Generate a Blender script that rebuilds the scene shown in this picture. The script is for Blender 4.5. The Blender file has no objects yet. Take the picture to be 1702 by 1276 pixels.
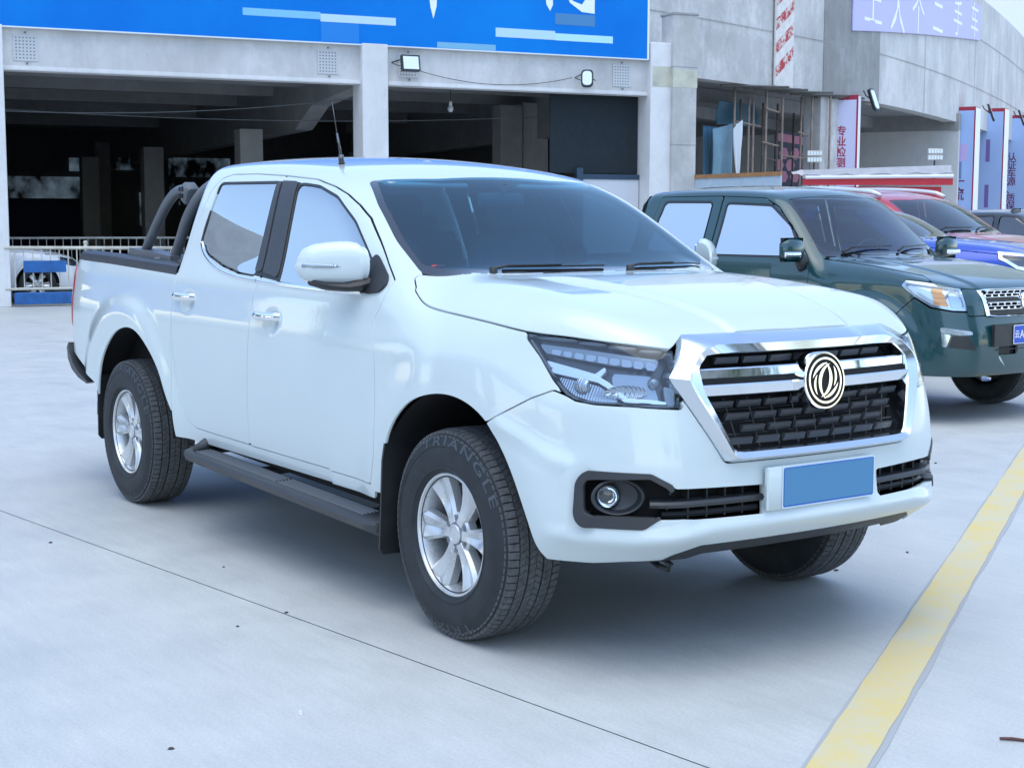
import bpy, bmesh, math, random
import numpy as np
from mathutils import Vector, Matrix
random.seed(7); np.random.seed(7)
sc = bpy.context.scene
COL = sc.collection
R = math.radians
# ------------------------------------------------------------------ camera
cam_d = bpy.data.cameras.new('camera'); cam = bpy.data.objects.new('camera', cam_d); COL.objects.link(cam)
cam_d.sensor_fit = 'HORIZONTAL'; cam_d.sensor_width = 36.0; cam_d.lens = 2485.98/1702*36.0
cam_d.clip_start = 0.1; cam_d.clip_end = 1500
def cam_matrix(loc, yaw, pitch, roll):
    cy, sy, cp, sp = math.cos(yaw), math.sin(yaw), math.cos(pitch), math.sin(pitch)
    f = Vector((cy*cp, sy*cp, sp)); r = Vector((sy, -cy, 0)); u = r.cross(f)
    c, s = math.cos(roll), math.sin(roll)
    r2 = c*r+s*u; u2 = -s*r+c*u
    m = Matrix((r2, u2, -f)).transposed().to_4x4(); m.translation = Vector(loc); return m
cam.matrix_world = cam_matrix((4.41248, -3.70876, 1.49230), 2.531766, -0.109471, 0.0019269)
sc.camera = cam
# ------------------------------------------------------------------ light
SUN_EL, SUN_AZ = 74.0, -45.0        # azimuth of the sun, degrees counter-clockwise from +X
world = bpy.data.worlds.new('World'); sc.world = world; world.use_nodes = True
wt = world.node_tree; wt.nodes.clear()
w_out = wt.nodes.new('ShaderNodeOutputWorld'); w_bg = wt.nodes.new('ShaderNodeBackground'); w_sky = wt.nodes.new('ShaderNodeTexSky')
w_sky.sky_type = 'NISHITA'; w_sky.sun_disc = False
w_sky.sun_elevation = R(SUN_EL); w_sky.sun_rotation = R(90-SUN_AZ)
w_sky.air_density = 1.0; w_sky.dust_density = 0.8; w_sky.ozone_density = 0.0
w_bg.inputs['Strength'].default_value = 0.15
wt.links.new(w_sky.outputs[0], w_bg.inputs[0]); wt.links.new(w_bg.outputs[0], w_out.inputs[0])
sun_d = bpy.data.lights.new('sun', 'SUN'); sun_d.energy = 0.55; sun_d.angle = R(70); sun_d.color = (0.93, 1.0, 0.84)
sun = bpy.data.objects.new('sun', sun_d); COL.objects.link(sun)
sdir = Vector((math.cos(R(SUN_AZ))*math.cos(R(SUN_EL)), math.sin(R(SUN_AZ))*math.cos(R(SUN_EL)), math.sin(R(SUN_EL))))
sun.rotation_euler = sdir.to_track_quat('Z', 'Y').to_euler()
sc.view_settings.view_transform = 'Standard'; sc.view_settings.look = 'None'
sc.view_settings.exposure = 1.42; sc.view_settings.gamma = 1.0
sc.view_settings.use_curve_mapping = False
# ------------------------------------------------------------------ materials
MATS = {}
def new_mat(name):
    m = bpy.data.materials.new(name); m.use_nodes = True; nt = m.node_tree; nt.nodes.clear()
    out = nt.nodes.new('ShaderNodeOutputMaterial'); b = nt.nodes.new('ShaderNodeBsdfPrincipled')
    nt.links.new(b.outputs[0], out.inputs[0]); MATS[name] = m
    return m, nt, b, out
def noise(nt, scale, detail=4.0, rough=0.55, vec=None):
    n = nt.nodes.new('ShaderNodeTexNoise'); n.inputs['Scale'].default_value = scale
    n.inputs['Detail'].default_value = detail; n.inputs['Roughness'].default_value = rough
    if vec is not None: nt.links.new(vec, n.inputs['Vector'])
    return n
def objco(nt, scale=(1, 1, 1), world=False):
    if world:
        g = nt.nodes.new('ShaderNodeNewGeometry'); src = g.outputs['Position']
    else:
        g = nt.nodes.new('ShaderNodeTexCoord'); src = g.outputs['Object']
    mp = nt.nodes.new('ShaderNodeMapping'); mp.inputs['Scale'].default_value = scale
    nt.links.new(src, mp.inputs['Vector']); return mp.outputs[0]
def ramp(nt, fac, stops):
    r = nt.nodes.new('ShaderNodeValToRGB'); e = r.color_ramp.elements
    e[0].position, e[0].color = stops[0][0], (*stops[0][1], 1)
    e[1].position, e[1].color = stops[-1][0], (*stops[-1][1], 1)
    for p, c in stops[1:-1]:
        x = e.new(p); x.color = (*c, 1)
    nt.links.new(fac, r.inputs[0]); return r.outputs[0]
def grey(v): return (v, v, v)
def mixc(nt, fac, a, b, mode='MIX'):
    m = nt.nodes.new('ShaderNodeMix'); m.data_type = 'RGBA'; m.blend_type = mode
    for s, i in ((fac, 0), (a, 6), (b, 7)):
        if hasattr(s, 'links') or hasattr(s, 'is_linked'): nt.links.new(s, m.inputs[i])
        elif i == 0: m.inputs[0].default_value = s
        else: m.inputs[i].default_value = (*s, 1)
    return m.outputs[2]
def bump(nt, b, h, strength=0.3, dist=0.01):
    bn = nt.nodes.new('ShaderNodeBump'); bn.inputs['Strength'].default_value = strength; bn.inputs['Distance'].default_value = dist
    nt.links.new(h, bn.inputs['Height']); nt.links.new(bn.outputs[0], b.inputs['Normal'])
def simple(name, col, rough=0.5, metal=0.0, coat=0.0, spec=0.5, var=0.0, vscale=8.0, bmp=0.0, bscale=60.0, dirt=0.0):
    m, nt, b, out = new_mat(name)
    b.inputs['Base Color'].default_value = (*col, 1); b.inputs['Roughness'].default_value = rough
    b.inputs['Metallic'].default_value = metal; b.inputs['Coat Weight'].default_value = coat
    b.inputs['Coat Roughness'].default_value = 0.03; b.inputs['Specular IOR Level'].default_value = spec
    if var > 0:
        n = noise(nt, vscale, 5, 0.6, objco(nt))
        c = ramp(nt, n.outputs[0], [(0.3, tuple(x*(1-var) for x in col)), (0.7, tuple(min(1, x*(1+var)) for x in col))])
        nt.links.new(c, b.inputs['Base Color'])
        r = ramp(nt, n.outputs[0], [(0.3, grey(max(0.02, rough-0.08))), (0.7, grey(min(1, rough+0.08)))])
        nt.links.new(r, b.inputs['Roughness'])
    if bmp > 0:
        n2 = noise(nt, bscale, 3, 0.6, objco(nt)); bump(nt, b, n2.outputs[0], bmp, 0.004)
    return m
def paint(name, col, flake=0.0, inner=(0.03, 0.032, 0.035)):
    m, nt, b, out = new_mat(name)
    b.inputs['Base Color'].default_value = (*col, 1); b.inputs['Roughness'].default_value = 0.32
    b.inputs['Metallic'].default_value = flake
    b.inputs['Coat Weight'].default_value = 1.0; b.inputs['Coat Roughness'].default_value = 0.02; b.inputs['Coat IOR'].default_value = 1.48
    n = noise(nt, 1.7, 4, 0.6, objco(nt))
    nt.links.new(ramp(nt, n.outputs[0], [(0.35, tuple(c*0.97 for c in col)), (0.65, col)]), b.inputs['Base Color'])
    n2 = noise(nt, 55.0, 2, 0.5, objco(nt))
    bn = nt.nodes.new('ShaderNodeBump'); bn.inputs['Strength'].default_value = 0.012; bn.inputs['Distance'].default_value = 0.01
    nt.links.new(n2.outputs[0], bn.inputs['Height']); nt.links.new(bn.outputs[0], b.inputs['Coat Normal'])
    d = nt.nodes.new('ShaderNodeBsdfDiffuse'); d.inputs[0].default_value = (*inner, 1)
    g = nt.nodes.new('ShaderNodeNewGeometry'); mx = nt.nodes.new('ShaderNodeMixShader')
    nt.links.new(g.outputs['Backfacing'], mx.inputs[0]); nt.links.new(b.outputs[0], mx.inputs[1]); nt.links.new(d.outputs[0], mx.inputs[2])
    nt.links.new(mx.outputs[0], out.inputs[0])
    return m
def glass(name, tint, ior=1.5, rough=0.0, add=0.0, refl=(1, 1, 1)):
    m, nt, b, out = new_mat(name); nt.nodes.remove(b)
    t = nt.nodes.new('ShaderNodeBsdfTransparent'); t.inputs[0].default_value = (*tint, 1)
    g = nt.nodes.new('ShaderNodeBsdfGlossy'); g.inputs['Roughness'].default_value = rough; g.inputs[0].default_value = (*refl, 1)
    f = nt.nodes.new('ShaderNodeFresnel'); f.inputs[0].default_value = ior
    ge = nt.nodes.new('ShaderNodeNewGeometry')
    inv = nt.nodes.new('ShaderNodeMath'); inv.operation = 'SUBTRACT'; inv.inputs[0].default_value = 1.0
    nt.links.new(ge.outputs['Backfacing'], inv.inputs[1])
    a = nt.nodes.new('ShaderNodeMath'); a.operation = 'MULTIPLY_ADD'; a.inputs[1].default_value = 1.0-add; a.inputs[2].default_value = add
    nt.links.new(f.outputs[0], a.inputs[0])
    a2 = nt.nodes.new('ShaderNodeMath'); a2.operation = 'MULTIPLY'
    nt.links.new(a.outputs[0], a2.inputs[0]); nt.links.new(inv.outputs[0], a2.inputs[1])
    mx = nt.nodes.new('ShaderNodeMixShader')
    nt.links.new(a2.outputs[0], mx.inputs[0]); nt.links.new(t.outputs[0], mx.inputs[1]); nt.links.new(g.outputs[0], mx.inputs[2])
    nt.links.new(mx.outputs[0], out.inputs[0]); return m
# ------------------------------------------------------------------ objects
def link(o, parent=None):
    COL.objects.link(o)
    if parent is not None: o.parent = parent
    return o
def tag(o, label=None, cat=None, group=None, kind=None):
    if label: o['label'] = label
    if cat: o['category'] = cat
    if group: o['group'] = group
    if kind: o['kind'] = kind
    return o
def empty(name, loc=(0, 0, 0), rz=0.0, parent=None):
    o = bpy.data.objects.new(name, None); o.empty_display_size = 0.2; o.location = loc; o.rotation_euler = (0, 0, rz)
    return link(o, parent)
def mesh_obj(name, verts, faces, mat, parent=None, smooth=False, normals=None, mats=None, fm=None, angle=None):
    me = bpy.data.meshes.new(name)
    me.from_pydata([tuple(v) for v in verts], [], [tuple(f) for f in faces])
    for m in (mats or [mat]): me.materials.append(m)
    if fm is not None: me.polygons.foreach_set('material_index', np.asarray(fm, dtype=np.int32))
    if smooth or normals is not None:
        me.polygons.foreach_set('use_smooth', np.ones(len(me.polygons), dtype=bool))
    if normals is not None:
        me.normals_split_custom_set_from_vertices([tuple(n) for n in normals])
    me.update()
    if angle is not None: me.set_sharp_from_angle(angle=R(angle))
    o = bpy.data.objects.new(name, me); return link(o, parent)
class MB:
    """collects solid pieces, then links them as one mesh object"""
    def __init__(s): s.v = []; s.f = []; s.m = []; s.mi = 0
    def add(s, v, f, mi=None):
        n = len(s.v); s.v += [tuple(map(float, p)) for p in v]; s.f += [tuple(i+n for i in q) for q in f]; s.m += [s.mi if mi is None else mi]*len(f); return s
    def box(s, c, d, rz=0.0, bev=0.0, rot=None):
        hx, hy, hz = [x/2 for x in d]
        if bev <= 0:
            v = [(a*hx, b*hy, e*hz) for e in (-1, 1) for a, b in ((-1, -1), (1, -1), (1, 1), (-1, 1))]
            f = [(3, 2, 1, 0), (4, 5, 6, 7), (0, 1, 5, 4), (1, 2, 6, 5), (2, 3, 7, 6), (3, 0, 4, 7)]
        else:
            b = min(bev, hx*.9, hy*.9, hz*.9)
            def ring(z, k): 
                X, Y = hx-k, hy-k
                return [(-X+b, -Y, z), (X-b, -Y, z), (X, -Y+b, z), (X, Y-b, z), (X-b, Y, z), (-X+b, Y, z), (-X, Y-b, z), (-X, -Y+b, z)]
            v = ring(-hz, b*.7)+ring(-hz+b, 0)+ring(hz-b, 0)+ring(hz, b*.7)
            f = [tuple(range(7, -1, -1)), tuple(range(24, 32))]
            for r in range(3):
                for i in range(8): j = (i+1) % 8; f.append((r*8+i, r*8+j, r*8+8+j, r*8+8+i))
        M = (rot if rot is not None else Matrix.Rotation(rz, 3, 'Z')); c = Vector(c)
        return s.add([M @ Vector(p)+c for p in v], f)
    def tube(s, pts, r, n=8, cap=True, closed=False):
        P = [Vector(p) for p in pts]; rs = r if isinstance(r, (list, tuple)) else [r]*len(P)
        vs = []; up = None
        for i, p in enumerate(P):
            a = P[(i-1) % len(P)] if (i or closed) else p; b = P[(i+1) % len(P)] if (i < len(P)-1 or closed) else p
            t = (b-a).normalized()
            if up is None: up = Vector((0, 0, 1)) if abs(t.z) < .9 else Vector((1, 0, 0))
            x = t.cross(up).normalized(); up = x.cross(t).normalized()
            for k in range(n):
                an = 2*math.pi*k/n; vs.append(p+rs[i]*(math.cos(an)*x+math.sin(an)*up))
        f = []; m = len(P)
        for i in range(m if closed else m-1):
            j = (i+1) % m
            for k in range(n): l = (k+1) % n; f.append((i*n+k, i*n+l, j*n+l, j*n+k))
        if cap and not closed: f += [tuple(range(n-1, -1, -1)), tuple((m-1)*n+k for k in range(n))]
        return s.add(vs, f)
    def lathe(s, prof, n=32, M=None, closed=False, arc=None):
        """prof: (radius, height) pairs, turned about local Z"""
        vs = []; M = M or Matrix.Identity(4)
        for i in range(n):
            a = 2*math.pi*i/n; c, q = math.cos(a), math.sin(a)
            for r, h in prof: vs.append(M @ Vector((r*c, r*q, h)))
        m = len(prof); f = []
        for i in range(n):
            j = (i+1) % n
            for k in range(m if closed else m-1): l = (k+1) % m; f.append((i*m+k, j*m+k, j*m+l, i*m+l))
        return s.add(vs, f)
    def prism(s, poly, M, d, cap0=True):
        """poly in local XY extruded along +Z by d, placed by M"""
        n = len(poly); vs = [M @ Vector((x, y, 0)) for x, y in poly]+[M @ Vector((x, y, d)) for x, y in poly]
        f = [tuple(range(n, 2*n))]+([tuple(range(n-1, -1, -1))] if cap0 else [])
        for i in range(n): j = (i+1) % n; f.append((i, j, n+j, n+i))
        return s.add(vs, f)
    def build(s, name, mat, parent=None, smooth=False, angle=None, mats=None, loc=None):
        o = mesh_obj(name, s.v, s.f, mat, parent, smooth=smooth or angle is not None, mats=mats, fm=s.m if mats else None, angle=angle)
        if loc is not None: o.location = loc
        return o
def copy_tree(o, parent=None):
    c = o.copy(); COL.objects.link(c); c.parent = parent
    for ch in [x for x in bpy.data.objects if x.parent == o]: copy_tree(ch, c)
    return c
def text_mesh(body, size, extrude=0.0, res=3, spacing=1.0, bold=0.0):
    cu = bpy.data.curves.new('t', 'FONT'); cu.body = body; cu.size = size; cu.extrude = extrude; cu.resolution_u = res
    cu.align_x = 'CENTER'; cu.align_y = 'CENTER'; cu.space_character = spacing; cu.offset = bold
    o = bpy.data.objects.new('t', cu); COL.objects.link(o)
    dg = bpy.context.evaluated_depsgraph_get(); dg.update()
    me = bpy.data.meshes.new_from_object(o.evaluated_get(dg))
    v = [tuple(p.co) for p in me.vertices]; f = [tuple(p.vertices) for p in me.polygons]
    bpy.data.objects.remove(o); bpy.data.curves.remove(cu); bpy.data.meshes.remove(me)
    return v, f
def frame_mat(origin, xdir, ydir):
    x = Vector(xdir).normalized(); y = Vector(ydir).normalized(); z = x.cross(y).normalized(); y = z.cross(x)
    m = Matrix((x, y, z)).transposed().to_4x4(); m.translation = Vector(origin); return m
# ------------------------------------------------------------------ smooth body surfaces
class Spl:
    """natural cubic spline through points"""
    def __init__(s, xs, ys):
        s.x = np.array(xs, float); s.y = np.array(ys, float); n = len(s.x)
        h = np.diff(s.x); A = np.eye(n); b = np.zeros(n)
        for i in range(1, n-1):
            A[i, i-1:i+2] = [h[i-1], 2*(h[i-1]+h[i]), h[i]]
            b[i] = 6*((s.y[i+1]-s.y[i])/h[i]-(s.y[i]-s.y[i-1])/h[i-1])
        s.m = np.linalg.solve(A, b); s.h = h
    def __call__(s, q):
        q = np.asarray(q, float); qc = np.clip(q, s.x[0], s.x[-1])
        i = np.clip(np.searchsorted(s.x, qc)-1, 0, len(s.x)-2); h = s.h[i]; a = (s.x[i+1]-qc)/h; b = 1-a
        v = a*s.y[i]+b*s.y[i+1]+((a**3-a)*s.m[i]+(b**3-b)*s.m[i+1])*h*h/6
        # linear beyond the ends
        sl0 = (s.y[1]-s.y[0])/s.h[0]-s.h[0]*(2*s.m[0]+s.m[1])/6; sl1 = (s.y[-1]-s.y[-2])/s.h[-1]+s.h[-1]*(s.m[-2]+2*s.m[-1])/6
        return v+np.where(q < s.x[0], (q-s.x[0])*sl0, 0)+np.where(q > s.x[-1], (q-s.x[-1])*sl1, 0)
def smax(a, b, r):
    h = np.maximum(r-np.abs(a-b), 0)/r
    return np.maximum(a, b)+h*h*h*r/6
def smin(a, b, r): return -smax(-a, -b, r)
def sstep(a, b, x):
    t = np.clip((x-a)/(b-a), 0, 1); return t*t*t*(t*(6*t-15)+10)
def relu(x): return np.maximum(x, 0)
def bez(points, closed=True, k=8, rnd=None):
    """polygon densified by a Catmull-Rom curve"""
    P = np.array(points, float); n = len(P); out = []
    for i in range(n if closed else n-1):
        p0, p1, p2, p3 = P[(i-1) % n] if (closed or i) else P[i], P[i], P[(i+1) % n], P[(i+2) % n] if (closed or i < n-2) else P[i+1]
        for j in range(k):
            t = j/k; out.append(0.5*((2*p1)+(-p0+p2)*t+(2*p0-5*p1+4*p2-p3)*t*t+(-p0+3*p1-3*p2+p3)*t**3))
    if not closed: out.append(P[-1])
    return np.array(out)
def roundpoly(points, r, k=5):
    """polygon with rounded corners; r a number or a list"""
    P = np.array(points, float); n = len(P); out = []
    for i in range(n):
        a, p, b = P[i-1], P[i], P[(i+1) % n]; rr = r[i] if isinstance(r, (list, tuple)) else r
        da, db = a-p, b-p; la, lb = np.linalg.norm(da), np.linalg.norm(db); da, db = da/la, db/lb
        ang = math.acos(max(-1, min(1, float(da@db)))); t = min(rr/max(math.tan(ang/2), 1e-3), la*.49, lb*.49)
        if rr <= 0 or t < 1e-5: out.append(p); continue
        s0, s1 = p+da*t, p+db*t
        for j in range(k+1):
            u = j/k; out.append((1-u)**2*s0+2*u*(1-u)*p+u*u*s1)
    return np.array(out)
def resample(poly, n):
    P = np.vstack([poly, poly[:1]]); d = np.r_[0, np.cumsum(np.linalg.norm(np.diff(P, axis=0), axis=1))]
    q = np.linspace(0, d[-1], n, endpoint=False)
    return np.c_[np.interp(q, d, P[:, 0]), np.interp(q, d, P[:, 1])]
def sdf_poly(P, poly):
    """signed distance (negative inside) of points P (...,2) to a closed polygon"""
    sh = P.shape[:-1]; p = P.reshape(-1, 2); V = np.asarray(poly, float); W = np.roll(V, -1, 0)
    d2 = np.full(len(p), 1e18); ins = np.zeros(len(p), bool)
    for a, b in zip(V, W):
        e = b-a; L = e@e
        if L < 1e-14: continue
        w = p-a; t = np.clip((w@e)/L, 0, 1); q = w-t[:, None]*e; d2 = np.minimum(d2, (q*q).sum(1))
        c = ((a[1] > p[:, 1]) != (b[1] > p[:, 1]))
        if c.any():
            xx = a[0]+(p[:, 1]-a[1])*(b[0]-a[0])/((b[1]-a[1]) if abs(b[1]-a[1]) > 1e-12 else 1e-12)
            ins ^= c & (p[:, 0] < xx)
    return (np.sqrt(d2)*np.where(ins, -1, 1)).reshape(sh)
def solve(F, O, D, t0, t1, n=34):
    """first outside root of F along O+tD, F(t0)<0<F(t1)"""
    a = np.full(O.shape[:-1], float(t0)); b = np.full(O.shape[:-1], float(t1)) if np.isscalar(t1) else t1.copy()
    for _ in range(n):
        m = (a+b)/2; f = F(*(O+D*m[..., None]).transpose(2, 0, 1)); ins = f < 0
        a = np.where(ins, m, a); b = np.where(ins, b, m)
    return O+D*((a+b)/2)[..., None]
def grad(F, P, e=2e-4):
    x, w, z = P[..., 0], P[..., 1], P[..., 2]
    g = np.stack([F(x+e, w, z)-F(x-e, w, z), F(x, w+e, z)-F(x, w-e, z), F(x, w, z+e)-F(x, w, z-e)], -1)
    return g/np.maximum(np.linalg.norm(g, axis=-1, keepdims=True), 1e-12)
def clip_grid(P, N, S):
    """keep the part of the grid where S<0. returns verts, normals, faces, boundary edges"""
    h, w = S.shape; idx = {}; V = []; NN = []; F = []; cnt = {}
    def vert(i, j):
        k = (i, j)
        if k not in idx: idx[k] = len(V); V.append(P[i, j]); NN.append(N[i, j])
        return idx[k]
    def cut(a, b):
        k = (a, b) if a < b else (b, a)
        if k not in idx:
            a, b = k; sa, sb = S[a], S[b]; t = sa/(sa-sb); t = min(max(t, 0.0), 1.0)
            idx[k] = len(V); V.append(P[a]*(1-t)+P[b]*t); n = N[a]*(1-t)+N[b]*t; NN.append(n/np.linalg.norm(n))
        return idx[k]
    neg = S < 0
    any_ = neg[:-1, :-1] | neg[1:, :-1] | neg[:-1, 1:] | neg[1:, 1:]
    for i, j in zip(*np.nonzero(any_)):
        i = int(i); j = int(j)
        c = [(i, j), (i+1, j), (i+1, j+1), (i, j+1)]; s = [neg[q] for q in c]
        if all(s): f = [vert(*q) for q in c]
        else:
            f = []
            for k in range(4):
                a, b = c[k], c[(k+1) % 4]; na, nb = s[k], s[(k+1) % 4]
                if na: f.append(vert(*a))
                if na != nb: f.append(cut(a, b))
        g = []
        for q in f:
            if not g or g[-1] != q: g.append(q)
        if len(g) > 2 and g[0] == g[-1]: g.pop()
        if len(g) < 3: continue
        F.append(g)
        for k in range(len(g)):
            e = (g[k], g[(k+1) % len(g)]); cnt[e] = cnt.get(e, 0)+1
    E = [e for e in cnt if (e[1], e[0]) not in cnt]
    V = np.array(V) if V else np.zeros((0, 3)); NN = np.array(NN) if NN else np.zeros((0, 3))
    return V, NN, F, E
class Car:
    """half body given by an implicit function F(x, w, z), w = distance from the middle plane"""
    def __init__(s, F, x0, x1, zc, z0, nose=(0.0, 0.0), nz=(0.38, 1.2), thmax=100, dx=0.016, nphi=150, phi1=127):
        s.F = F
        xs = np.linspace(x0, x1, int((x1-x0)/dx)+1)
        # even spacing along a typical section
        ph = np.linspace(0, R(phi1), 600)
        rr = 1/np.maximum(np.abs(np.sin(ph))/0.86, np.abs(np.cos(ph))/0.55)
        L = np.r_[0, np.cumsum(np.hypot(np.diff(rr*np.sin(ph)), np.diff(rr*np.cos(ph))))]; phs = np.interp(np.linspace(0, L[-1], nphi), L, ph)
        X, PH = np.meshgrid(xs, phs, indexing='ij')
        O = np.stack([X, np.zeros_like(X), np.full_like(X, zc)], -1); D = np.stack([np.zeros_like(X), np.sin(PH), np.cos(PH)], -1)
        s.PA = solve(F, O, D, 0.02, 2.5); s.PA[:, 0, 1] = 0; s.NA = grad(F, s.PA); s.NA[:, 0, 1] = 0
        th = np.linspace(0, R(thmax), 170); zs = np.linspace(nz[0], nz[1], int((nz[1]-nz[0])/0.0095)+1)
        T, Z = np.meshgrid(th, zs, indexing='ij')
        O = np.stack([np.full_like(T, nose[0]), np.full_like(T, nose[1]), Z], -1); D = np.stack([np.cos(T), np.sin(T), np.zeros_like(T)], -1)
        s.PB = solve(F, O, D, 0.02, 2.5); s.PB[0, :, 1] = 0; s.NB = grad(F, s.PB); s.NB[0, :, 1] = 0
    def sample(s, O, D, t0=0.02, t1=2.5):
        O = np.atleast_2d(np.array(O, float)); D = np.broadcast_to(np.array(D, float), O.shape)
        P = solve(s.F, O[None], D[None], t0, t1); return P[0], grad(s.F, P)[0]
    def side(s, pts, off=0.0):        # (x,z) -> point on the side
        p = np.atleast_2d(pts); P, N = s.sample(np.c_[p[:, 0], np.full(len(p), 0.05), p[:, 1]], (0, 1, 0)); return P+N*off, N
    def front(s, pts, off=0.0):       # (w,z) -> point on the nose (w may be negative)
        p = np.atleast_2d(pts); P, N = s.sample(np.c_[np.full(len(p), -0.2), np.abs(p[:, 0]), p[:, 1]], (1, 0, 0))
        sg = np.where(p[:, 0] < 0, -1, 1); P = P.copy(); N = N.copy(); P[:, 1] *= sg; N[:, 1] *= sg; return P+N*off, N
    def corner(s, pts, off=0.0):      # (t,z), t = x-w -> point on the front corner
        p = np.atleast_2d(pts); P, N = s.sample(np.c_[p[:, 0]/2+0.12, -p[:, 0]/2+0.12, p[:, 1]], (0.7071, 0.7071, 0)); return P+N*off, N
    def top(s, pts, off=0.0):         # (x,w) -> point on top
        p = np.atleast_2d(pts); P, N = s.sample(np.c_[p[:, 0], np.abs(p[:, 1]), np.full(len(p), 0.7)], (0, 0, 1))
        sg = np.where(p[:, 1] < 0, -1, 1); P = P.copy(); N = N.copy(); P[:, 1] *= sg; N[:, 1] *= sg; return P+N*off, N
def panel(name, mat, parent, pieces, side=-1, flange=0.012, off=0.0, both=False, mats=None):
    """pieces: list of (P, N, S). side -1 = right side of the vehicle, both = mirrored halves in one mesh"""
    V = []; NN = []; F = []
    for P, N, S in pieces:
        v, n, f, E = clip_grid(P+N*off, N, S)
        if len(v) == 0: continue
        # outward winding
        tot = 0.0
        for q in f[:200]: tot += float(np.dot(np.cross(v[q[1]]-v[q[0]], v[q[2]]-v[q[0]]), n[q[0]]))
        if tot < 0: f = [q[::-1] for q in f]; E = [(b, a) for a, b in E]
        if flange > 0:
            E = [e for e in E if not (both and abs(v[e[0]][1]) < 1e-6 and abs(v[e[1]][1]) < 1e-6)]
            m = {}; av = []; an = []; k0 = len(v); acc = {}
            for a, b in E:
                d = v[b]-v[a]; o = np.cross(d, n[a]+n[b]); L = np.linalg.norm(o)
                if L > 1e-9:
                    for q in (a, b): acc[q] = acc.get(q, 0)+o/L
            for q, o in acc.items():
                L = np.linalg.norm(o); o = o/L if L > 1e-9 else n[q]
                m[q] = k0+len(av); av += [v[q]-n[q]*0.0006+o*0.0006, v[q]-n[q]*flange]; an += [(o+n[q])/np.linalg.norm(o+n[q]), o]
            nf = [(b, a, m[a], m[b]) for a, b in E if a in m and b in m]+[(m[b], m[a], m[a]+1, m[b]+1) for a, b in E if a in m and b in m]
            v = np.vstack([v, np.array(av)]) if av else v; n = np.vstack([n, np.array(an)]) if an else n; f = f+nf
        for sg in ((-1, 1) if both else (side,)):
            k = len(V); vv = v.copy(); vn = n.copy(); vv[:, 1] *= sg; vn[:, 1] *= sg
            V += list(vv); NN += list(vn)
            F += [tuple(i+k for i in (q if sg > 0 else q[::-1])) for q in f]
    return mesh_obj(name, V, F, mat, parent, normals=NN, mats=mats)
def ring_loft(name, loops, mat, parent, closed=True, cap=None, angle=35, flip=False):
    """loops: list of equally long lists of 3-D points"""
    L = [[tuple(p) for p in l] for l in loops]; n = len(L[0]); V = [p for l in L for p in l]; F = []
    for a in range(len(L)-1):
        for i in range(n if closed else n-1):
            j = (i+1) % n; q = (a*n+i, a*n+j, (a+1)*n+j, (a+1)*n+i); F.append(q[::-1] if flip else q)
    if cap == 'last':
        q = tuple((len(L)-1)*n+i for i in range(n)); F.append(q[::-1] if flip else q)
    return mesh_obj(name, V, F, mat, parent, smooth=True, angle=angle)
# ------------------------------------------------------------------ ground
def concrete(name, base, var=.12, streak=.0, joints=None, rough=.85, bmp=.2, warm=(1, 1, 1), world=True, lines=0.0):
    m, nt, b, out = new_mat(name); co = objco(nt, world=world)
    n1 = noise(nt, .35, 6, .62, co); n2 = noise(nt, 3.5, 8, .7, co); n3 = noise(nt, 60, 4, .6, co)
    c0 = tuple(base*w for w in warm)
    col = ramp(nt, n1.outputs[0], [(.30, tuple(c*(1-var) for c in c0)), (.55, c0), (.75, tuple(c*(1+var*.8) for c in c0))])
    col = mixc(nt, .5, col, ramp(nt, n2.outputs[0], [(.30, grey(.40)), (.5, grey(.5)), (.7, grey(.58))]), 'OVERLAY')
    col = mixc(nt, .25, col, ramp(nt, n3.outputs[0], [(.3, grey(.42)), (.7, grey(.58))]), 'OVERLAY')
    if streak > 0:
        cs = objco(nt, (.9, .9, .22), world=world); ns = noise(nt, 1.2, 9, .72, cs)
        f = ramp(nt, ns.outputs[0], [(.48, grey(0)), (.70, grey(streak))])
        col = mixc(nt, f, col, (base*.45, base*.44, base*.42))
        cs2 = objco(nt, (2.0, 2.0, .35), world=world); ns2 = noise(nt, 1.3, 6, .6, cs2)
        col = mixc(nt, ramp(nt, ns2.outputs[0], [(.55, grey(0)), (.75, grey(streak*.6))]), col, (min(1, base*1.35),)*3)
        nb = noise(nt, .55, 8, .75, objco(nt, (1, 1, .8), world=world)); col = mixc(nt, ramp(nt, nb.outputs[0], [(.44, grey(streak*.9)), (.58, grey(0))]), col, (base*.50, base*.50, base*.49))
        nd = noise(nt, 9, 7, .8, objco(nt, (1, 1, .3), world=world)); col = mixc(nt, ramp(nt, nd.outputs[0], [(.62, grey(0)), (.70, grey(streak))]), col, (base*.35, base*.34, base*.32))
    nt.links.new(col, b.inputs['Base Color']); b.inputs['Roughness'].default_value = rough
    if bmp: bump(nt, b, n2.outputs[0], bmp, .02)
    return m
m, nt, b, out = new_mat('forecourt_concrete')
co = objco(nt, world=True); co2 = objco(nt, (1, 1, 1), world=True)
n1 = noise(nt, .45, 6, .6, co); n2 = noise(nt, 2.6, 8, .65, co); n3 = noise(nt, 90, 3, .6, co)
mp = objco(nt, (2.2, 14, 1), world=True); n4 = noise(nt, 1.6, 6, .7, mp)      # brushed marks across the slabs
col = ramp(nt, n1.outputs[0], [(.32, (.425, .435, .425)), (.52, (.475, .480, .462)), (.72, (.500, .492, .465))])
col = mixc(nt, .30, col, ramp(nt, n2.outputs[0], [(.3, grey(.42)), (.7, grey(.57))]), 'OVERLAY')
col = mixc(nt, .26, col, ramp(nt, n4.outputs[0], [(.35, grey(.42)), (.65, grey(.57))]), 'OVERLAY')
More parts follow.
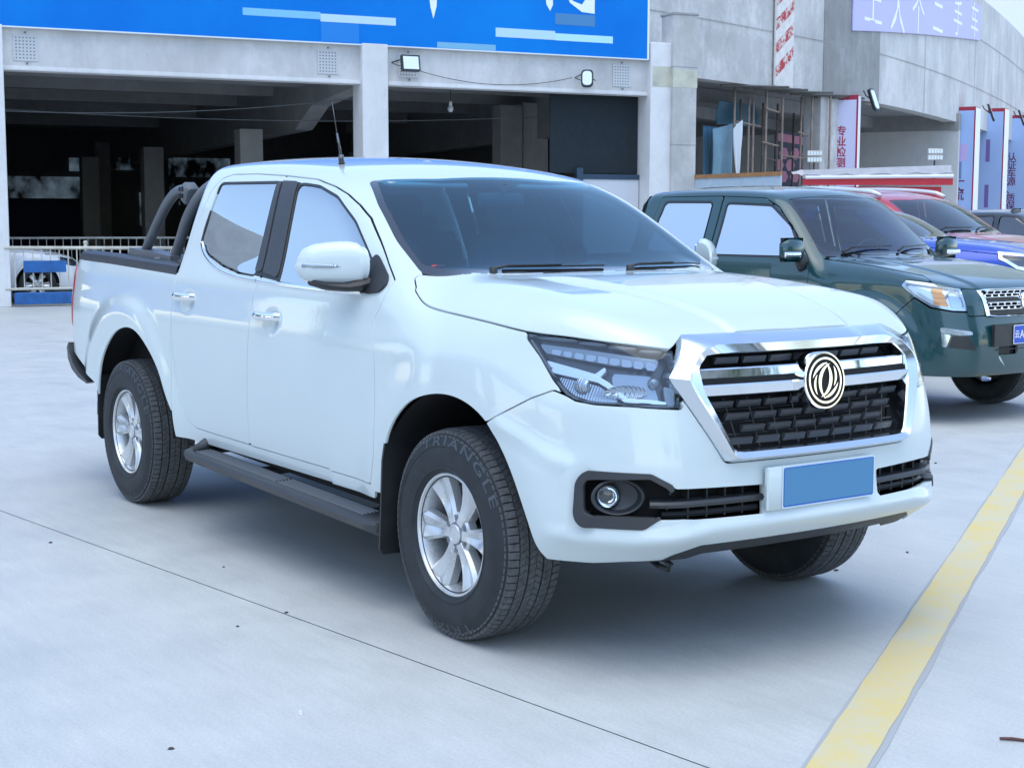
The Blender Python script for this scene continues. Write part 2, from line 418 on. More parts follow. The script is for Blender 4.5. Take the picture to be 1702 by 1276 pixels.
col = mixc(nt, .22, col, ramp(nt, n3.outputs[0], [(.3, grey(.3)), (.7, grey(.7))]), 'OVERLAY')
n5 = noise(nt, 1.1, 3, .5, co); col = mixc(nt, ramp(nt, n5.outputs[0], [(.56, grey(0)), (.78, grey(.16))]), col, (.34, .33, .315))
n6 = noise(nt, 7.0, 9, .8, objco(nt, (1, 4.5, 1), world=True)); col = mixc(nt, ramp(nt, n6.outputs[0], [(.66, grey(0)), (.72, grey(.35))]), col, (.58, .58, .57))
n7 = noise(nt, 30.0, 5, .7, co); col = mixc(nt, ramp(nt, n7.outputs[0], [(.70, grey(0)), (.76, grey(.35))]), col, (.24, .235, .23))
nt.links.new(col, b.inputs['Base Color'])
nt.links.new(ramp(nt, n2.outputs[0], [(.3, grey(.42)), (.7, grey(.66))]), b.inputs['Roughness']); b.inputs['Specular IOR Level'].default_value = .45
bm1 = nt.nodes.new('ShaderNodeMath'); bm1.operation = 'MULTIPLY_ADD'; bm1.inputs[1].default_value = .5; nt.links.new(n4.outputs[0], bm1.inputs[0]); nt.links.new(n2.outputs[0], bm1.inputs[2])
bump(nt, b, bm1.outputs[0], .16, .006)
M_ground = m
E_ = 90
# slabs: the joint seen in the photo runs almost along the pickup; ground is a sheet with real grooves
JA = Vector((-3.309, -1.527)); JB = Vector((1.479, -.995)); jd = (JB-JA).normalized(); jn = Vector((-jd.y, jd.x))
def ground_strip(a, b_, name):
    # strip between two signed offsets from the joint line
    V = []
    for t in (-140, 140):
        for o in (a, b_): p = JA+jd*t+jn*o; V.append((p.x, p.y, 0))
    return V, [(0, 2, 3, 1)]
M_joint = simple('joint_dark', (.06, .058, .055), .9)
GV = []; GF = []
offs = [-80, -14.4, -9.6, -4.8, 0, 4.8*3.05, 4.8*5, 150]
for a, b_ in zip(offs[:-1], offs[1:]):
    V, F = ground_strip(a+(.0028 if a > -80 else 0), b_-(.0028 if b_ < 150 else 0), 'g'); k = len(GV); GV += V; GF += [tuple(i+k for i in f) for f in F]
g = tag(mesh_obj('ground', GV, GF, M_ground), kind='structure')
g2 = mesh_obj('ground_base', [(-160, -160, -.006), (160, -160, -.006), (160, 160, -.006), (-160, 160, -.006)], [(0, 1, 2, 3)], M_joint); tag(g2, kind='structure')
far = mesh_obj('ground_far', [(-900, -900, -.05), (900, -900, -.05), (900, 900, -.05), (-900, 900, -.05)], [(0, 1, 2, 3)], M_ground); tag(far, kind='structure')
# parking line, faded yellow
m, nt, b, out = new_mat('line_yellow'); co = objco(nt, world=True)
n1 = noise(nt, 3.0, 6, .7, co); n2 = noise(nt, 26, 6, .75, co)
c = ramp(nt, n1.outputs[0], [(.34, (.54, .50, .38)), (.5, (.60, .50, .27)), (.66, (.65, .49, .17))])
c = mixc(nt, ramp(nt, n2.outputs[0], [(.56, grey(0)), (.68, grey(.6))]), c, (.52, .52, .49)); nt.links.new(c, b.inputs['Base Color']); b.inputs['Roughness'].default_value = .6
M_yellow = m
LA = Vector((1.6768, -.708)); ld = Vector((-.5185, .8551)); ln = Vector((ld.y, -ld.x))
random.seed(3)
V = []; F = []; n = 240
for i in range(n+1):
    t = -6+34*i/n; p = LA+ld*t; j = lambda: random.uniform(-.0016, .0016)
    a = p-ln*(.079+2*j()); c_ = p+ln*(.079+2*j()); V += [(a.x, a.y, .004), (c_.x, c_.y, .004)]
for i in range(n): F.append((2*i, 2*i+1, 2*i+3, 2*i+2))
tag(mesh_obj('parking_line', V, F, M_yellow), kind='structure')
V = []; F = []
m2, nt, b, out = new_mat('line_edge_stain'); b.inputs['Base Color'].default_value = (.36, .365, .37, 1); b.inputs['Roughness'].default_value = .8  # grey stain band along both edges of the yellow line
for i in range(n+1):
    t = -6+34*i/n; p = LA+ld*t; q = .093+.005*math.sin(t*2.1)+.003*math.sin(t*7.3)+random.uniform(-.0015, .0015); q2 = .088+.004*math.sin(t*3.3+1); a = p-ln*q2; c_ = p+ln*q; V += [(a.x, a.y, .002), (c_.x, c_.y, .002)]
for i in range(n): F.append((2*i, 2*i+1, 2*i+3, 2*i+2))
tag(mesh_obj('parking_line_edge', V, F, m2), kind='structure')
# small litter lying on the concrete
def speck(x, y, s, col, nm, lab, cat, dz=.5, el=1.0, rz=0):
    random.seed(int(abs(x*1000)+abs(y*777))); m = MB(); vs = []
    for i in range(7):
        a = 2*math.pi*i/7; r = s*(.7+.5*random.random()); vs.append((r*math.cos(a)*el, r*math.sin(a)))
    M_ = Matrix.Rotation(rz, 4, 'Z'); vs3 = [(M_ @ Vector((p[0], p[1], .0005))) for p in vs]; top = [(M_ @ Vector((p[0]*.6, p[1]*.6, s*dz))) for p in vs]
    F = [tuple(range(7, 14))]+[(i, (i+1) % 7, 7+(i+1) % 7, 7+i) for i in range(7)]
    o = mesh_obj(nm, vs3+top, F, col); o.location = (x, y, 0); return tag(o, lab, cat)
M_stone = simple('pebble_dark', (.05, .048, .045), .9); M_white_bit = simple('litter_white', (.6, .6, .58), .7); M_twig = simple('twig_brown', (.10, .04, .035), .8)
speck(.436, -1.71, .012, M_white_bit, 'paper_scrap', 'small white scrap of rubbish lying alone on the bare concrete in front', 'litter', dz=.9)
for x, y, s, lab in ((-2.39, -1.562, .011, 'dark pebble beside the joint at the left edge of the photo'), (-.652, -1.219, .009, 'dark pebble touching the slab joint'), (-.577, -1.454, .008, 'small dark pebble a little way in front of the slab joint'),
                     (.056, 1.029, .012, 'dark pebble near the far front tyre of the white pickup'), (.499, -2.15, .010, 'dark pebble on bare concrete closest to the lower edge of the photo'), (-1.488, -1.102, .007, 'tiny pebble between the slab joint and the running board'),
                     (-1.575, 3.668, .013, 'dark pebble beside the far end of the yellow parking line'), (-.005, 1.559, .010, 'dark pebble between the far front tyre and the yellow line')):
    speck(x, y, s, M_stone, 'pebble', lab, 'pebble')
tw = MB(); tw.tube([(1.79, -.155, .006), (1.815, -.13, .007), (1.85, -.10, .005)], [.004, .005, .004], 6); tag(tw.build('twig', M_twig), 'short dark brown stick lying beyond the yellow line at the right edge', 'stick')
# ------------------------------------------------------------------ left building: deck with open ground floor
O1 = Vector((-21.41, 3.85, 0)); U1 = Vector((.184, .983, 0)).normalized(); N1 = Vector((U1.y, -U1.x, 0))
def L1(u, n, z): return O1+U1*u+N1*n+Vector((0, 0, z))
RZ1 = math.atan2(U1.y, U1.x)
def lbox(m, u0, u1, n0, n1, z0, z1, bev=0.0): m.box(L1((u0+u1)/2, (n0+n1)/2, (z0+z1)/2), (u1-u0, n1-n0, z1-z0), rz=RZ1, bev=bev); return m
M_conc = concrete('concrete_beam', .62, .10, .35, warm=(1, .985, .97))
M_conc2 = concrete('concrete_wall', .60, .16, .55, warm=(1, .985, .96))
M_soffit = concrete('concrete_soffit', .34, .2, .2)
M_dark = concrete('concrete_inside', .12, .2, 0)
M_render = concrete('white_render', .72, .07, .22, warm=(1, .99, .99))
bl = tag(empty('parking_deck'), 'grey concrete building with an open dark ground floor behind the blue banner', 'building')
m = MB(); lbox(m, -9, 12.40, -.35, 0, 4.0, 4.68); m.build('front_beam', M_conc, bl)
m = MB(); lbox(m, -9, 12.40, .001, .035, 3.985, 4.045); lbox(m, -9, 12.4, -.30, .03, 3.97, 3.999); m.build('drip_edge', M_render, bl)
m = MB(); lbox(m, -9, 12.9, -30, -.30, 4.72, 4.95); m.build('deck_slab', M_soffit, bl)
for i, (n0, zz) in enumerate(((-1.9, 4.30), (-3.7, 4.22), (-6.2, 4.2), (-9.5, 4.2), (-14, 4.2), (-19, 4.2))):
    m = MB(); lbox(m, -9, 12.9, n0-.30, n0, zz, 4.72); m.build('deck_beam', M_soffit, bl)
for u in (-.46, 6.33, 12.40):
    m = MB(); lbox(m, u, u+.50, -.42, .16, 0, 4.70 if u < 12 else 5.02, .012); m.build('column', M_render, bl, angle=30)
    # haunched cross beam running inwards
    mm = frame_mat(L1(u+.06, 0, 0), N1*-1, (0, 0, 1)); m = MB()
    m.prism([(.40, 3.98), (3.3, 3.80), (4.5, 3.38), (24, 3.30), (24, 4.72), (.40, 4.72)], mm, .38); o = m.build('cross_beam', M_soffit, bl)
for (ua, ub, n_, zt) in ((5.32, 5.82, -5.0, 3.40), (11.40, 11.95, -5.0, 4.1), (12.10, 12.75, -5.3, 4.2), (4.60, 5.10, -12, 3.3), (10.2, 10.7, -12, 3.3), (-1.6, -1.1, -12, 3.3), (4.1, 4.6, -19, 3.3), (6.02, 6.5, -28.5, 4.2), (-.4, .1, -5, 3.4), (9.2, 9.7, -20, 3.3), (1.0, 1.4, -24, 3.6)):
    m = MB(); lbox(m, ua, ub, n_-.5, n_, 0, zt, .01); m.build('inner_column', M_conc2 if ua > 12 else M_soffit, bl)
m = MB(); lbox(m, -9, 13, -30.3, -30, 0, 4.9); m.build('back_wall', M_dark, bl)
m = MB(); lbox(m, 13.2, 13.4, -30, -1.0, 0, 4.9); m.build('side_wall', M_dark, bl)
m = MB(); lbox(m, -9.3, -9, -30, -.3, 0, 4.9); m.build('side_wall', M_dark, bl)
# lit openings far at the back
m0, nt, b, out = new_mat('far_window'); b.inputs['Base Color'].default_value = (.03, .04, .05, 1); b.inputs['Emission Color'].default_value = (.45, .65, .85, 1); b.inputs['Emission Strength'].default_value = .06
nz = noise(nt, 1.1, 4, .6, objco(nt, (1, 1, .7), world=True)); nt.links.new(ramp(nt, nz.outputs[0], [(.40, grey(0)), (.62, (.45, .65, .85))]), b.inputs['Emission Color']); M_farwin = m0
for (ua, ub, za, zb) in ((5.28, 6.0, 3.21, 3.69), (6.62, 7.80, 3.28, 3.72), (8.87, 11.2, 3.05, 3.76), (3.1, 5.9, 2.22, 3.0), (7.77, 7.83, 1.24, 2.46), (7.87, 7.93, 1.24, 2.46), (8.9, 9.1, 2.3, 2.8), (11.6, 13, 3.1, 3.7), (.2, 2.4, 3.2, 3.7)):
    m = MB(); lbox(m, ua, ub, -29.99, -29.93, za, zb); m.build('window', M_farwin, bl)
m = MB(); lbox(m, 2.6, 6.2, -29.6, -29.5, .4, 2.2); m.build('site_fence', simple('fence_navy', (.02, .04, .10), .7), bl)
# perforated vent plates on the beam
M_perf = simple('perforated_plate', (.52, .53, .54), .6)
M_hole = simple('plate_hole', (.16, .17, .18), .8)
for u in (.22, 5.52, 7.08, 11.62):
    m = MB(); lbox(m, u, u+.40, .002, .018, 4.13, 4.56); pp = m.build('vent_plate', M_perf, bl)
    m = MB()
    for i in range(6):
        for j in range(7): lbox(m, u+.035+i*.058, u+.060+i*.058, .0182, .0192, 4.165+j*.056, 4.188+j*.056)
    tag(m.build('vent_hole', M_hole, pp), kind='stuff')
    m = MB(); m.box(L1(u+.2, .02, 4.60), (.03, .02, .03), rz=RZ1); m.box(L1(u+.22, .02, 4.09), (.03, .02, .03), rz=RZ1); m.build('vent_clip', M_hole, pp)
# white panel with blue frame at the right bay
m = MB(); lbox(m, 11.10, 12.38, -.30, -.26, 0, 2.30); wp = tag(m.build('site_panel', simple('panel_pale', (.56, .58, .62), .5)), 'pale site panel with dark top rail between white pickup roof and column', 'panel')
m = MB(); lbox(m, 10.98, 12.38, -.31, -.24, 2.30, 2.40); lbox(m, 10.95, 11.09, -.32, -.22, 0, 2.52); m.build('panel_rail', simple('rail_slate', (.02, .05, .09), .5), wp)
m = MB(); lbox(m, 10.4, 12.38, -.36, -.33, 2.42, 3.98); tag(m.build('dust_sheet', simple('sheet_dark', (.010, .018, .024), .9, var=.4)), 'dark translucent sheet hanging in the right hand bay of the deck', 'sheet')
# blue banner
m0, nt, b, out = new_mat('banner_blue'); co = objco(nt, world=True)
nz = noise(nt, .5, 4, .6, co); nt.links.new(ramp(nt, nz.outputs[0], [(.3, (.0008, .150, .57)), (.7, (.0012, .205, .64))]), b.inputs['Base Color']); b.inputs['Roughness'].default_value = .5; b.inputs['Specular IOR Level'].default_value = .15; M_bblue = m0
m = MB(); lbox(m, -9, 12.33, .02, .12, 4.685, 8.2); bn = tag(m.build('banner', M_bblue), 'long bright blue banner over the front beam of the parking deck', 'banner')
m = MB(); lbox(m, -9, 12.36, .015, .13, 4.665, 4.684); lbox(m, 12.33, 12.37, .015, .13, 4.684, 8.2); m.build('banner_trim', simple('trim_white', (.75, .8, .82), .4), bn)
def bprint(nm, u0, u1, z0, z1, col, d=.1205):
    m = MB(); lbox(m, u0, u1, d-.0005, d+.003, z0, z1); return m.build(nm, simple('print_'+nm, col, .45), bn)
bprint('pale_block', 4.12, 5.55, 5.085, 5.215, (.20, .50, .72)); bprint('pale_block_b', 5.552, 7.00, 5.050, 5.190, (.48, .66, .86))
bprint('pale_block_c', 9.02, 10.28, 4.955, 5.125, (.46, .66, .85)); bprint('pale_block_d', 10.282, 11.55, 4.950, 5.085, (.44, .74, .96)); bprint('blue_block', 7.82, 9.02, 4.692, 4.800, (.17, .42, .62)); bprint('slate_block', 10.28, 11.15, 5.255, 5.47, (.055, .21, .43))
bprint('mid_block_b', 5.56, 6.28, 4.70, 5.04, (.004, .20, .62))
BM = frame_mat(L1(0, .122, 0), U1, (0, 0, 1))
m = MB(); m.prism([(7.64, 5.80), (7.83, 5.80), (7.81, 5.45), (7.745, 5.22), (7.69, 5.42)], BM, .004); m.build('banner_stroke', simple('print_white', (.78, .84, .88), .4), bn)
m = MB(); m.prism([(10.05, 5.9), (10.22, 5.9), (10.23, 5.62), (10.17, 5.50), (10.09, 5.62)], BM, .004); m.build('banner_stroke', MATS['print_white'], bn)
m = MB(); m.prism([(10.50, 5.86), (10.66, 5.72), (10.86, 5.66), (11.00, 5.86), (11.14, 5.86), (11.14, 5.50), (10.86, 5.52), (10.60, 5.68)], BM, .004); m.build('banner_stroke', MATS['print_white'], bn)
# flood lamps on the beam, cable, bulb
M_lamp = simple('lamp_housing', (.015, .02, .022), .4); M_lampface = simple('lamp_face', (.72, .78, .82), .25)
def flood(u, z, w, h, yaw, lab, rnd=.02, arm=-1):
    r_ = tag(empty('flood_light', L1(u, .14, z), RZ1), lab, 'flood light')
    rot = Matrix.Rotation(yaw, 4, 'Z') @ Matrix.Rotation(R(-12), 4, 'X')
    M_ = Matrix.Translation((0, -.0, 0)) @ rot @ frame_mat((0, -.12, 0), (1, 0, 0), (0, 0, 1))
    m = MB(); m.prism(roundpoly([(-w/2, -h/2), (w/2, -h/2), (w/2, h/2), (-w/2, h/2)], rnd), M_, .07); hb = m.build('lamp_body', M_lamp, r_)
    M2 = M_ @ Matrix.Translation((0, 0, .0705)); m = MB(); m.prism(roundpoly([(-w/2+.03, -h/2+.03), (w/2-.03, -h/2+.03), (w/2-.03, h/2-.03), (-w/2+.03, h/2-.03)], max(rnd-.01, .004)), M2, .004); m.build('lamp_glass', M_lampface, hb)
    m = MB(); m.tube([(-w/2-.01, -.10, -.02), (-w/2-.10, -.04, .02), (-w/2-.10, .10, .06), (0, .13, h/2), (w/2+.01, -.10, 0)], .010, 6); m.build('bracket', M_lamp, r_)
    return r_
# note: local +Y points into the building after the rotation by RZ1
flood(7.22, 4.33, .36, .30, R(0), 'square white faced flood lamp beside the central white column', .015)
flood(10.98, 4.20, .24, .34, R(-28), 'rounded white faced flood lamp at the right of the deck beam', .09)
def cable(pts, r, nm, lab, mat=None):
    m = MB(); m.tube(pts, r, 5); return tag(m.build(nm, mat or M_lamp, smooth=True), lab, 'cable')
cable([L1(7.4+3.3*t, .045, 4.28-.26*4*t*(1-t)*.8-.02*t) for t in [i/16 for i in range(17)]], .006, 'cable', 'black cable sagging along the beam between the two flood lamps')
cable([L1(-6+13.3*t, -1.4, 3.92-.75*4*t*(1-t)*.72) for t in [i/20 for i in range(21)]], .008, 'cable', 'thin pale wire sagging low across the left bay of the deck', simple('wire_grey', (.16, .18, .2), .6))
cable([L1(-5+18*t, -2.2, 3.80-.8*4*t*(1-t)*.5) for t in [i/24 for i in range(25)]], .007, 'cable', 'second thin wire sagging across both bays under the deck', MATS['wire_grey'])
bu = tag(empty('hanging_bulb', L1(8.62, -1.2, 3.70)), 'bare light bulb hanging on a flex in the middle bay', 'bulb')
m = MB(); m.tube([(0, 0, .55), (0, 0, .10)], .006, 5); m.build('flex', M_lamp, bu); m = MB(); m.lathe([(0, .12), (.03, .12), (.035, .05), (.03, .04)], 12); m.build('bulb_cap', M_lampface, bu, smooth=True); m = MB(); m.lathe([(.03, .045), (.062, -.02), (.055, -.065), (.03, -.09), (0, -.095)], 14); m.build('bulb_glass', simple('bulb_frosted', (.55, .6, .63), .3), bu, smooth=True)
# railing in the left bay
M_rail = simple('rail_cream', (.50, .48, .42), .6, var=.25, vscale=3); M_kerbblue = simple('kerb_blue', (.010, .10, .32), .5, var=.25)
fr = tag(empty('railing', L1(.25, .15, 0), RZ1), 'cream painted steel railing beside the left column', 'railing')
m = MB(); m.tube([(-.3, 0, 1.00), (2.6, 0, .98)], .030, 8); m.build('top_rail', M_rail, fr, smooth=True)
m = MB(); m.tube([(-.3, 0, .30), (2.6, 0, .30)], .025, 8); m.build('bottom_rail', M_rail, fr, smooth=True)
for i in range(20):
    m = MB(); m.tube([(-.28+i*.146, 0, .30), (-.28+i*.146, 0, 1.0)], .011, 6); m.build('baluster', M_rail, fr)
m = MB(); m.tube([(1.04, .02, 0), (1.04, .02, 1.06)], .032, 8); m.lathe([(0, .07), (.03, .06), (.04, .03), (.03, 0)], 10, Matrix.Translation((1.04, .02, 1.05))); m.build('railing_post', M_rail, fr, smooth=True)
m = MB(); m.box((.35, -.03, .68), (.70, .012, .20)); m.build('blue_plate', M_kerbblue, fr)
m = MB(); m.box((.52, .0, .14), (1.36, .10, .20), bev=.01); m.build('blue_kerb', M_kerbblue, fr, angle=30)
fr2 = tag(empty('railing', L1(.2, -3.2, 0), RZ1), 'second pale railing farther inside the deck behind the white car', 'railing')
m = MB(); m.tube([(-.4, 0, 1.12), (9, 0, 1.12)], .022, 8); m.tube([(-.4, 0, .25), (9, 0, .25)], .02, 8); m.build('rail', M_rail, fr2)
for i in range(60):
    m = MB(); m.tube([(-.38+i*.155, 0, .25), (-.38+i*.155, 0, 1.12)], .008, 5); m.build('baluster', M_rail, fr2)
cn = None
# ------------------------------------------------------------------ right building: curved concrete ramp wall
CV = Spl([14, 18, 21.77, 25.43, 29.86, 34.5, 39.61, 48.0, 57.40, 75], [-23.0, -23.3, -24.0, -24.95, -26.21, -28.1, -30.59, -35.1, -40.60, -51.5])
def cpt(y, off=0.0, z=0.0):
    x = float(CV(y)); d = float(CV(y+.05)-CV(y-.05))/.1; t = Vector((d, 1, 0)).normalized(); n = Vector((t.y, -t.x, 0))
    return Vector((x, y, z))+n*off
def curved(nm, y0, y1, off0, off1, z0, z1, mat, parent, n=40):
    V = []; F = []
    f0 = z0 if callable(z0) else (lambda y: z0); f1 = z1 if callable(z1) else (lambda y: z1)
    for i in range(n+1):
        y = y0+(y1-y0)*i/n
        for o, z in ((off1, f0(y)), (off1, f1(y)), (off0, f1(y)), (off0, f0(y))): V.append(cpt(y, o, z))
    for i in range(n):
        for k in range(4): l = (k+1) % 4; F.append((i*4+k, i*4+4+k, i*4+4+l, i*4+l))
    F += [(0, 1, 2, 3), tuple(n*4+k for k in (3, 2, 1, 0))]
    return mesh_obj(nm, V, F, mat, parent)
ramp_ = tag(empty('ramp_building'), 'weathered concrete ramp building curving away at the right', 'building')
curved('parapet_wall', 17.2, 27.9, -.45, 0, 5.0, lambda y: 9.4, M_conc2, ramp_, 30)
curved('parapet_wall', 27.9, 31.6, -.45, .02, 5.0, lambda y: 9.6, concrete('concrete_patch', .34, .2, .5), ramp_, 14)
curved('parapet_wall', 31.6, 72, -.45, 0, 5.0, lambda y: 9.85, M_conc, ramp_, 60)
curved('ramp_slab', 17.2, 72, -16, -.46, 5.25, 5.6, M_soffit, ramp_, 60)
for o_ in (-3, -6.5, -10): curved('ramp_beam', 17.2, 60, o_-.3, o_, 4.85, 5.24, M_soffit, ramp_, 40)
curved('inner_wall', 29.5, 70, -12.3, -12, 0, 4.0, concrete('grey_wall', .20, .08, 0), ramp_, 40)
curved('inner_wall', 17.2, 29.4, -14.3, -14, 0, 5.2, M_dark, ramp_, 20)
curved('inner_lintel', 29.5, 70, -12.2, -11.9, 4.001, 5.2, M_soffit, ramp_, 40)
def ccol(y, w, off0, off1, z1, mat, nm='column'):
    p = cpt(y); t = (cpt(y+.1)-cpt(y-.1)).normalized(); rz = math.atan2(t.y, t.x); n = Vector((t.y, -t.x, 0))
    m = MB(); c = p+n*((off0+off1)/2); m.box((c.x, c.y, z1/2), (w, abs(off1-off0), z1), rz=rz, bev=.015); return m.build(nm, mat, ramp_, angle=30)
for z in (6.45, 8.3): curved('pour_joint', 17.3, 71, .0225, .024, z, z+.022, M_soffit, ramp_, 50)
for k in range(0, 16, 2):
    y = 18.6+k*2.9+(k % 3)*.7; curved('pour_joint', y, y+.03, .0225, .0245, 5.02, 9.3, M_soffit, ramp_, 1)
P_ = L1(13.16, .10, 0)
m = MB(); m.box((P_.x-.1, P_.y, 2.80), (.56, .50, 5.60), rz=RZ1, bev=.02); pl = m.build('gate_pillar', concrete('concrete_pillar', .54, .12, .45, warm=(1, .98, .95)), ramp_, angle=30)
for z in (1.5, 3.0, 4.55):
    m = MB(); m.box((P_.x-.1, P_.y, z), (.57, .51, .012), rz=RZ1); m.build('pour_joint', M_soffit, pl)
m = MB(); m.box((P_.x-.1, P_.y, 5.60), (.60, .54, .05), rz=RZ1, bev=.01); m.build('pillar_cap', M_soffit, pl, angle=30)
# yellow stain patches on the pillar and on the third column
m0 = simple('paint_stain', (.50, .49, .40), .85, var=.2, vscale=3)
m = MB(); m.box((P_.x-.1, P_.y, 4.32), (.566, .506, .36), rz=RZ1); m.build('stain_patch', m0, pl)
m = MB(); lbox(m, 12.44, 12.86, .161, .165, 4.15, 4.55); tag(m.build('stain_patch', m0, bl))
ccol(28.55, 1.30, -.60, -.05, 5.0, M_conc2)
q0 = cpt(40.6, 0.0); tq = (cpt(40.7)-cpt(40.5)).normalized(); nq = Vector((tq.y, -tq.x, 0)); qc = q0-nq*7.9
m = MB(); m.box((qc.x, qc.y, 2.35), (.25, 16, 4.7), rz=math.atan2(tq.y, tq.x)); m.build('cross_wall', concrete('grey_wall_b', .62, .08, 0), ramp_)
m = MB(); m.box((qc.x, qc.y, 5.0), (.35, 16, .6), rz=math.atan2(tq.y, tq.x)); m.build('cross_lintel', M_soffit, ramp_)
ccol(31.6, .8, -8, -7.4, 5.0, M_soffit)
# hazard strip hung on the parapet
y0, y1 = 25.20, 26.12
HM = frame_mat(cpt(y0, .05, 0), cpt(y1)-cpt(y0), (0, 0, 1)); hz = tag(empty('hazard_board'), 'narrow weathered board with red and white diagonal bands on the concrete wall', 'hazard board')
Wd = (cpt(y1)-cpt(y0)).length
m0, nt, b, out = new_mat('hazard_paint'); co = objco(nt, world=True); nz = noise(nt, 5, 8, .75, co)
c = mixc(nt, ramp(nt, nz.outputs[0], [(.47, grey(0)), (.56, grey(1))]), (.42, .03, .04), (.62, .58, .55)); nt.links.new(c, b.inputs['Base Color']); b.inputs['Roughness'].default_value = .7; M_hred = m0
m = MB(); m.prism([(0, 5.05), (Wd, 5.05), (Wd, 9.3), (0, 9.3)], HM, .05); m.build('board', simple('board_white', (.66, .63, .60), .7, var=.12, vscale=6), hz)
for k in range(8):
    z = 5.25+k*.62; m = MB(); m.prism([(.02, z), (Wd-.02, z+.62), (Wd-.02, z+.92), (.02, z+.30)], HM @ Matrix.Translation((0, 0, .051)), .004); m.build('red_band', M_hred, hz)
# lilac banner high on the parapet with cut characters
LB0, LB1 = 29.5, 43.7
M_lilac = simple('banner_lilac', (.46, .44, .76), .5, var=.06, vscale=.4)
def zb(y): return 6.92+(y-29.5)*.093
lb = curved('banner', LB0, LB1, .03, .07, zb, 9.5, M_lilac, None, 24); tag(lb, 'lilac banner with white characters hung high on the curved concrete wall', 'banner')
M_ltxt = simple('text_pale', (.82, .82, .93), .5)
def wrap_text(body, size, yc, z, off, mat, parent, spacing=1.0, stretch=1.0, bold=0.0, nm='lettering'):
    v, f = text_mesh(body, size, 0, 2, spacing, bold); V = []
    s0 = yc
    for x, y, _ in v:
        # walk along the curve by arclength
        d = cpt(yc+.5)-cpt(yc-.5); k = d.length; V.append(cpt(yc+x*stretch/k, off, z+y))
    return mesh_obj(nm, V, f, mat, parent)
for ch, yc, z in (('上', 30.9, 7.75), ('人', 32.9, 7.75), ('个', 34.9, 7.95), ('二', 37.2, 8.15), ('手', 39.9, 8.45), ('车', 42.6, 8.75)):
    wrap_text(ch, 1.35, yc, z, .075, M_ltxt, lb, stretch=1.15)
# railing and pale tower blocks seen above the wall at the right edge
tb = tag(empty('apartment_tower', (-58, 92, 0)), 'pale tower block behind the ramp wall at the top right corner', 'tower block')
m = MB(); m.box((0, 0, 17), (16, 14, 34)); m.build('wall', simple('tower_wall', (.50, .52, .46), .8, var=.1, vscale=.3), tb)
for fl in range(11):
    for i in range(7):
        m = MB(); m.box((8.02, -5.6+i*1.85, 3+fl*2.9), (.12, 1.0, 1.5)); m.build('window', M_gl_dark if 'M_gl_dark' in globals() else simple('window_dark', (.03, .05, .06), .15), tb); M_gl_dark = MATS['window_dark']
m = MB()
for fl in range(11): m.box((8.3, 0, 1.9+fl*2.9), (.7, 13.6, .14))
m.build('balcony_ledge', simple('ledge_white', (.68, .7, .66), .7), tb)
wr = tag(empty('wall_railing'), 'white metal railing along the top of the curved ramp wall', 'railing')
yy = 44.0
m = MB(); m.tube([cpt(44+i*1.4, -.2, 13.3) for i in range(20)], .06, 6); m.build('rail', M_ltxt, wr)
for i in range(60):
    p = cpt(42+i*.45, -.2, 9.8); m = MB(); m.tube([p, p+Vector((0, 0, 3.5))], .085, 5); m.build('rail_post', M_ltxt, wr)
sc_ = curved('roof_screen', 41, 75, -2.6, -2.4, 9.0, 14.5, simple('screen_dark', (.05, .075, .06), .8, var=.5, vscale=.8), wr, 30)
# ------------------------------------------------------------------ scaffold in the opening
M_pole = simple('scaffold_pole', (.22, .17, .14), .7, var=.3, vscale=4); M_board = simple('scaffold_board', (.08, .08, .075), .8)
sf = tag(empty('scaffold'), 'rusty pole scaffold filling the opening beside the concrete pillar', 'scaffold')
def px2y(px, off=0.0):     # columns measured once in the photo -> distance along the wall, farther back when set behind it
    return float(np.interp(px, [1160, 1280, 1312, 1350, 1390, 1415, 1575], [21.78, 25.13, 26.13, 27.39, 28.77, 29.68, 39.25]))+1.65*max(0, -off)
for px, o_, zt in ((1217, -.3, 5.0), (1224, -1.4, 4.8), (1242, -.3, 4.7), (1250, -.3, 4.7), (1266, -1.5, 4.8), (1273, -.1, 5.0), (1293, -1.4, 4.8), (1300, -.1, 4.8), (1323, -1.4, 4.6), (1331, -.3, 4.9), (1348, -.1, 4.9), (1375, .05, 5.0)):
    y = px2y(px, o_); m = MB(); m.tube([cpt(y, o_, 0), cpt(y+.03, o_, zt)], .033, 7); m.build('pole', M_pole, sf, smooth=True)
for pa, pb, o_, z in ((1222, 1270, -.25, 4.05), (1222, 1270, -.25, 2.45), (1273, 1301, -.05, 4.45), (1268, 1301, -.05, 3.55), (1273, 1297, -1.3, 3.25), (1300, 1375, -.25, 3.25), (1327, 1348, -.05, 3.9), (1165, 1275, -1.5, 2.4), (1273, 1310, -1.3, 2.0)):
    m = MB(); m.tube([cpt(px2y(pa, o_), o_, z), cpt(px2y(pb, o_), o_-.1, z-.06)], .030, 7); m.build('ledger', M_pole, sf, smooth=True)
m = MB(); m.tube([cpt(px2y(1274), -.1, 2.6), cpt(px2y(1300), -.1, 1.7)], .026, 6); m.build('brace', M_pole, sf)
for k in range(9):
    ya = px2y(1225+k*19); m = MB(); m.tube([cpt(ya-.5, -.2, 4.93-.02*k*0), cpt(ya+1.5, .22+.05*(k % 3), 5.00+.03*(k % 2))], .03, 5); m.build('ledger', M_board, sf)
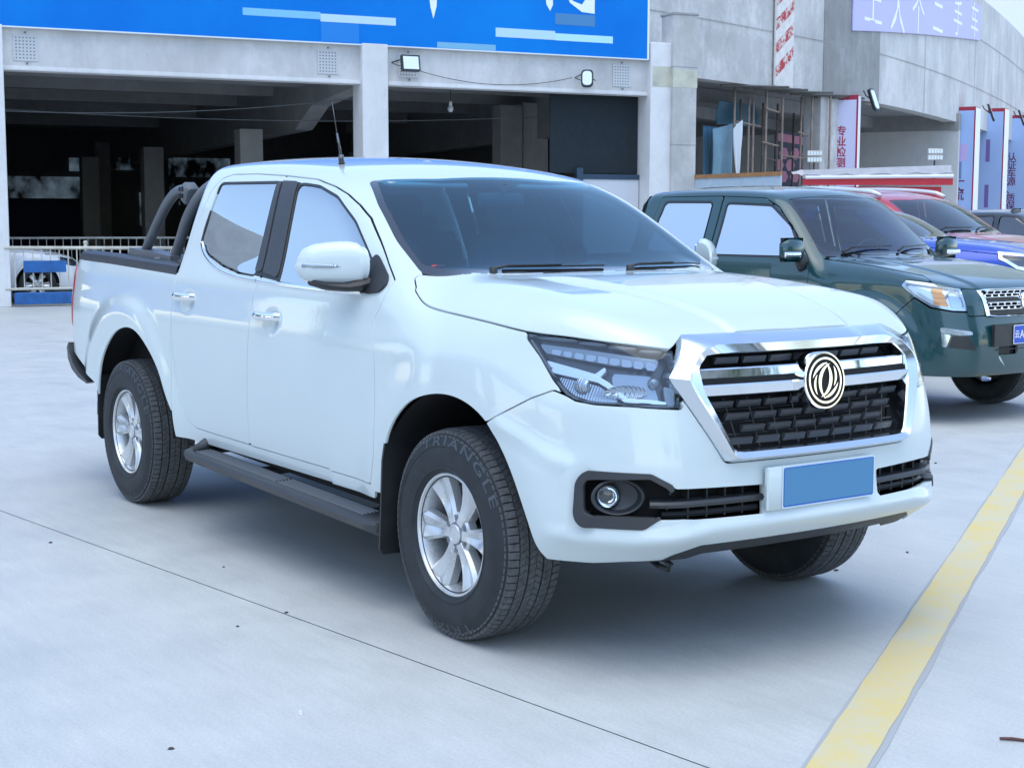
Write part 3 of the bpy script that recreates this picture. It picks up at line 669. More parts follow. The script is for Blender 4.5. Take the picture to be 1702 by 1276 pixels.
# blue sheets
def cloth(nm, ya, yb, off, zt, zb_, col, lab, seed=1, torn=False, nx=26, nz=24):
    random.seed(seed); V = []; F = []; ph = [random.uniform(0, 6) for _ in range(6)]
    for i in range(nx+1):
        for j in range(nz+1):
            u, v = i/nx, j/nz; y = ya+(yb-ya)*u; z = zt+(zb_-zt)*v
            if torn: z = zt-.25*(1-u)*(1-v)+(zb_-zt)*v; y = ya+(yb-ya)*u*(1-.18*v+.05*math.sin(5*v+ph[0]))
            d = .07*math.sin(9*u+ph[1]+1.5*v)*(.3+v)+.03*math.sin(21*u+ph[2])*(.5+.5*v)+.04*math.sin(4*v+ph[3]+3*u)
            V.append(cpt(y, off+d, z))
    for i in range(nx):
        for j in range(nz): a = i*(nz+1)+j; F.append((a, a+1, a+nz+2, a+nz+1))
    o = mesh_obj(nm, V, F, col, None, smooth=True); sol = o.modifiers.new('thickness', 'SOLIDIFY'); sol.thickness = .006; return tag(o, lab, 'tarpaulin')
M_tarp = simple('tarp_blue', (.07, .19, .29), .6, var=.15, vscale=2); M_tarp2 = simple('tarp_pale', (.17, .30, .38), .6, var=.15, vscale=2); M_tarpw = simple('tarp_white', (.6, .64, .68), .6)
cloth('tarpaulin', px2y(1161, -1), px2y(1187, -1), -1.0, 3.95, 0, M_tarp, 'flat dark blue sheet against the concrete pillar', 2)
cloth('tarpaulin', px2y(1184, -.55), px2y(1226, -.55), -.55, 4.10, 2.45, M_tarp2, 'pale blue torn tarpaulin hanging from the scaffold', 5, True)
cloth('tarpaulin', px2y(1219, -.2), px2y(1229, -.2), -.20, 4.10, 2.1, M_tarpw, 'narrow white strip of torn sheet at the edge of the pale blue tarpaulin', 8, True, 6, 30)
cloth('tarpaulin', px2y(1182, -2.4), px2y(1254, -2.4), -2.4, 4.85, 4.2, M_tarp, 'dark blue sheet bundled under the ceiling above the scaffold', 11)
# poster with pink discs
pa_, pb_ = cpt(px2y(1292, -2), -2.0, 0), cpt(px2y(1346, -1.6), -1.6, 0)
PM = frame_mat(pa_, pb_-pa_, (0, 0, 1)); PW = (pb_-pa_).length
ps = tag(empty('poster'), 'dark poster with pink hexagons hanging behind the scaffold', 'poster')
m = MB(); m.prism([(0, 1.0), (PW, 1.0), (PW, 4.05), (0, 4.1)], PM, .03); m.build('poster_sheet', simple('poster_navy', (.012, .022, .07), .5), ps)
M_pink = simple('poster_pink', (.62, .22, .34), .5); Q = PM @ Matrix.Translation((0, 0, .031))
m = MB(); m.prism([(.05, 3.82), (PW-.05, 3.72), (PW-.05, 3.95), (.05, 4.05)], Q, .002); m.build('poster_band', M_pink, ps)
for r_, row in enumerate(((.35, .80, 1.25), (.18, .62, 1.50), (.35, .80, 1.42))):
    for x in row:
        m = MB(); zc = 3.45-.34*r_; m.prism([(x+.19*math.cos(math.pi/3*k), zc+.19*math.sin(math.pi/3*k)) for k in range(6)], Q, .002); m.build('poster_hexagon', M_pink, ps)
m = MB(); m.prism([(.35, 2.32), (PW-.05, 2.42), (PW-.05, 2.50), (.35, 2.38)], Q, .002); m.build('poster_stripe', MATS['tarp_white'], ps)
m = MB(); m.prism([(PW*.72, 1.75), (PW-.02, 1.1), (PW-.02, 2.2)], Q, .002); m.build('poster_corner', M_tarp, ps)
# ------------------------------------------------------------------ sign columns
M_sblue = simple('sign_blue', (.36, .50, .80), .4, var=.05, vscale=.6); M_swhite = simple('sign_white', (.74, .74, .80), .4); M_sred = simple('sign_red', (.36, .02, .05), .45); M_spink = simple('sign_lilac', (.62, .62, .82), .4); M_glyph = simple('glyph_maroon', (.16, .03, .12), .5)
def sign(y, w, depth, z0, z1, chars, face, lab, gmat=None, blocks=(), gsize=.5, gz0=3.0, gstep=.62):
    """box column, one face towards the car park, the other along the wall"""
    p = cpt(y, .05, 0); tgt = Vector((cam.location.x, cam.location.y, 0)); fd = (tgt-p).normalized(); fd = (fd-Vector((.573, .82, 0))*.22).normalized()
    xd = Vector((-fd.y, fd.x, 0)); rz = math.atan2(xd.y, xd.x)
    r_ = tag(empty('sign_column'), lab, 'sign'); SM = frame_mat(p, xd, (0, 0, 1)); hw = w/2
    m = MB(); m.prism([(-hw, z0), (hw, z0), (hw, z1), (-hw, z1)], SM @ Matrix.Translation((0, 0, -depth)), depth-.02); m.build('sign_case', M_sred, r_)
    m = MB(); m.prism([(-hw+.05, z0), (hw-.05, z0), (hw-.05, z1-.14), (-hw+.05, z1-.14)], SM @ Matrix.Translation((0, 0, -.019)), .02); fo = m.build('sign_face', face, r_)
    m = MB(); m.prism([(0, z0), (depth, z0), (depth, z1-.03), (0, z1-.03)], frame_mat(p+xd*(hw+.003)-fd*.03, -fd, (0, 0, 1)), -.04); m.build('sign_side', M_swhite, r_)
    for i, ch in enumerate(chars):
        if ch == ' ': continue
        v, f = text_mesh(ch, gsize, 0, 2, 1, .006); T = SM @ Matrix.Translation((0, gz0-i*gstep, .0035)); mesh_obj('lettering', [T @ Vector(q) for q in v], f, gmat or M_glyph, fo)
    for (za, zb_, xa, xb, cm) in blocks:
        m = MB(); m.prism([(xa, za), (xb, za), (xb, zb_), (xa, zb_)], SM @ Matrix.Translation((0, 0, .0015)), .002); m.build('print_block', cm, fo)
    return r_
M_b1 = simple('block_lilac', (.52, .42, .72), .5); M_b2 = simple('block_slate', (.17, .27, .46), .5); M_b3 = simple('block_violet', (.19, .13, .38), .5)
sign(28.98, .92, .35, 0, 5.05, '专业检测', M_spink, 'lilac sign column with dark red characters next to the scaffold', M_sred, gsize=.30, gz0=4.02, gstep=.30)
sign(40.8, 1.10, .9, 0, 5.55, '一流', M_sblue, 'blue sign column bearing 一流 left of two similar columns', None, ((3.63, 4.22, -.10, .32, M_b1), (2.98, 3.60, -.12, .12, M_b2)), .50, 2.86, .46)
sign(46.2, 1.2, .9, 0, 5.9, '', M_sblue, 'blue sign column with violet printed blocks between two similar columns', None, ((3.8, 4.68, -.08, .08, M_b3), (2.0, 2.9, -.08, .08, M_b3)))
sign(52.7, 1.45, .9, 0, 6.1, '认证车源、质保', M_sblue, 'blue sign column bearing the most characters near the right edge', None, (), .40, 4.25, .36)
sign(57.8, 1.2, .9, 0, 6.3, '', M_spink, 'lilac sign column cut by the right edge of the photo')
def cflood(y, off, z, lab, ang):
    r_ = tag(empty('flood_light', cpt(y, off, z)), lab, 'flood light')
    m = MB(); M_ = Matrix.Rotation(ang, 4, 'Z') @ Matrix.Rotation(R(70), 4, 'Y'); m.prism(roundpoly([(-.34, -.17), (.34, -.17), (.34, .17), (-.34, .17)], .13), M_, .08); h = m.build('lamp_body', M_lamp, r_)
    m = MB(); m.prism(roundpoly([(-.29, -.12), (.29, -.12), (.29, .12), (-.29, .12)], .10), M_ @ Matrix.Translation((0, 0, .081)), .01); m.build('lamp_glass', M_lampface, h)
    m = MB(); m.tube([(0, 0, 0), (-.25, 0, .15), (-.35, 0, .3)], .02, 5); m.build('bracket', M_lamp, r_)
cflood(30.0, .5, 4.95, 'oval flood lamp on the wall just right of the lilac sign column', R(15)); cflood(42.8, .7, 5.45, 'tilted flood lamp over the gap after the 一流 sign', R(35)); cflood(49.2, .8, 5.7, 'tilted flood lamp over the gap before the sign with most characters', R(35))
for y, z, lab in ((33.6, 3.9, 'hanging lamp in the middle of the right hand bay'), (37.2, 3.55, 'dark bell shaped lamp beside the first blue sign column')):
    r_ = tag(empty('pendant_lamp', cpt(y, -3.0, z)), lab, 'pendant lamp'); m = MB(); m.tube([(0, 0, .1), (0, 0, 1.2)], .02, 5); m.build('rod', M_lampface, r_); m = MB(); m.lathe([(0, .14), (.07, .13), (.10, .05), (.28, -.06), (.27, -.07), (0, .0)], 16); m.build('lamp_shade', M_lamp, r_, smooth=True); m = MB(); m.lathe([(0, -.02), (.12, -.04), (.10, -.09), (0, -.10)], 12); m.build('lamp_bulb', M_lampface, r_, smooth=True)
# hoarding with an orange frame and the red booth
A_, B_ = Vector((-19.2, 17.07, 0)), Vector((-15.98, 16.73, 0)); HMt = frame_mat(A_, B_-A_, (0, 0, 1)); HW = (B_-A_).length
hd = tag(empty('notice_hoarding'), 'pale blue board in an orange wooden frame behind the green pickup', 'hoarding')
m = MB(); m.prism([(.05, .3), (HW, .3), (HW, 2.32), (.05, 2.32)], HMt, .03); m.build('board', simple('board_pale', (.42, .52, .60), .6, var=.08), hd)
M_wood = simple('frame_wood', (.34, .17, .07), .6, var=.2)
for pts in ([(0, 0), (.07, 0), (.07, 2.40), (0, 2.40)], [(.071, 2.32), (HW, 2.32), (HW, 2.40), (.071, 2.40)]):
    m = MB(); m.prism(pts, HMt @ Matrix.Translation((0, 0, -.01)), .06); m.build('frame_rail', M_wood, hd)
for k in range(6):
    m = MB(); m.box((-16.9-.28*k*.4-.9*0-.15*k, 16.86+.02*k, 2.05), (.10, .03, .05)); m.build('print_mark', M_b2, hd)
bt = tag(empty('sales_booth', (-20.6, 24.6, 0), math.atan2(2.7, 2.1)), 'red booth with a white sheeted roof and two lamp clusters on top', 'booth')
m = MB(); m.box((0, .9, 1.15), (3.1, 1.7, 2.3)); m.build('booth_wall', simple('booth_red', (.50, .02, .035), .5, var=.1), bt)
m = MB(); m.box((0, .0, 2.42), (3.6, .12, .16)); m.build('fascia', MATS['booth_red'], bt); m = MB(); m.tube([(-1.75, -.08, 2.52), (1.8, -.08, 2.56)], .045, 8); m.build('roof_pole', M_swhite, bt)
V = []; F = []; random.seed(4)
for i in range(31):
    for j in range(7):
        V.append((-1.85+3.65*i/30, -.10+1.9*j/6, 2.56+.16*(j/6)+.03*math.sin(i*.9+j)+.07*(i/30)+(random.uniform(-.02, .02) if j else .015*math.sin(i*2.3))))
for i in range(30):
    for j in range(6): a = i*7+j; F.append((a, a+7, a+8, a+1))
o = mesh_obj('roof_sheet', V, F, simple('sheet_grey', (.55, .54, .56), .7, var=.12, vscale=3), bt, smooth=True)
m = MB(); m.prism([(-1.8, 2.50), (1.75, 2.56), (1.75, 2.82), (-1.8, 2.70)], frame_mat((0, -.06, 0), (1, 0, 0), (0, 0, 1)), .01); m.build('roof_edge', MATS['sheet_grey'], bt)
for x in (-1.52, 1.38):
    for dz in (0, .155):
        m = MB(); m.box((x, .05, 2.95+dz+(.05 if x > 0 else 0)), (.36, .06, .13), bev=.01); lc = m.build('lamp_cluster', M_rail, bt, angle=30)
        for k in range(5): m = MB(); m.box((x-.14+k*.07, .015, 2.95+dz+(.05 if x > 0 else 0)), (.05, .01, .09)); m.build('lamp_cell', M_lampface, lc)
m = MB(); m.tube([(1.38, .1, 2.5), (1.38, .1, 2.95)], .02, 5); m.tube([(-1.52, .1, 2.5), (-1.52, .1, 2.95)], .02, 5); m.build('lamp_stand', M_lamp, bt)
print('env ok')
# ------------------------------------------------------------------ white pickup: the surface
W_prof = Spl([.36, .42, .47, .55, .70, .85, 1.0, 1.10, 1.18, 1.245, 1.30, 1.45, 1.60, 1.72, 1.80], [.845, .868, .880, .892, .905, .911, .911, .905, .892, .868, .845, .789, .733, .688, .66])
Z_roof = Spl([-2.7, -2.45, -2.1, -1.8, -1.5, -1.2, -1.0], [1.785, 1.797, 1.797, 1.786, 1.763, 1.727, 1.698])
H_hood = Spl([-.6, -.3, 0, .3, .55, .72, .82, .95], [1.300, 1.285, 1.269, 1.240, 1.196, 1.152, 1.122, 1.07])
XF = Spl([.30, .35, .39, .43, .47, .52, .60, .70, .80, .90, 1.0, 1.08, 1.14, 1.22], [.71, .775, .835, .893, .935, .950, .945, .940, .925, .900, .872, .845, .815, .76])
def flare(x, z, cx, cz, r0, r1, A):
    r = np.hypot(x-cx, (z-cz))
    return A*(1-sstep(r0, r1, r))
def side_w(x, z):
    w = W_prof(z)
    lo = 1-sstep(1.15, 1.6, z)
    w = w-0.035*sstep(-.95, -.35, x)*(1-lo)+0.008*sstep(-1.6, -2.5, x)*(1-lo)
    w = w-0.05*sstep(-3.5, -4.6, x)
    w = w-0.02*sstep(-.2, .5, x)*lo
    w = w+flare(x, z, 0, .375, .49, .72, .018)+flare(x, z, -3.11, .40, .58, .76, .028)
    # waist crease: a soft step under the belt line
    w = w-0.006*sstep(1.00, 1.13, z)*sstep(.1, -.4, x)
    for hx_, hz_ in ((-1.385, 1.058), (-2.295, 1.104)): w = w-.011*np.exp(-(((x-hx_)/.055)**2+((z-hz_)/.042)**2)**1.5)
    return w
def ridge_f(t, z, line, A, ra, rb):
    # soft ridge along a polyline in the (t, z) unrolling; ra wide on one side, rb on the other
    P = np.stack([np.asarray(t, float)+0*z, np.asarray(z, float)+0*t], -1); L = np.array(line); best = np.full(P.shape[:-1], 9.0)
    for a, b in zip(L[:-1], L[1:]):
        e = b-a; w = P-a; u = np.clip((w@e)/(e@e), 0, 1); q = w-u[..., None]*e; best = np.minimum(best, np.sqrt((q*q).sum(-1)+1e-4))
    h = np.maximum(0, 1-best/ra); return A*h*h*(1.0+.6*(1-h))
def F_truck(x, w, z):
    side = w-side_w(x, z)
    roof = z-(Z_roof(x)-0.040*(w/.6)**2-0.004*(w/.6)**6)
    xw = -.275-(z-1.285)*1.80-0.26*w*w
    ws = (x-xw)*0.485
    rear = (-2.535+0.08*(z-1.4)-x)
    cab = smax(smax(smax(side, roof, .13), ws, .15), rear, .06)
    cab = smax(cab, x+.12, .10)
    lean = 2.2*relu(z-.985)**2
    se = (w-(side_w(x, z)-lean))*0.93
    ridge = .40+.16*(0-x)
    hood = z-(H_hood(x)-0.004*(w/.7)**2+0.018*(1-sstep(ridge-.030, ridge+.030, w))*sstep(-.28, .10, x)-0.2*relu(w-.62)**2)
    kk = 2.3+1.5*sstep(.85, 1.12, z)
    drop = .16*w*w+kk*relu(w-.55)**2
    fr = (x-(XF(z)-drop))*(0.94-.18*sstep(.5, .9, w))
    # lower bar of the bumper stands proud, slot level recedes a little
    eng = smax(smax(se, hood, .12), fr, .17-.10*sstep(.80, .66, z))
    t = x-w
    eng = eng-ridge_f(t, z, T_r1, .014, .060, 0)*sstep(-.75, -.55, t)-ridge_f(t, z, T_r2, .020, .055, 0)*sstep(-.40, -.20, t)
    body = smin(cab, eng, .10)
    return np.where(x < -.9, cab, body)
T_r1 = [(-.60, .815), (-.45, .775), (-.33, .735), (-.215, .705), (-.215, .60), (-.225, .50)]
T_r2 = [(-.34, .478), (-.21, .470), (.10, .468), (.26, .478), (.45, .505), (.75, .512), (1.1, .512)]
CAR = Car(F_truck, -2.49, .80, 1.0, 1.0)
def F_bed(x, w, z):
    tail = (-4.22+.03*(z-.9)-x)+.10*(w/.8)**4
    return smax(w-side_w(x, z), tail, .16)
# ------------------------------------------------------------------ outlines
# (x, z) on the flank
T_win_r = roundpoly([(-2.300, 1.352), (-2.345, 1.40), (-2.325, 1.658), (-1.722, 1.652), (-1.648, 1.250), (-1.81, 1.257), (-2.01, 1.284), (-2.16, 1.318)], [.04, .05, .035, .012, .012, .3, .3, .2])
T_win_f = roundpoly([(-1.400, 1.230), (-1.515, 1.643), (-1.32, 1.627), (-1.125, 1.580), (-.905, 1.478), (-.640, 1.300), (-.610, 1.222), (-.9, 1.212)], [.012, .03, .3, .3, .4, .10, .05, .3])
T_pillar = [(-1.735, 1.662), (-1.50, 1.652), (-1.37, 1.226), (-1.665, 1.246)]
T_split = [(-1.675, 1.72), (-1.60, 1.40), (-1.575, 1.25), (-1.60, 1.10), (-1.612, .978), (-1.640, .767), (-1.675, .42)]
T_door_f = np.array([(-.515, .452), (-.478, .60), (-.462, .739), (-.472, .963), (-.512, 1.120), (-.488, 1.170), (-.478, 1.262), (-.569, 1.319), (-.701, 1.409), (-.836, 1.498), (-.947, 1.551), (-1.066, 1.596), (-1.184, 1.628), (-1.37, 1.662)]
    + [(p[0], min(p[1], 1.684)) for p in T_split[:-1]]+[(-1.67, .490), (-1.665, .487), (-.53, .484)])[1:]
T_door_r = np.array([(p[0], min(p[1], 1.684)) for p in T_split[::-1][1:]][::1]+[(-1.971, 1.699), (-2.23, 1.702), (-2.33, 1.685), (-2.40, 1.63), (-2.435, 1.50), (-2.47, 1.35), (-2.485, 1.23), (-2.487, 1.05), (-2.482, .92), (-2.458, .746), (-2.415, .602), (-2.345, .522), (-2.27, .497), (-2.1, .494), (-1.668, .490)])
T_arch_f = bez([(-.43, .20), (-.44, .42), (-.415, .559), (-.352, .704), (-.239, .810), (-.104, .867), (.036, .882), (.160, .860), (.261, .806), (.342, .723), (.402, .630), (.453, .515), (.486, .416), (.515, .345), (.54, .20)], k=4)
T_arch_r = bez([(-3.50, .20), (-3.54, .45), (-3.462, .656), (-3.363, .785), (-3.203, .893), (-3.033, .935), (-2.882, .921), (-2.729, .846), (-2.615, .750), (-2.548, .637), (-2.49, .545), (-2.44, .482), (-2.40, .40), (-2.40, .20)], k=4)
# (x, w) seen from above
T_ws = roundpoly([(-1.025, -.30), (-1.025, .30), (-1.100, .592), (-.887, .668), (-.648, .724), (-.435, .742), (-.385, .690), (-.27, .48), (-.235, .25), (-.235, -.25)], [.3, .3, .05, .3, .5, .035, .10, .3, .3, .3])
T_ws_in = roundpoly([(-1.045, -.30), (-1.045, .30), (-1.09, .560), (-.887, .636), (-.648, .693), (-.475, .712), (-.42, .65), (-.33, .48), (-.29, .25), (-.29, -.25)], [.3, .3, .05, .3, .5, .035, .10, .3, .3, .3])
T_hood = roundpoly([(-.215, -.3), (-.235, .45), (-.36, .66), (-.425, .752), (-.424, .779), (-.374, .801), (-.325, .86), (-.20, .92), (.111, .92), (.45, .92), (.62, .83), (.80, .66), (.83, .56), (.775, .515), (.755, .478), (.782, .25), (.790, 0), (.790, -.3)], [.3, .3, .1, .012, .02, .02, .06, .1, .3, .15, .15, .15, .01, .01, .02, .3, .3, .3])
Z_cut = ([-1.24, -1.18, -1.13, -1.034, -.90, -.722, -.58, -.441, -.25, -.08, .10, .228, .252, .275, .30], [1.262, 1.232, 1.200, 1.171, 1.159, 1.146, 1.134, 1.121, 1.112, 1.101, 1.089, 1.078, 1.098, 1.125, 1.10])
Z_cutf = Spl(*[list(v[:12]) for v in Z_cut])
def hood_field(P):
    t = P[..., 0]-P[..., 1]; zc = np.where(t < .228, Z_cutf(t), np.interp(t, *Z_cut)); zc = np.where(t < -1.24, 1.0, zc); zc = np.where(t > .30, 1.0, zc)
    return np.maximum(sdf_poly(P[..., [0, 1]], T_hood), (zc-P[..., 2])*.8)
# (t, z), t = x - w, on the front corner
T_lamp = roundpoly([(-.461, 1.104), (-.430, 1.150), (-.25, 1.150), (-.08, 1.145), (.245, 1.13), (.239, 1.076), (.268, 1.006), (.290, .893), (.069, .903), (-.10, .906), (-.190, .914), (-.240, .930), (-.309, .976), (-.386, 1.049)], [.008, .008, .1, .1, .01, .01, .02, .008, .1, .08, .08, .06, .1, .1])
T_bump = np.array([(-.95, .20), (1.3, .20), (1.3, 1.06), (.262, 1.06), (.271, 1.006), (.294, .893), (.069, .903), (-.10, .906), (-.190, .914), (-.240, .930), (-.300, .943), (-.41, .912), (-.512, .872), (-.60, .838), (-.668, .806), (-.80, .76)])
T_bzo = roundpoly([(-.130, .696), (.165, .692), (.265, .654), (.262, .60), (.205, .548), (.135, .514), (-.135, .514), (-.188, .548), (-.178, .66)], [.03, .02, .01, .01, .008, .008, .03, .04, .03])
T_bzi = roundpoly([(-.125, .668), (.16, .676), (.245, .642), (.262, .60), (.20, .552), (.16, .550), (-.10, .550), (-.135, .565), (-.138, .650)], [.02, .02, .01, .01, .008, .01, .02, .02, .02])
T_slot = roundpoly([(.18, .655), (.245, .644), (.665, .634), (.668, .542), (.2, .545)], [.01, .01, .006, .006, .01])
T_zb = ([-.80, -.35, -.256, -.235, -.14, .04, .206, .256, .383, .75, .97], [.36, .337, .337, .341, .378, .391, .396, .417, .450, .453, .453])
# (w, z), grille
GR_O = roundpoly([(-.478, 1.122), (.478, 1.122), (.590, .990), (.425, .716), (-.425, .716), (-.590, .990)], [.02, .02, .015, .03, .03, .015])
GR_I = roundpoly([(-.438, 1.060), (.438, 1.060), (.488, 1.022), (.480, .94), (.400, .752), (-.400, .752), (-.480, .94), (-.488, 1.022)], [.012, .012, .012, .05, .03, .03, .05, .012])
# ------------------------------------------------------------------ materials of the white pickup
M_white = paint('white_paint', (.575, .645, .655))
M_black = simple('black_plastic', (.018, .019, .021), .45, var=.15, bmp=.15, bscale=350)
M_dgrey = simple('grey_plastic', (.035, .038, .043), .42, var=.15, vscale=5, bmp=.1, bscale=400)
M_gloss = simple('gloss_black', (.008, .009, .011), .08, coat=1)
M_deep = simple('deep_black', (.006, .006, .007), .8)
M_chrome = simple('chrome', (.86, .88, .90), .045, metal=1.0)
M_satin = simple('satin_chrome', (.72, .76, .80), .16, metal=1.0)
M_silver = simple('silver_alloy', (.60, .62, .64), .30, metal=.55, coat=.6, var=.05)
M_ws = glass('windscreen_glass', (.26, .54, .68), 1.52, add=.05, refl=(.72, .92, 1.0))
M_side = glass('tinted_side_glass', (.10, .13, .15), 1.60, add=.46, refl=(.92, .97, 1.0))
M_clear = glass('clear_lens', (.86, .90, .94), 1.5, add=.02)
# ------------------------------------------------------------------ panels
GAP = .0033
def fields():
    PA, PB = CAR.PA, CAR.PB
    xz, xw = PA[..., [0, 2]], PA[..., [0, 1]]
    up = PA[..., 1] < .5
    d = {}
    d['df'] = sdf_poly(xz, T_door_f); d['dr'] = sdf_poly(xz, T_door_r)
    d['af'] = sdf_poly(xz, T_arch_f); d['af'] = np.where(PA[..., 1] < .6, .5, d['af'])
    lowm = PA[..., 2] < 1.0
    d['ws'] = np.where(lowm, .5, sdf_poly(xw, T_ws)); d['wsi'] = np.where(lowm, .5, sdf_poly(xw, T_ws_in))
    d['ho'] = np.where(lowm, .5, hood_field(PA))
    d['wr'] = sdf_poly(xz, T_win_r); d['wf'] = sdf_poly(xz, T_win_f)
    d['dlo'] = np.minimum(np.minimum(d['wr'], d['wf'])-.011, sdf_poly(xz, T_pillar))
    tz = np.stack([PB[..., 0]-PB[..., 1], PB[..., 2]], -1); wz = PB[..., [1, 2]]
    b = {}
    b['ho'] = np.where(PB[..., 2] < 1.03, .5, hood_field(PB)); b['hl'] = np.maximum(sdf_poly(tz, T_lamp), .001-b['ho']); b['bp'] = sdf_poly(tz, T_bump)
    b['af'] = np.where(PB[..., 1] < .6, .5, sdf_poly(PB[..., [0, 2]], T_arch_f))
    b['bzo'] = sdf_poly(tz, T_bzo); b['bzi'] = sdf_poly(tz, T_bzi); b['sl'] = sdf_poly(tz, T_slot)
    b['gro'] = sdf_poly(wz, GR_O); b['gri'] = sdf_poly(wz, GR_I)
    b['zb'] = np.interp(tz[..., 0], *T_zb)-PB[..., 2]
    return d, b
DA, DB = fields()
PA, NA, PB, NB = CAR.PA, CAR.NA, CAR.PB, CAR.NB
mx = lambda *a: np.maximum.reduce(a)
XS = .20
truck = tag(empty('pickup_truck'), 'white crew cab pickup truck with chrome grille parked closest to the camera', 'pickup truck')
S = mx(GAP-np.minimum.reduce([DA['df'], DA['dr'], DA['af'], DA['ho']]), .0012-DA['ws'], .462-PA[..., 2]-.03*(PA[..., 0] < -.5))
SBf = mx(GAP-np.minimum.reduce([DB['ho'], DB['hl'], DB['bp'], DB['af']]), XS-.035-PB[..., 0], PB[..., 0]-PB[..., 1]-.2, PB[..., 2]-1.19, -(PB[..., 1]-.4))
KA = int(np.argmin(np.abs(PA[:, 0, 0]-XS)))+1
body_o = panel('body_shell', M_white, truck, [(PA[:KA], NA[:KA], S[:KA]), (PB-NB*.0007, NB, SBf)], both=True)
panel('gap_shade_shell', M_deep, truck, [(PA, NA, mx(.006-DA['dlo'], .02-DA['ws'], .012-DA['af'], PA[..., 0]-XS, .50-PA[..., 2], PA[..., 2]-1.72)), (PB, NB, mx(.02-DB['hl'], .012-DB['af'], XS-PB[..., 0], .03-DB['gri'], .03-DB['bzo'], .02-DB['sl'], PB[..., 2]-1.08, .46-PB[..., 2]))], both=True, flange=0, off=-.0155)  # black sheet under the panels, stands in for shade in the gaps
for sd in (-1, 1):
    for nm, k, w in (('front_door', 'df', 'wf'), ('rear_door', 'dr', 'wr')):
        S = mx(DA[k]+GAP, -(DA['dlo']), PA[..., 0]-.1)
        dr_o = panel(nm, M_white, truck, [(PA, NA, S)], side=sd, flange=.014)
        S = mx(DA[k]+GAP, DA['dlo'], .001-DA[w]); panel('window_trim', M_gloss if False else M_black, dr_o, [(PA, NA, S)], side=sd, flange=.010, off=-.002)
        S = mx(DA[w]); panel('window_glass', M_side, dr_o, [(PA, NA, S)], side=sd, flange=0, off=-.007)
# hood: sampled straight down
hx, hw = np.meshgrid(np.linspace(-.46, .83, 108), np.linspace(0, .87, 76), indexing='ij')
O = np.stack([hx, hw, np.full_like(hx, .60)], -1); HP = solve(F_truck, O, np.broadcast_to(np.array([0, 0, 1.0]), O.shape), 0, 1.2); HN = grad(F_truck, HP)
HN[:, 0, 1] = 0
panel('hood', M_white, truck, [(HP, HN, hood_field(HP)+GAP)], both=True, flange=.018)
wsf = panel('windscreen_frame', M_gloss, truck, [(PA, NA, mx(DA['ws'], .0005-DA['wsi']))], both=True, flange=.006, off=-.002)
panel('windscreen', M_ws, truck, [(PA, NA, DA['wsi'])], both=True, flange=0, off=-.002)
SB = mx(DB['bp']+GAP, DB['zb'], .0015-DB['bzo'], .0015-DB['sl'], .004-DB['gro'], GAP-DB['af'], -(PB[..., 0]-.18))
bump_o = panel('front_bumper', M_white, truck, [(PB, NB, SB)], both=True, flange=.03)
# table of the nose, so that small parts can be set on it quickly
_w = np.linspace(0, .70, 71); _z = np.linspace(.40, 1.14, 75); _W, _Z = np.meshgrid(_w, _z, indexing='ij')
_O = np.stack([np.full_like(_W, -.2), _W, _Z], -1); NOSE = solve(F_truck, _O, np.broadcast_to(np.array([1.0, 0, 0]), _O.shape), .02, 2.0)[..., 0]
def nose_x(w, z):
    a = min(abs(w)/.01, 69.999); b = min(max((z-.40)/.01, 0), 73.999); i, j = int(a), int(b); a -= i; b -= j
    return float(NOSE[i, j]*(1-a)*(1-b)+NOSE[i+1, j]*a*(1-b)+NOSE[i, j+1]*(1-a)*b+NOSE[i+1, j+1]*a*b)
print('body ok')
# ------------------------------------------------------------------ white pickup: grille, lamps, bezels
def V3(P, off=None, N=None): return [tuple(p) for p in P]
def front_loop(poly, off, n=None, dx=0.0):
    p = resample(poly, n) if n else np.asarray(poly); P, N = CAR.front(p); P = P+np.array([off, 0, 0]); return P
def loopset(polyO, polyI, n=120):
    """pairs of matching loops by angle about the centre"""
    return resample(polyO, n), resample(polyI, n)
def match(poly, c, n=140):
    """points of poly hit by rays from c, same angles for every loop"""
    out = []
    V = np.asarray(poly); Wp = np.roll(V, -1, 0)
    for k in range(n):
        a = 2*math.pi*k/n; d = np.array([math.cos(a), math.sin(a)]); best = None
        for p, q in zip(V, Wp):
            e = q-p; den = d[0]*(-e[1])+e[0]*d[1]
            if abs(den) < 1e-12: continue
            r = p-c; t = (r[0]*(-e[1])+e[0]*r[1])/den; u = (d[0]*r[1]-d[1]*r[0])/den
            if t > 0 and -1e-9 <= u <= 1+1e-9 and (best is None or t > best): best = t
        out.append(c+d*best)
    return np.array(out)
gc = np.array([0.0, .93])
gO = match(GR_O, gc, 180); gI = match(GR_I, gc, 180)
def gl(a, off):      # blend outer->inner loops
    p = gO*(1-a)+gI*a; P, N = CAR.front(p); P = P.copy(); P[:, 0] += off; return P
gr = ring_loft('grille_surround', [gl(0, -.03), gl(0, .002), gl(.06, .010), gl(.42, .040), gl(.50, .042), gl(.94, .026), gl(1.0, .020), gl(1.02, -.06)], M_satin, truck, angle=22)
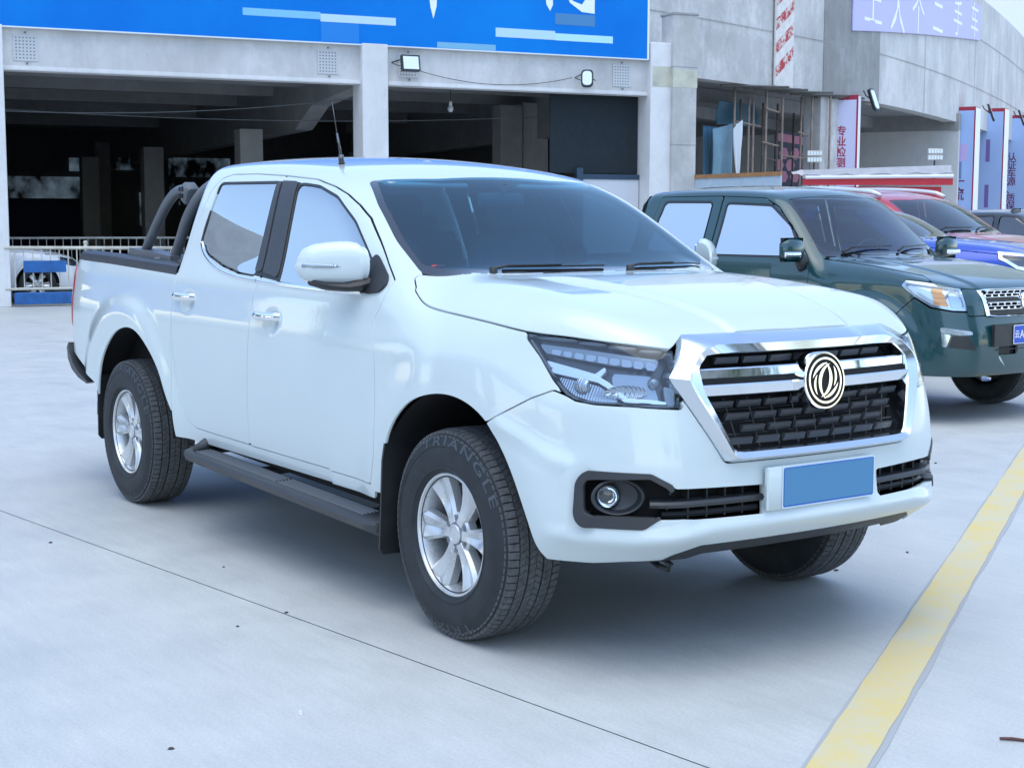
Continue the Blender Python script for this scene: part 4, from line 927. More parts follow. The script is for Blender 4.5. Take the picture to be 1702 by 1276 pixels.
# black backing of the opening
P = gl(1.04, -.065); c = P.mean(0)
mesh_obj('backing', [tuple(p) for p in P], [tuple(range(len(P)))[::-1]], M_deep, gr)
def gx(w, z, off=0): return nose_x(w, z)+off
def bar(name, zb, zt, w0, off, depth, mat, parent, chamf=.25, n=28, tilt=0.0):
    """horizontal bar following the nose"""
    V = []; F = []
    for i in range(n+1):
        w = -w0(0)+2*w0(0)*i/n; zm = (zb+zt)/2; x = gx(w, zm, off); h = (zt-zb)/2
        cs = [(x-depth, zb), (x-.006-tilt, zb), (x-tilt*.8, zb+h*chamf), (x, zt-h*chamf), (x-.006, zt), (x-depth, zt)]
        V += [(a, w, b) for a, b in cs]
    for i in range(n):
        for k in range(6): l = (k+1) % 6; F.append((i*6+k, i*6+l, i*6+6+l, i*6+6+k))
    F += [(0, 1, 2, 3, 4, 5)[::-1], tuple(n*6+k for k in range(6))]
    F = [f[::-1] for f in F]
    return mesh_obj(name, V, F, mat, parent, smooth=True, angle=30)
bar('grille_bar', .982, 1.016, lambda s: .500, .014, .05, M_chrome, gr, tilt=-.006)
bar('grille_bar', .926, .966, lambda s: .492, .024, .05, M_chrome, gr, tilt=.009)
bar('slot_backing', .960, .986, lambda s: .485, .004, .03, M_deep, gr)
# mesh bricks: trapezoid cups in rows
bm_ = MB()
w_, h_, d_ = .046, .0105, .016
v = [(-d_, -w_, -h_), (-d_, w_, -h_), (-d_, w_, h_), (-d_, -w_, h_), (0, -w_*.96, h_*.9), (0, w_*.96, h_*.9), (-.004, w_*.72, -h_*.2), (-.004, -w_*.72, -h_*.2), (-.010, -w_*.99, -h_), (-.010, w_*.99, -h_)]
f = [(3, 2, 5, 4), (4, 5, 6, 7), (7, 6, 9, 8), (0, 3, 4, 8), (4, 7, 8), (2, 1, 9, 5), (5, 9, 6), (0, 8, 9, 1)]
bm_.add(v, f)
brick0 = bm_.build('grille_brick', M_dgrey, gr)
first = True
rows = [(1.036, .405, 0, 1.0), (.897, .44, 1, 1.0), (.857, .415, 0, 1), (.817, .40, 1, 1), (.779, .38, 0, 1)]
for z, lim, ph, sc_ in rows:
    k = -6
    while k <= 6:
        w = (k+.5*ph)*.114; k += 1
        if abs(w)+.040 > lim+.035: continue
        o = brick0 if first else brick0.copy()
        if not first: COL.objects.link(o); o.parent = gr
        first = False
        x = gx(w, z, -.012); sl = (gx(w+.02, z)-gx(w-.02, z))/.04
        o.location = (x, w, z); o.rotation_euler = (0, 0, -math.atan(sl)); o.scale = (1, 1.04, 1.15 if z < 1 else 1.1)
m = MB()
for z in (.877, .837, .798): 
    for i in range(16):
        wa, wb = -.41+.82*i/16, -.41+.82*(i+1)/16
        m.tube([(gx(wa, z, -.034), wa, z), (gx(wb, z, -.034), wb, z)], .003, 4, cap=False)
for k in range(-4, 5):
    m.tube([(gx(k*.095, .90, -.030), k*.095, .915), (gx(k*.085, .76, -.030), k*.085, .757)], .003, 4)
m.build('grille_wire', M_black, gr)
# emblem: chrome drum with two swallow shaped blades
ez, ex = .957, gx(0, .957, .018)
EM = frame_mat((ex, 0, ez), (0, 1, 0), (-.10, 0, 1))
em = MB(); em.lathe([(.0, .026), (.084, .026), (.0885, .027), (.0895, .031), (.0945, .031), (.0968, .027), (.0970, -.03)], 64, EM)
em_o = em.build('emblem', M_chrome, truck, angle=25)
em = MB(); em.lathe([(.0, .0285), (.0885, .0285)], 64, EM); em.build('emblem_face', M_deep, em_o, smooth=True)
em = MB(); em.lathe([(.0695, .0285), (.0705, .033), (.0775, .033), (.0785, .0285)], 64, EM); em.build('emblem_ring', M_chrome, em_o, angle=25)
def cres(c1, r1, a0, a1, c2, r2, b0, b1, n=18):
    f = lambda c, r, u, v: [(c[0]+r*math.cos(R(u+(v-u)*i/n)), c[1]+r*math.sin(R(u+(v-u)*i/n))) for i in range(n+1)]
    return f(c1, r1, a0, a1)+f(c2, r2, b1, b0)
em = MB()
TM = EM @ Matrix.Rotation(R(-16), 4, 'Z') @ Matrix.Translation((0, 0, .0285))
def circ3(a, m_, b):      # arc through three points
    ax, ay = a; bx, by = m_; cx, cy = b; d = 2*(ax*(by-cy)+bx*(cy-ay)+cx*(ay-by))
    ux = ((ax*ax+ay*ay)*(by-cy)+(bx*bx+by*by)*(cy-ay)+(cx*cx+cy*cy)*(ay-by))/d; uy = ((ax*ax+ay*ay)*(cx-bx)+(bx*bx+by*by)*(ax-cx)+(cx*cx+cy*cy)*(bx-ax))/d
    r = math.hypot(ax-ux, ay-uy); t0 = math.atan2(ay-uy, ax-ux); t1 = math.atan2(cy-uy, cx-ux); tm = math.atan2(by-uy, bx-ux)
    f = lambda q: (q-t0) % (2*math.pi)
    sp = f(t1) if f(tm) < f(t1) else f(t1)-2*math.pi
    return [(ux+r*math.cos(t0+sp*i/14), uy+r*math.sin(t0+sp*i/14)) for i in range(15)]
shapes = [circ3((.010, .060), (-.032, .004), (.014, -.060))+circ3((.014, -.060), (-.018, -.004), (.010, .060))[1:-1],
          circ3((-.004, .060), (-.046, .034), (-.060, -.008))+circ3((-.060, -.008), (-.038, .028), (-.004, .060))[1:-1],
          circ3((-.042, .010), (-.050, -.024), (-.026, -.056))+circ3((-.026, -.056), (-.041, -.022), (-.042, .010))[1:-1]]
for sg in (1, -1):
    for pp in shapes: em.prism([(x*sg, y*sg) for x, y in pp], TM, .005)
em.build('emblem_blade', M_chrome, em_o)
# plate bracket and number plate
px_ = gx(0, .6)+.012
m = MB(); m.box((px_-.006, -.032, .622), (.020, .500, .143), bev=.004); m.build('plate_bracket', M_white, bump_o, angle=40)
m = MB(); PMt = frame_mat((px_+.0055, 0, .622), (0, 1, 0), (0, 0, 1))
m.prism(roundpoly([(-.22, -.07), (.22, -.07), (.22, .07), (-.22, .07)], .010), PMt, .002); plate = m.build('number_plate', simple('plate_rim', (.62, .70, .78), .35), truck)
m = MB(); PM2 = PMt @ Matrix.Translation((0, 0, .0021))
m.prism(roundpoly([(-.2155, -.0655), (.2155, -.0655), (.2155, .0655), (-.2155, .0655)], .008), PM2, .0006); m.build('plate_face', simple('plate_blue', (.022, .120, .47), .38), plate)
m = MB(); m.prism(roundpoly([(-.212, -.060), (.212, -.060), (.212, .062), (-.212, .062)], .002), PMt @ Matrix.Translation((0, 0, .0029)), .0006); m.build('plate_film', simple('plate_film', (.070, .225, .40), .5), plate)
# lower slot: backing, slats
tzB = np.stack([PB[..., 0]-PB[..., 1], PB[..., 2]], -1)
inner = mx(-.25-tzB[..., 0], PB[..., 2]-.72, .44-PB[..., 2])
panel('slot_backing', M_deep, bump_o, [(PB, NB, inner)], both=True, flange=0, off=-.085)
for k in (0, 1):
    def wmax(s): return .60
    n = 30; zc_ = (.592, .556)[k]
    for sg in (-1, 1):
        V = []; F = []; b0 = 0
        ts = [(.16 if k == 0 else .22)+(.667-(.16 if k == 0 else .22))*i/n for i in range(n+1)]
        PP, NN_ = CAR.corner([(t, zc_) for t in ts])
        for p, N in zip(PP, NN_):
            for o_, z_ in ((-.012, -.011), (-.006, 0.0), (-.012, .009), (-.06, .012), (-.06, -.014)):
                if k: o_ -= .03
                q = p+N*o_; V.append((q[0], q[1]*sg, zc_+z_))
        for i in range(n):
            for j in range(5): l = (j+1) % 5; q = (b0+i*5+j, b0+i*5+l, b0+i*5+5+l, b0+i*5+5+j); F.append(q if sg < 0 else q[::-1])
        mesh_obj('slot_slat', V, F, M_dgrey if k == 0 else M_black, bump_o, smooth=True, angle=30)
for sg in (-1, 1):
    for w in (.33, .40, .47, .54): 
        m = MB(); x = gx(w, .59, -.05); m.box((x, sg*w, .59), (.03, .006, .10)); m.build('slot_rib', M_black, bump_o)
for sd in (-1, 1):
    bz = panel('fog_bezel', M_dgrey, bump_o, [(PB+NB*(.004+.024*sstep(-.07, -.15, tzB[..., 0]))[..., None], NB, mx(DB['bzo'], .0005-DB['bzi']))], side=sd, flange=.034)
    panel('bezel_wall', M_black, bz, [(PB, NB, mx(DB['bzi'], -.0022-DB['bzi']))], side=sd, flange=.055, off=.003)
# fog lamps: oval socket plus lamp
for sg in (-1, 1):
    P, N = CAR.corner([(.020, .612)]); p, nn = P[0], N[0]
    nrm = Vector((nn[0], nn[1]*sg, 0)).normalized(); nrm = (nrm+Vector((.55, 0, 0))).normalized()
    xd = Vector((0, 0, 1)).cross(nrm).normalized()
    M_ = frame_mat(Vector((p[0], p[1]*sg, .612))-nrm*.052, xd, (0, 0, 1))
    S_ = M_ @ Matrix.Diagonal((1.28, .88, 1, 1))
    m = MB(); m.lathe([(.068, .030), (.064, .034), (.060, .032), (.052, .006), (.030, -.004), (.0, -.006)], 40, S_); fs = m.build('fog_socket', M_dgrey, bump_o, angle=30)
    m = MB(); m.box((0, 0, 0), (.20, .006, .13)); 
    q = M_ @ Matrix.Translation((-.046*sg*-1 if False else (-.030 if sg < 0 else .030), 0, .010))
    m = MB(); m.lathe([(.040, -.012), (.040, .006), (.0375, .009)], 32, q); m.build('lamp_ring', M_black, fs, angle=30)
    m = MB(); m.lathe([(.036, .004), (.030, -.006), (.018, -.016), (.0, -.020)], 32, q); m.build('fog_reflector', M_chrome, fs, smooth=True)
    m = MB(); m.lathe([(.0378, .007), (.030, .012), (.016, .0155), (.0, .0165)], 32, q); m.build('fog_lens', M_clear, fs, smooth=True)
# chin panel below the bumper, tow hooks
zbv = np.interp(tzB[..., 0], *T_zb)
panel('chin_panel', M_black, truck, [(PB, NB, mx(PB[..., 2]-zbv-.03, zbv-.052-PB[..., 2], -.22-tzB[..., 0]))], both=True, flange=.02, off=-.006)
for sg in (-1,):
    m = MB(); m.tube([(.60, sg*.50, .37), (.70, sg*.52, .352), (.755, sg*.525, .350), (.768, sg*.525, .368), (.72, sg*.525, .385), (.6, sg*.50, .385)], .010, 8); m.build('tow_hook', M_black, truck, smooth=True)
# ------------------------------------------------------------------ headlamps
M_lampdark = simple('lamp_bezel_dark', (.035, .045, .055), .22, coat=.6)
M_lampgrey = simple('lamp_bezel_grey', (.20, .24, .28), .25, metal=.6)
M_reflect = simple('lamp_reflector', (.50, .56, .62), .16, metal=1.0)
m0, nt, b, out = new_mat('lamp_flutes'); b.inputs['Base Color'].default_value = (.46, .51, .56, 1); b.inputs['Metallic'].default_value = .85; b.inputs['Roughness'].default_value = .16
wv = nt.nodes.new('ShaderNodeTexWave'); wv.inputs['Scale'].default_value = 38; nt.links.new(objco(nt, (1, 1, .6)), wv.inputs['Vector']); bump(nt, b, wv.outputs[0], .8, .003)
M_flute = m0
hl = DB['hl']; tz = tzB
M_cell = simple('light_cell', (.30, .36, .42), .14, metal=.5, coat=.8)
def lamp_poly(pts, r=.006): return sdf_poly(tz, roundpoly(pts, r))
for sd in (-1, 1):
    lens = panel('headlamp', M_clear, truck, [(PB, NB, hl+.0022)], side=sd, flange=0, off=.001)
    panel('lamp_housing', M_lampdark, lens, [(PB, NB, hl+.004)], side=sd, flange=0, off=-.055)
    panel('lamp_wall', M_lampdark, lens, [(PB, NB, mx(hl+.003, -.010-hl))], side=sd, flange=.05, off=-.006)
    # led strip along the top
    st = [(-.40, 1.088), (-.12, 1.074), (.185, 1.052), (.178, 1.026), (-.05, 1.034), (-.10, 1.040), (-.36, 1.060)]
    led = panel('light_strip', M_lampgrey, lens, [(PB, NB, lamp_poly(st, .004))], side=sd, flange=.03, off=-.016)
    for k in range(9):
        t0 = -.33+k*.057; zt = 1.078-.062*(t0+.40)/.58*.62; zb_ = zt-.016-.001*k
        panel('light_cell', M_cell, led, [(PB, NB, lamp_poly([(t0, zt), (t0+.047, zt-.004), (t0+.047, zb_-.003), (t0, zb_)], .002))], side=sd, flange=.004, off=-.0125)
    # two pale blades, the main reflector frame and the corner lamp
    panel('lamp_blade', M_satin, lens, [(PB, NB, lamp_poly([(-.372, 1.040), (-.20, 1.017), (-.115, 1.004), (-.075, 1.024), (-.055, 1.030), (-.082, 1.000), (-.115, .990), (-.20, 1.000), (-.350, 1.020)], .004))], side=sd, flange=.03, off=-.020)
    panel('lamp_blade', M_satin, lens, [(PB, NB, lamp_poly([(-.335, 1.003), (-.16, .985), (-.105, .981), (-.060, .966), (.030, .920), (.225, .911), (.236, .921), (.045, .931), (-.045, .978), (-.095, .996), (-.16, 1.001), (-.325, 1.018)][::-1], .003))], side=sd, flange=.03, off=-.016)
    panel('corner_lamp', M_flute, lens, [(PB, NB, lamp_poly([(-.305, .994), (-.15, .978), (-.095, .970), (.005, .925), (-.02, .918), (-.14, .924), (-.215, .938), (-.27, .965)], .004))], side=sd, flange=.02, off=-.034)
    panel('main_reflector', M_cell, lens, [(PB, NB, lamp_poly([(-.045, 1.012), (.150, 1.004), (.178, .960), (.205, .918), (.045, .930), (-.030, .968)], .015))], side=sd, flange=.03, off=-.040)
    P, N = CAR.corner([(.075, .965)], -.030); p = P[0]; nn = Vector((N[0][0]+.5, N[0][1]*sd, 0)).normalized(); xd = Vector((0, 0, 1)).cross(nn)
    M_ = frame_mat((p[0], p[1]*sd, .967), xd, (0, 0, 1))
    m = MB(); m.lathe([(.052, .004), (.040, -.003), (.020, -.008), (0, -.009)], 32, M_ @ Matrix.Translation((.030*sd, -.022, .012)) @ Matrix.Diagonal((1.35, .42, 1, 1))); m.build('reflector_bowl', M_flute, lens, smooth=True)
    m = MB(); m.lathe([(.018, -.010), (.018, .004), (.012, .012), (0, .015)], 20, M_ @ Matrix.Translation((-.060*sd, .004, .008))); m.build('lamp_bulb', M_lampgrey, lens, smooth=True)
    P, N = CAR.corner([(-.175, .957)], -.030); p = P[0]; nn = Vector((N[0][0], N[0][1]*sd, 0)).normalized(); xd = Vector((0, 0, 1)).cross(nn)
    m = MB(); m.lathe([(.027, .004), (.024, .008), (.012, .016), (0, .018)], 24, frame_mat((p[0], p[1]*sd, .957), xd, (0, 0, 1))); m.build('corner_bulb', M_flute, lens, smooth=True)
    panel('side_reflector', M_lampgrey, lens, [(PB, NB, lamp_poly([(.215, .968), (.262, .960), (.274, .908), (.232, .908)], .003))], side=sd, flange=.02, off=-.022)
print('front ok')
# ------------------------------------------------------------------ white pickup: bed
bx, bz_ = np.meshgrid(np.linspace(-4.26, -2.496, 150), np.linspace(.44, 1.30, 90), indexing='ij')
O = np.stack([bx, np.full_like(bx, .02), bz_], -1); BP_ = solve(F_bed, O, np.broadcast_to(np.array([0, 1.0, 0]), O.shape), 0, 1.5); BN_ = grad(F_bed, BP_)
bxz = BP_[..., [0, 2]]
def zr(x): return np.interp(x, [-4.3, -4.05, -3.49, -2.53, -2.4], [1.272, 1.271, 1.261, 1.231, 1.228])
T_tail = roundpoly([(-4.5, 1.225), (-4.02, 1.222), (-3.965, 1.17), (-3.985, 1.03), (-4.05, .88), (-4.5, .86)], [.01, .02, .05, .1, .03, .01])
T_low = [(-3.55, .40), (-3.53, .60), (-3.75, .66), (-4.10, .775), (-4.5, .83), (-4.5, .2)]
M_red = simple('tail_red', (.42, .012, .025), .08, coat=1.0)
for sd in (-1, 1):
    S = mx(bxz[..., 1]-zr(bxz[..., 0])+.001, GAP-sdf_poly(bxz, T_arch_r), .0015-sdf_poly(bxz, T_tail), -sdf_poly(bxz, T_low), .445-bxz[..., 1], -sdf_poly(bxz, T_door_r)+GAP)
    bs = panel('bed_side', M_white, truck, [(BP_, BN_, S)], side=sd, flange=.012)
    panel('tail_lamp', M_red, truck, [(BP_, BN_, mx(sdf_poly(bxz, T_tail)))], side=sd, flange=.02, off=.006)
    # black cap on the rail
    V = []; F = []; n = 40
    for i in range(n+1):
        x = -4.06+(4.06-2.50)*i/n; z = float(zr(x)); P = solve(F_bed, np.array([[[x, .02, z]]]), np.array([[[0, 1.0, 0]]]), 0, 1.5)[0, 0]
        w = P[1]; t = min(1, (x+4.08)/.10)
        for o_, dz in ((.003, -.012), (.005, 0), (-.004, .030*t+.002), (-.018, .041*t+.002), (-.085, .041*t+.002), (-.095, .02*t), (-.095, -.06)): V.append((x, sd*(w+o_), z+dz))
    for i in range(n):
        for k in range(6): q = (i*7+k, i*7+k+1, i*7+8+k, i*7+7+k); F.append(q if sd > 0 else q[::-1])
    F.append(tuple(range(7)) if sd < 0 else tuple(range(6, -1, -1))); mesh_obj('rail_cap', V, F, M_dgrey, truck, smooth=True, angle=35)
    # inner wall
    m = MB(); m.box((-3.33, sd*.735, .97), (1.72, .02, .60)); m.build('bed_wall', M_deep, bs)
m = MB(); m.box((-3.35, 0, .70), (1.75, 1.5, .04)); m.build('bed_floor', M_deep, truck)
m = MB(); m.box((-4.215, 0, .985), (.05, 1.40, .56), bev=.02); tg = m.build('tailgate', M_white, truck, angle=40)
m = MB(); m.box((-4.245, 0, 1.17), (.02, .24, .06), bev=.008); m.build('tailgate_handle', M_black, tg, angle=40)
m = MB(); m.box((-2.515, 0, .88), (.03, 1.62, .76)); m.build('bed_front_wall', M_deep, truck)
# rear wall of the cab with its window
m = MB()
yz = [(w, z) for w, z in ((.83, .44), (.86, .8), (.86, 1.15), (.825, 1.30), (.76, 1.48), (.70, 1.62), (.64, 1.70), (.50, 1.745), (.25, 1.765), (0, 1.77))]
poly = [(-w, z) for w, z in yz[:-1]]+[(0, 1.77)]+[(w, z) for w, z in yz[:-1][::-1]]
m.prism([(a, b) for a, b in poly][::-1], frame_mat((-2.515, 0, 0), (0, 1, 0), (0, 0, 1)), .004); rw = m.build('cab_rear_wall', M_white, truck)
m = MB(); m.prism(roundpoly([(-.58, 1.30), (.58, 1.30), (.52, 1.62), (-.52, 1.62)], .05), frame_mat((-2.522, 0, 0), (0, 1, 0), (0, 0, 1)), .014); m.build('rear_window', M_gloss, rw)
# rear bumper
V = []; F = []; n = 20; cs = [(0, .76), (-.05, .755), (-.065, .70), (-.05, .60), (0, .57)]
def rb(s):
    a = (s-.5)*2; y = .80*a; x = -4.27+.10*abs(a)**6; return x, y
for i in range(n+1):
    x, y = rb(i/n)
    for dx, z in cs: V.append((x+dx, y*(1-.0*dx), z-.06*abs((i/n-.5)*2)**8*0))
for i in range(n):
    for k in range(5): l = (k+1) % 5; F.append((i*5+k, i*5+5+k, i*5+5+l, i*5+l))
F += [tuple(range(5))[::-1], tuple(n*5+k for k in range(5))]
mesh_obj('rear_bumper', V, F, M_dgrey, truck, smooth=True, angle=40)
for sd in (-1, 1):
    m = MB(); pts = [(-4.07, .905, .778), (-4.03, .915, .72), (-3.96, .92, .665), (-3.86, .92, .62), (-3.74, .915, .585)]
    V = []; F = []
    for i, (x, y, z) in enumerate(pts):
        h = (.020, .026, .024, .018, .008)[i]
        V += [(x+.004, sd*(y-.012), z+h*.5), (x-.028*(1-i/6)-.01, sd*(y-.015), z-h), (x-.03, sd*(y-.06), z-h), (x, sd*(y-.06), z+h*.4)]
    for i in range(4):
        for k in range(4): l = (k+1) % 4; q = (i*4+k, i*4+4+k, i*4+4+l, i*4+l); F.append(q if sd < 0 else q[::-1])
    F += [(0, 1, 2, 3), (19, 18, 17, 16)]; mesh_obj('bumper_end', V, F, M_dgrey, truck, smooth=True, angle=40)
# sport bar
M_bar = simple('bar_grey', (.105, .115, .13), .38, var=.12, vscale=12, bmp=.08, bscale=300)
for sd in (-1, 1):
    y = .725*sd
    def cr(pts, k=8): return [tuple(p) for p in bezn(pts, k)]
    def bezn(P, k):
        P = [Vector(p) for p in P]; out = []
        for i in range(len(P)-1):
            p0, p1, p2, p3 = P[max(0, i-1)], P[i], P[i+1], P[min(len(P)-1, i+2)]
            for j in range(k): t = j/k; out.append(.5*((2*p1)+(p2-p0)*t+(2*p0-5*p1+4*p2-p3)*t*t+(3*p1-p0-3*p2+p3)*t**3))
        out.append(P[-1]); return out
    if sd < 0:
        sb = tag(empty('sport_bar', (0, 0, 0), parent=truck), None)
    hoop = cr([(-2.895, y, 1.27), (-2.80, y, 1.38), (-2.705, y*.995, 1.50), (-2.60, y*.97, 1.60), (-2.53, y*.90, 1.665), (-2.515, y*.76, 1.705), (-2.51, y*.4, 1.72), (-2.51, 0, 1.722)])
    m = MB(); m.tube(hoop, .027, 16); hp = m.build('hoop', M_bar, truck, smooth=True)
    m = MB(); m.tube(cr([(-3.30, y, 1.30), (-3.18, y, 1.40), (-3.05, y, 1.505), (-2.93, y, 1.585), (-2.80, y, 1.632), (-2.665, y*.985, 1.640)]), .026, 16); m.build('brace', M_bar, truck, smooth=True)
    m = MB(); mm = Matrix.Rotation(R(-50), 3, 'Y'); m.box((-2.685, y*.99, 1.618), (.10, .074, .072), rot=Matrix.Rotation(R(-62), 3, 'Y'), bev=.012); m.build('clamp', M_bar, hp, angle=40)
    m = MB()
    for (a, b) in ((0, 0), (.03, 0), (0, .035), (.03, .035), (.0, -.035)):
        m.box((-2.70+a-.012, y*.99+sd*.041, 1.605+b), (.014, .004, .022))
    m.build('clamp_slot', M_deep, hp)
    m = MB(); m.prism([(-3.40, 1.293), (-2.93, 1.272), (-2.80, 1.268), (-2.80, 1.305), (-3.36, 1.338)][::-1], frame_mat((0, y-.055, 0), (1, 0, 0), (0, 0, 1)), -.11); m.build('foot_plate', M_bar, truck)
    m = MB(); m.box((-2.96, y*1.03, 1.262), (.05, .10, .07), bev=.008); m.tube([(-2.93, y, 1.262), (-2.58, y, 1.252)], .030, 12); m.box((-2.62, y, 1.275), (.14, .10, .075), bev=.012); m.build('foot_bracket', M_bar, truck, angle=40)
bpy.data.objects.remove(sb)
# ------------------------------------------------------------------ flank trim
def side_strip(name, line, h0, h1, off, mat, parent, sd, n=60):
    L = bez(line, closed=False, k=8); V = []; F = []; Q = []; OF = []
    for i in range(len(L)):
        d = L[min(i+1, len(L)-1)]-L[max(i-1, 0)]; d = d/np.linalg.norm(d); nrm = np.array([-d[1], d[0]])
        for a, o_ in ((h0, 0.0), (h0*.8+h1*.2, off), (h0*.2+h1*.8, off*1.1), (h1, .0005)): Q.append(L[i]+nrm*a); OF.append(o_)
    P, N = CAR.side(Q)
    for p, n_, o_ in zip(P, N, OF): p = p+n_*o_; V.append((p[0], p[1]*sd, p[2]))
    n = len(L)
    for i in range(n-1):
        for k in range(3): q = (i*4+k, i*4+4+k, i*4+5+k, i*4+1+k); F.append(q if sd > 0 else q[::-1])
    return mesh_obj(name, V, F, mat, parent, smooth=True, angle=60)
doorR = {}
for o in [x for x in COL.objects if x.parent == truck and x.name.split('.')[0] in ('front_door', 'rear_door')]:
    doorR.setdefault(o.name.split('.')[0], []).append(o)
for i, sd in enumerate((-1, 1)):
    fd, rd = doorR['front_door'][i], doorR['rear_door'][i]
    side_strip('belt_moulding', [(-1.60, 1.2215), (-1.40, 1.214), (-1.10, 1.207), (-.86, 1.205), (-.66, 1.210)][::-1], .006, -.013, .006, M_chrome, fd, sd)
    side_strip('belt_moulding', [(-2.322, 1.375), (-2.27, 1.337), (-2.19, 1.302), (-2.08, 1.270), (-1.95, 1.246), (-1.78, 1.230), (-1.605, 1.2215)][::-1], .006, -.013, .006, M_chrome, rd, sd)
    # pillar trims: a raised gloss strip on each side of the gap
    for nm, dd, poly in (('pillar_trim', fd, [(-1.530, 1.655), (-1.662, 1.66), (-1.567, 1.262), (-1.415, 1.243)]), ('pillar_trim', rd, [(-1.690, 1.66), (-1.722, 1.655), (-1.650, 1.262), (-1.590, 1.262)])):
        panel(nm, M_dgrey, dd, [(PA, NA, sdf_poly(PA[..., [0, 2]], roundpoly(poly, .008)))], side=sd, flange=.006, off=.004)
    # mirror foot
    panel('mirror_foot', M_black, fd, [(PA, NA, sdf_poly(PA[..., [0, 2]], roundpoly([(-.665, 1.36), (-.700, 1.26), (-.72, 1.214), (-.60, 1.207), (-.525, 1.216), (-.498, 1.242), (-.52, 1.275)], [.02, .02, .01, .03, .03, .02, .05])))], side=sd, flange=.012, off=.010)
    for (xh, zh, dd) in ((-1.42, 1.073, fd), (-2.33, 1.119, rd)):
        P, N = CAR.side([(xh, zh)]); p = P[0]; n_ = Vector((N[0][0], N[0][1]*sd, N[0][2])).normalized()
        xd = Vector((0, 0, 1)).cross(n_).normalized(); xd = xd if xd.x > 0 else -xd
        up = n_.cross(xd) if n_.cross(xd).z > 0 else xd.cross(n_)
        M_ = Matrix((xd, up, n_)).transposed().to_4x4(); M_.translation = Vector((p[0], p[1]*sd, p[2]))

        m = MB()
        prof = [(.052, .0015), (.047, -.002), (.035, -.008), (.0, -.011)]
        m.lathe([(r, h+.0035) for r, h in prof], 32, M_ @ Matrix.Diagonal((1.18, .80, 1, 1)) @ Matrix.Translation((.018, .0, 0)))
        
        m = MB(); n = 22; Vv = []; Ff = []
        for k in range(n+1):
            u = k/n; x = -.118+.236*u; hh = .0215*(1-abs(2*u-1)**6*.45); arch = .010+.026*(1-abs(2*u-1)**2.6)
            z0 = .004 if .16 < u < .82 else .0
            for a in range(10):
                an = 2*math.pi*a/10; Vv.append(M_ @ Vector((x, .004+hh*math.sin(an)*(1 if math.sin(an) > 0 else .8), arch-.002+.0115*math.cos(an)-(0 if .16 < u < .84 else .008))))
        for k in range(n):
            for a in range(10): b_ = (a+1) % 10; Ff.append((k*10+a, k*10+b_, k*10+10+b_, k*10+10+a))
        Ff += [tuple(range(9, -1, -1)), tuple(n*10+a for a in range(10))]
        mesh_obj('door_handle', Vv, Ff if sd < 0 else [f[::-1] for f in Ff], M_chrome, dd, smooth=True, angle=60)
    # mirror
    root = fd
    def msec(u, sdv=sd):
        # u 0..1 from the inner to the outer end; returns centre and half sizes
        y = .872+.208*u; zc = 1.312-.002*u; hz = .094*(1-.62*abs(1.5*u-.66)**2.6)*(1-.10*u); hx = .058*(1-.35*u)
        return y, zc, hz, hx
    Vv = []; Ff = []; n = 20; K = 22
    for k in range(n+1):
        u = k/n; e = max(.02, 1-max(0, (u-.86)/.14)**2.2)*(1 if u > .05 else .90); y, zc, hz, hx = msec(u)
        for a in range(K):
            an = 2*math.pi*a/K; c, s_ = math.cos(an), math.sin(an); c = math.copysign(abs(c)**.8, c); s_ = math.copysign(abs(s_)**.9, s_)
            up = 1.0 if s_ > 0 else (1.02-.30*u)
            xx = -.668-.150*u+hx*e*c*(1.35 if c > 0 else .55); Vv.append((xx, sd*y, zc+hz*e*s_*up+.010*(1-u)))
    for k in range(n):
        for a in range(K): b_ = (a+1) % K; q = (k*K+a, k*K+K+a, k*K+K+b_, k*K+b_); Ff.append(q if sd > 0 else q[::-1])
    Ff += [tuple(range(K-1, -1, -1)), tuple(n*K+a for a in range(K))]
    if sd > 0: Ff[-2:] = [f[::-1] for f in Ff[-2:]]
    mir = mesh_obj('door_mirror', Vv, Ff, M_white, truck, smooth=True, angle=50)
    m = MB(); 
    base = [(-.655, sd*.862, 1.250), (-.665, sd*.905, 1.240), (-.69, sd*.945, 1.234), (-.73, sd*.995, 1.236), (-.77, sd*1.035, 1.248)]
    Vv = []; Ff = []
    for i, p in enumerate(base):
        ww = (.050, .056, .062, .055, .03)[i]; hh = (.032, .026, .018, .016, .012)[i]
        for a in range(12):
            an = 2*math.pi*a/12; Vv.append((p[0]+ww*math.cos(an), p[1], p[2]+hh*math.sin(an)))
    for i in range(4):
        for a in range(12): b_ = (a+1) % 12; q = (i*12+a, i*12+12+a, i*12+12+b_, i*12+b_); Ff.append(q if sd < 0 else q[::-1])
    Ff += [tuple(range(12)), tuple(48+a for a in range(11, -1, -1))]
    mesh_obj('mirror_base', Vv, Ff, M_black, mir, smooth=True, angle=50)
    m = MB(); m.tube([(-.775, sd*1.070, 1.314), (-.7365, sd*1.042, 1.315), (-.714, sd*1.018, 1.3155), (-.690, sd*.990, 1.314), (-.668, sd*.962, 1.3135)], [.007, .0085, .0085, .007, .003], 8); m.build('mirror_repeater', M_flute, mir, smooth=True)
    m = MB(); m.box((-.775, sd*.972, 1.315), (.012, .17, .13), rot=Matrix.Rotation(sd*.62, 3, 'Z'), bev=.005); m.build('mirror_glass', M_chrome, mir, angle=40)
M_strip = simple('strip_grey', (.11, .12, .13), .55)
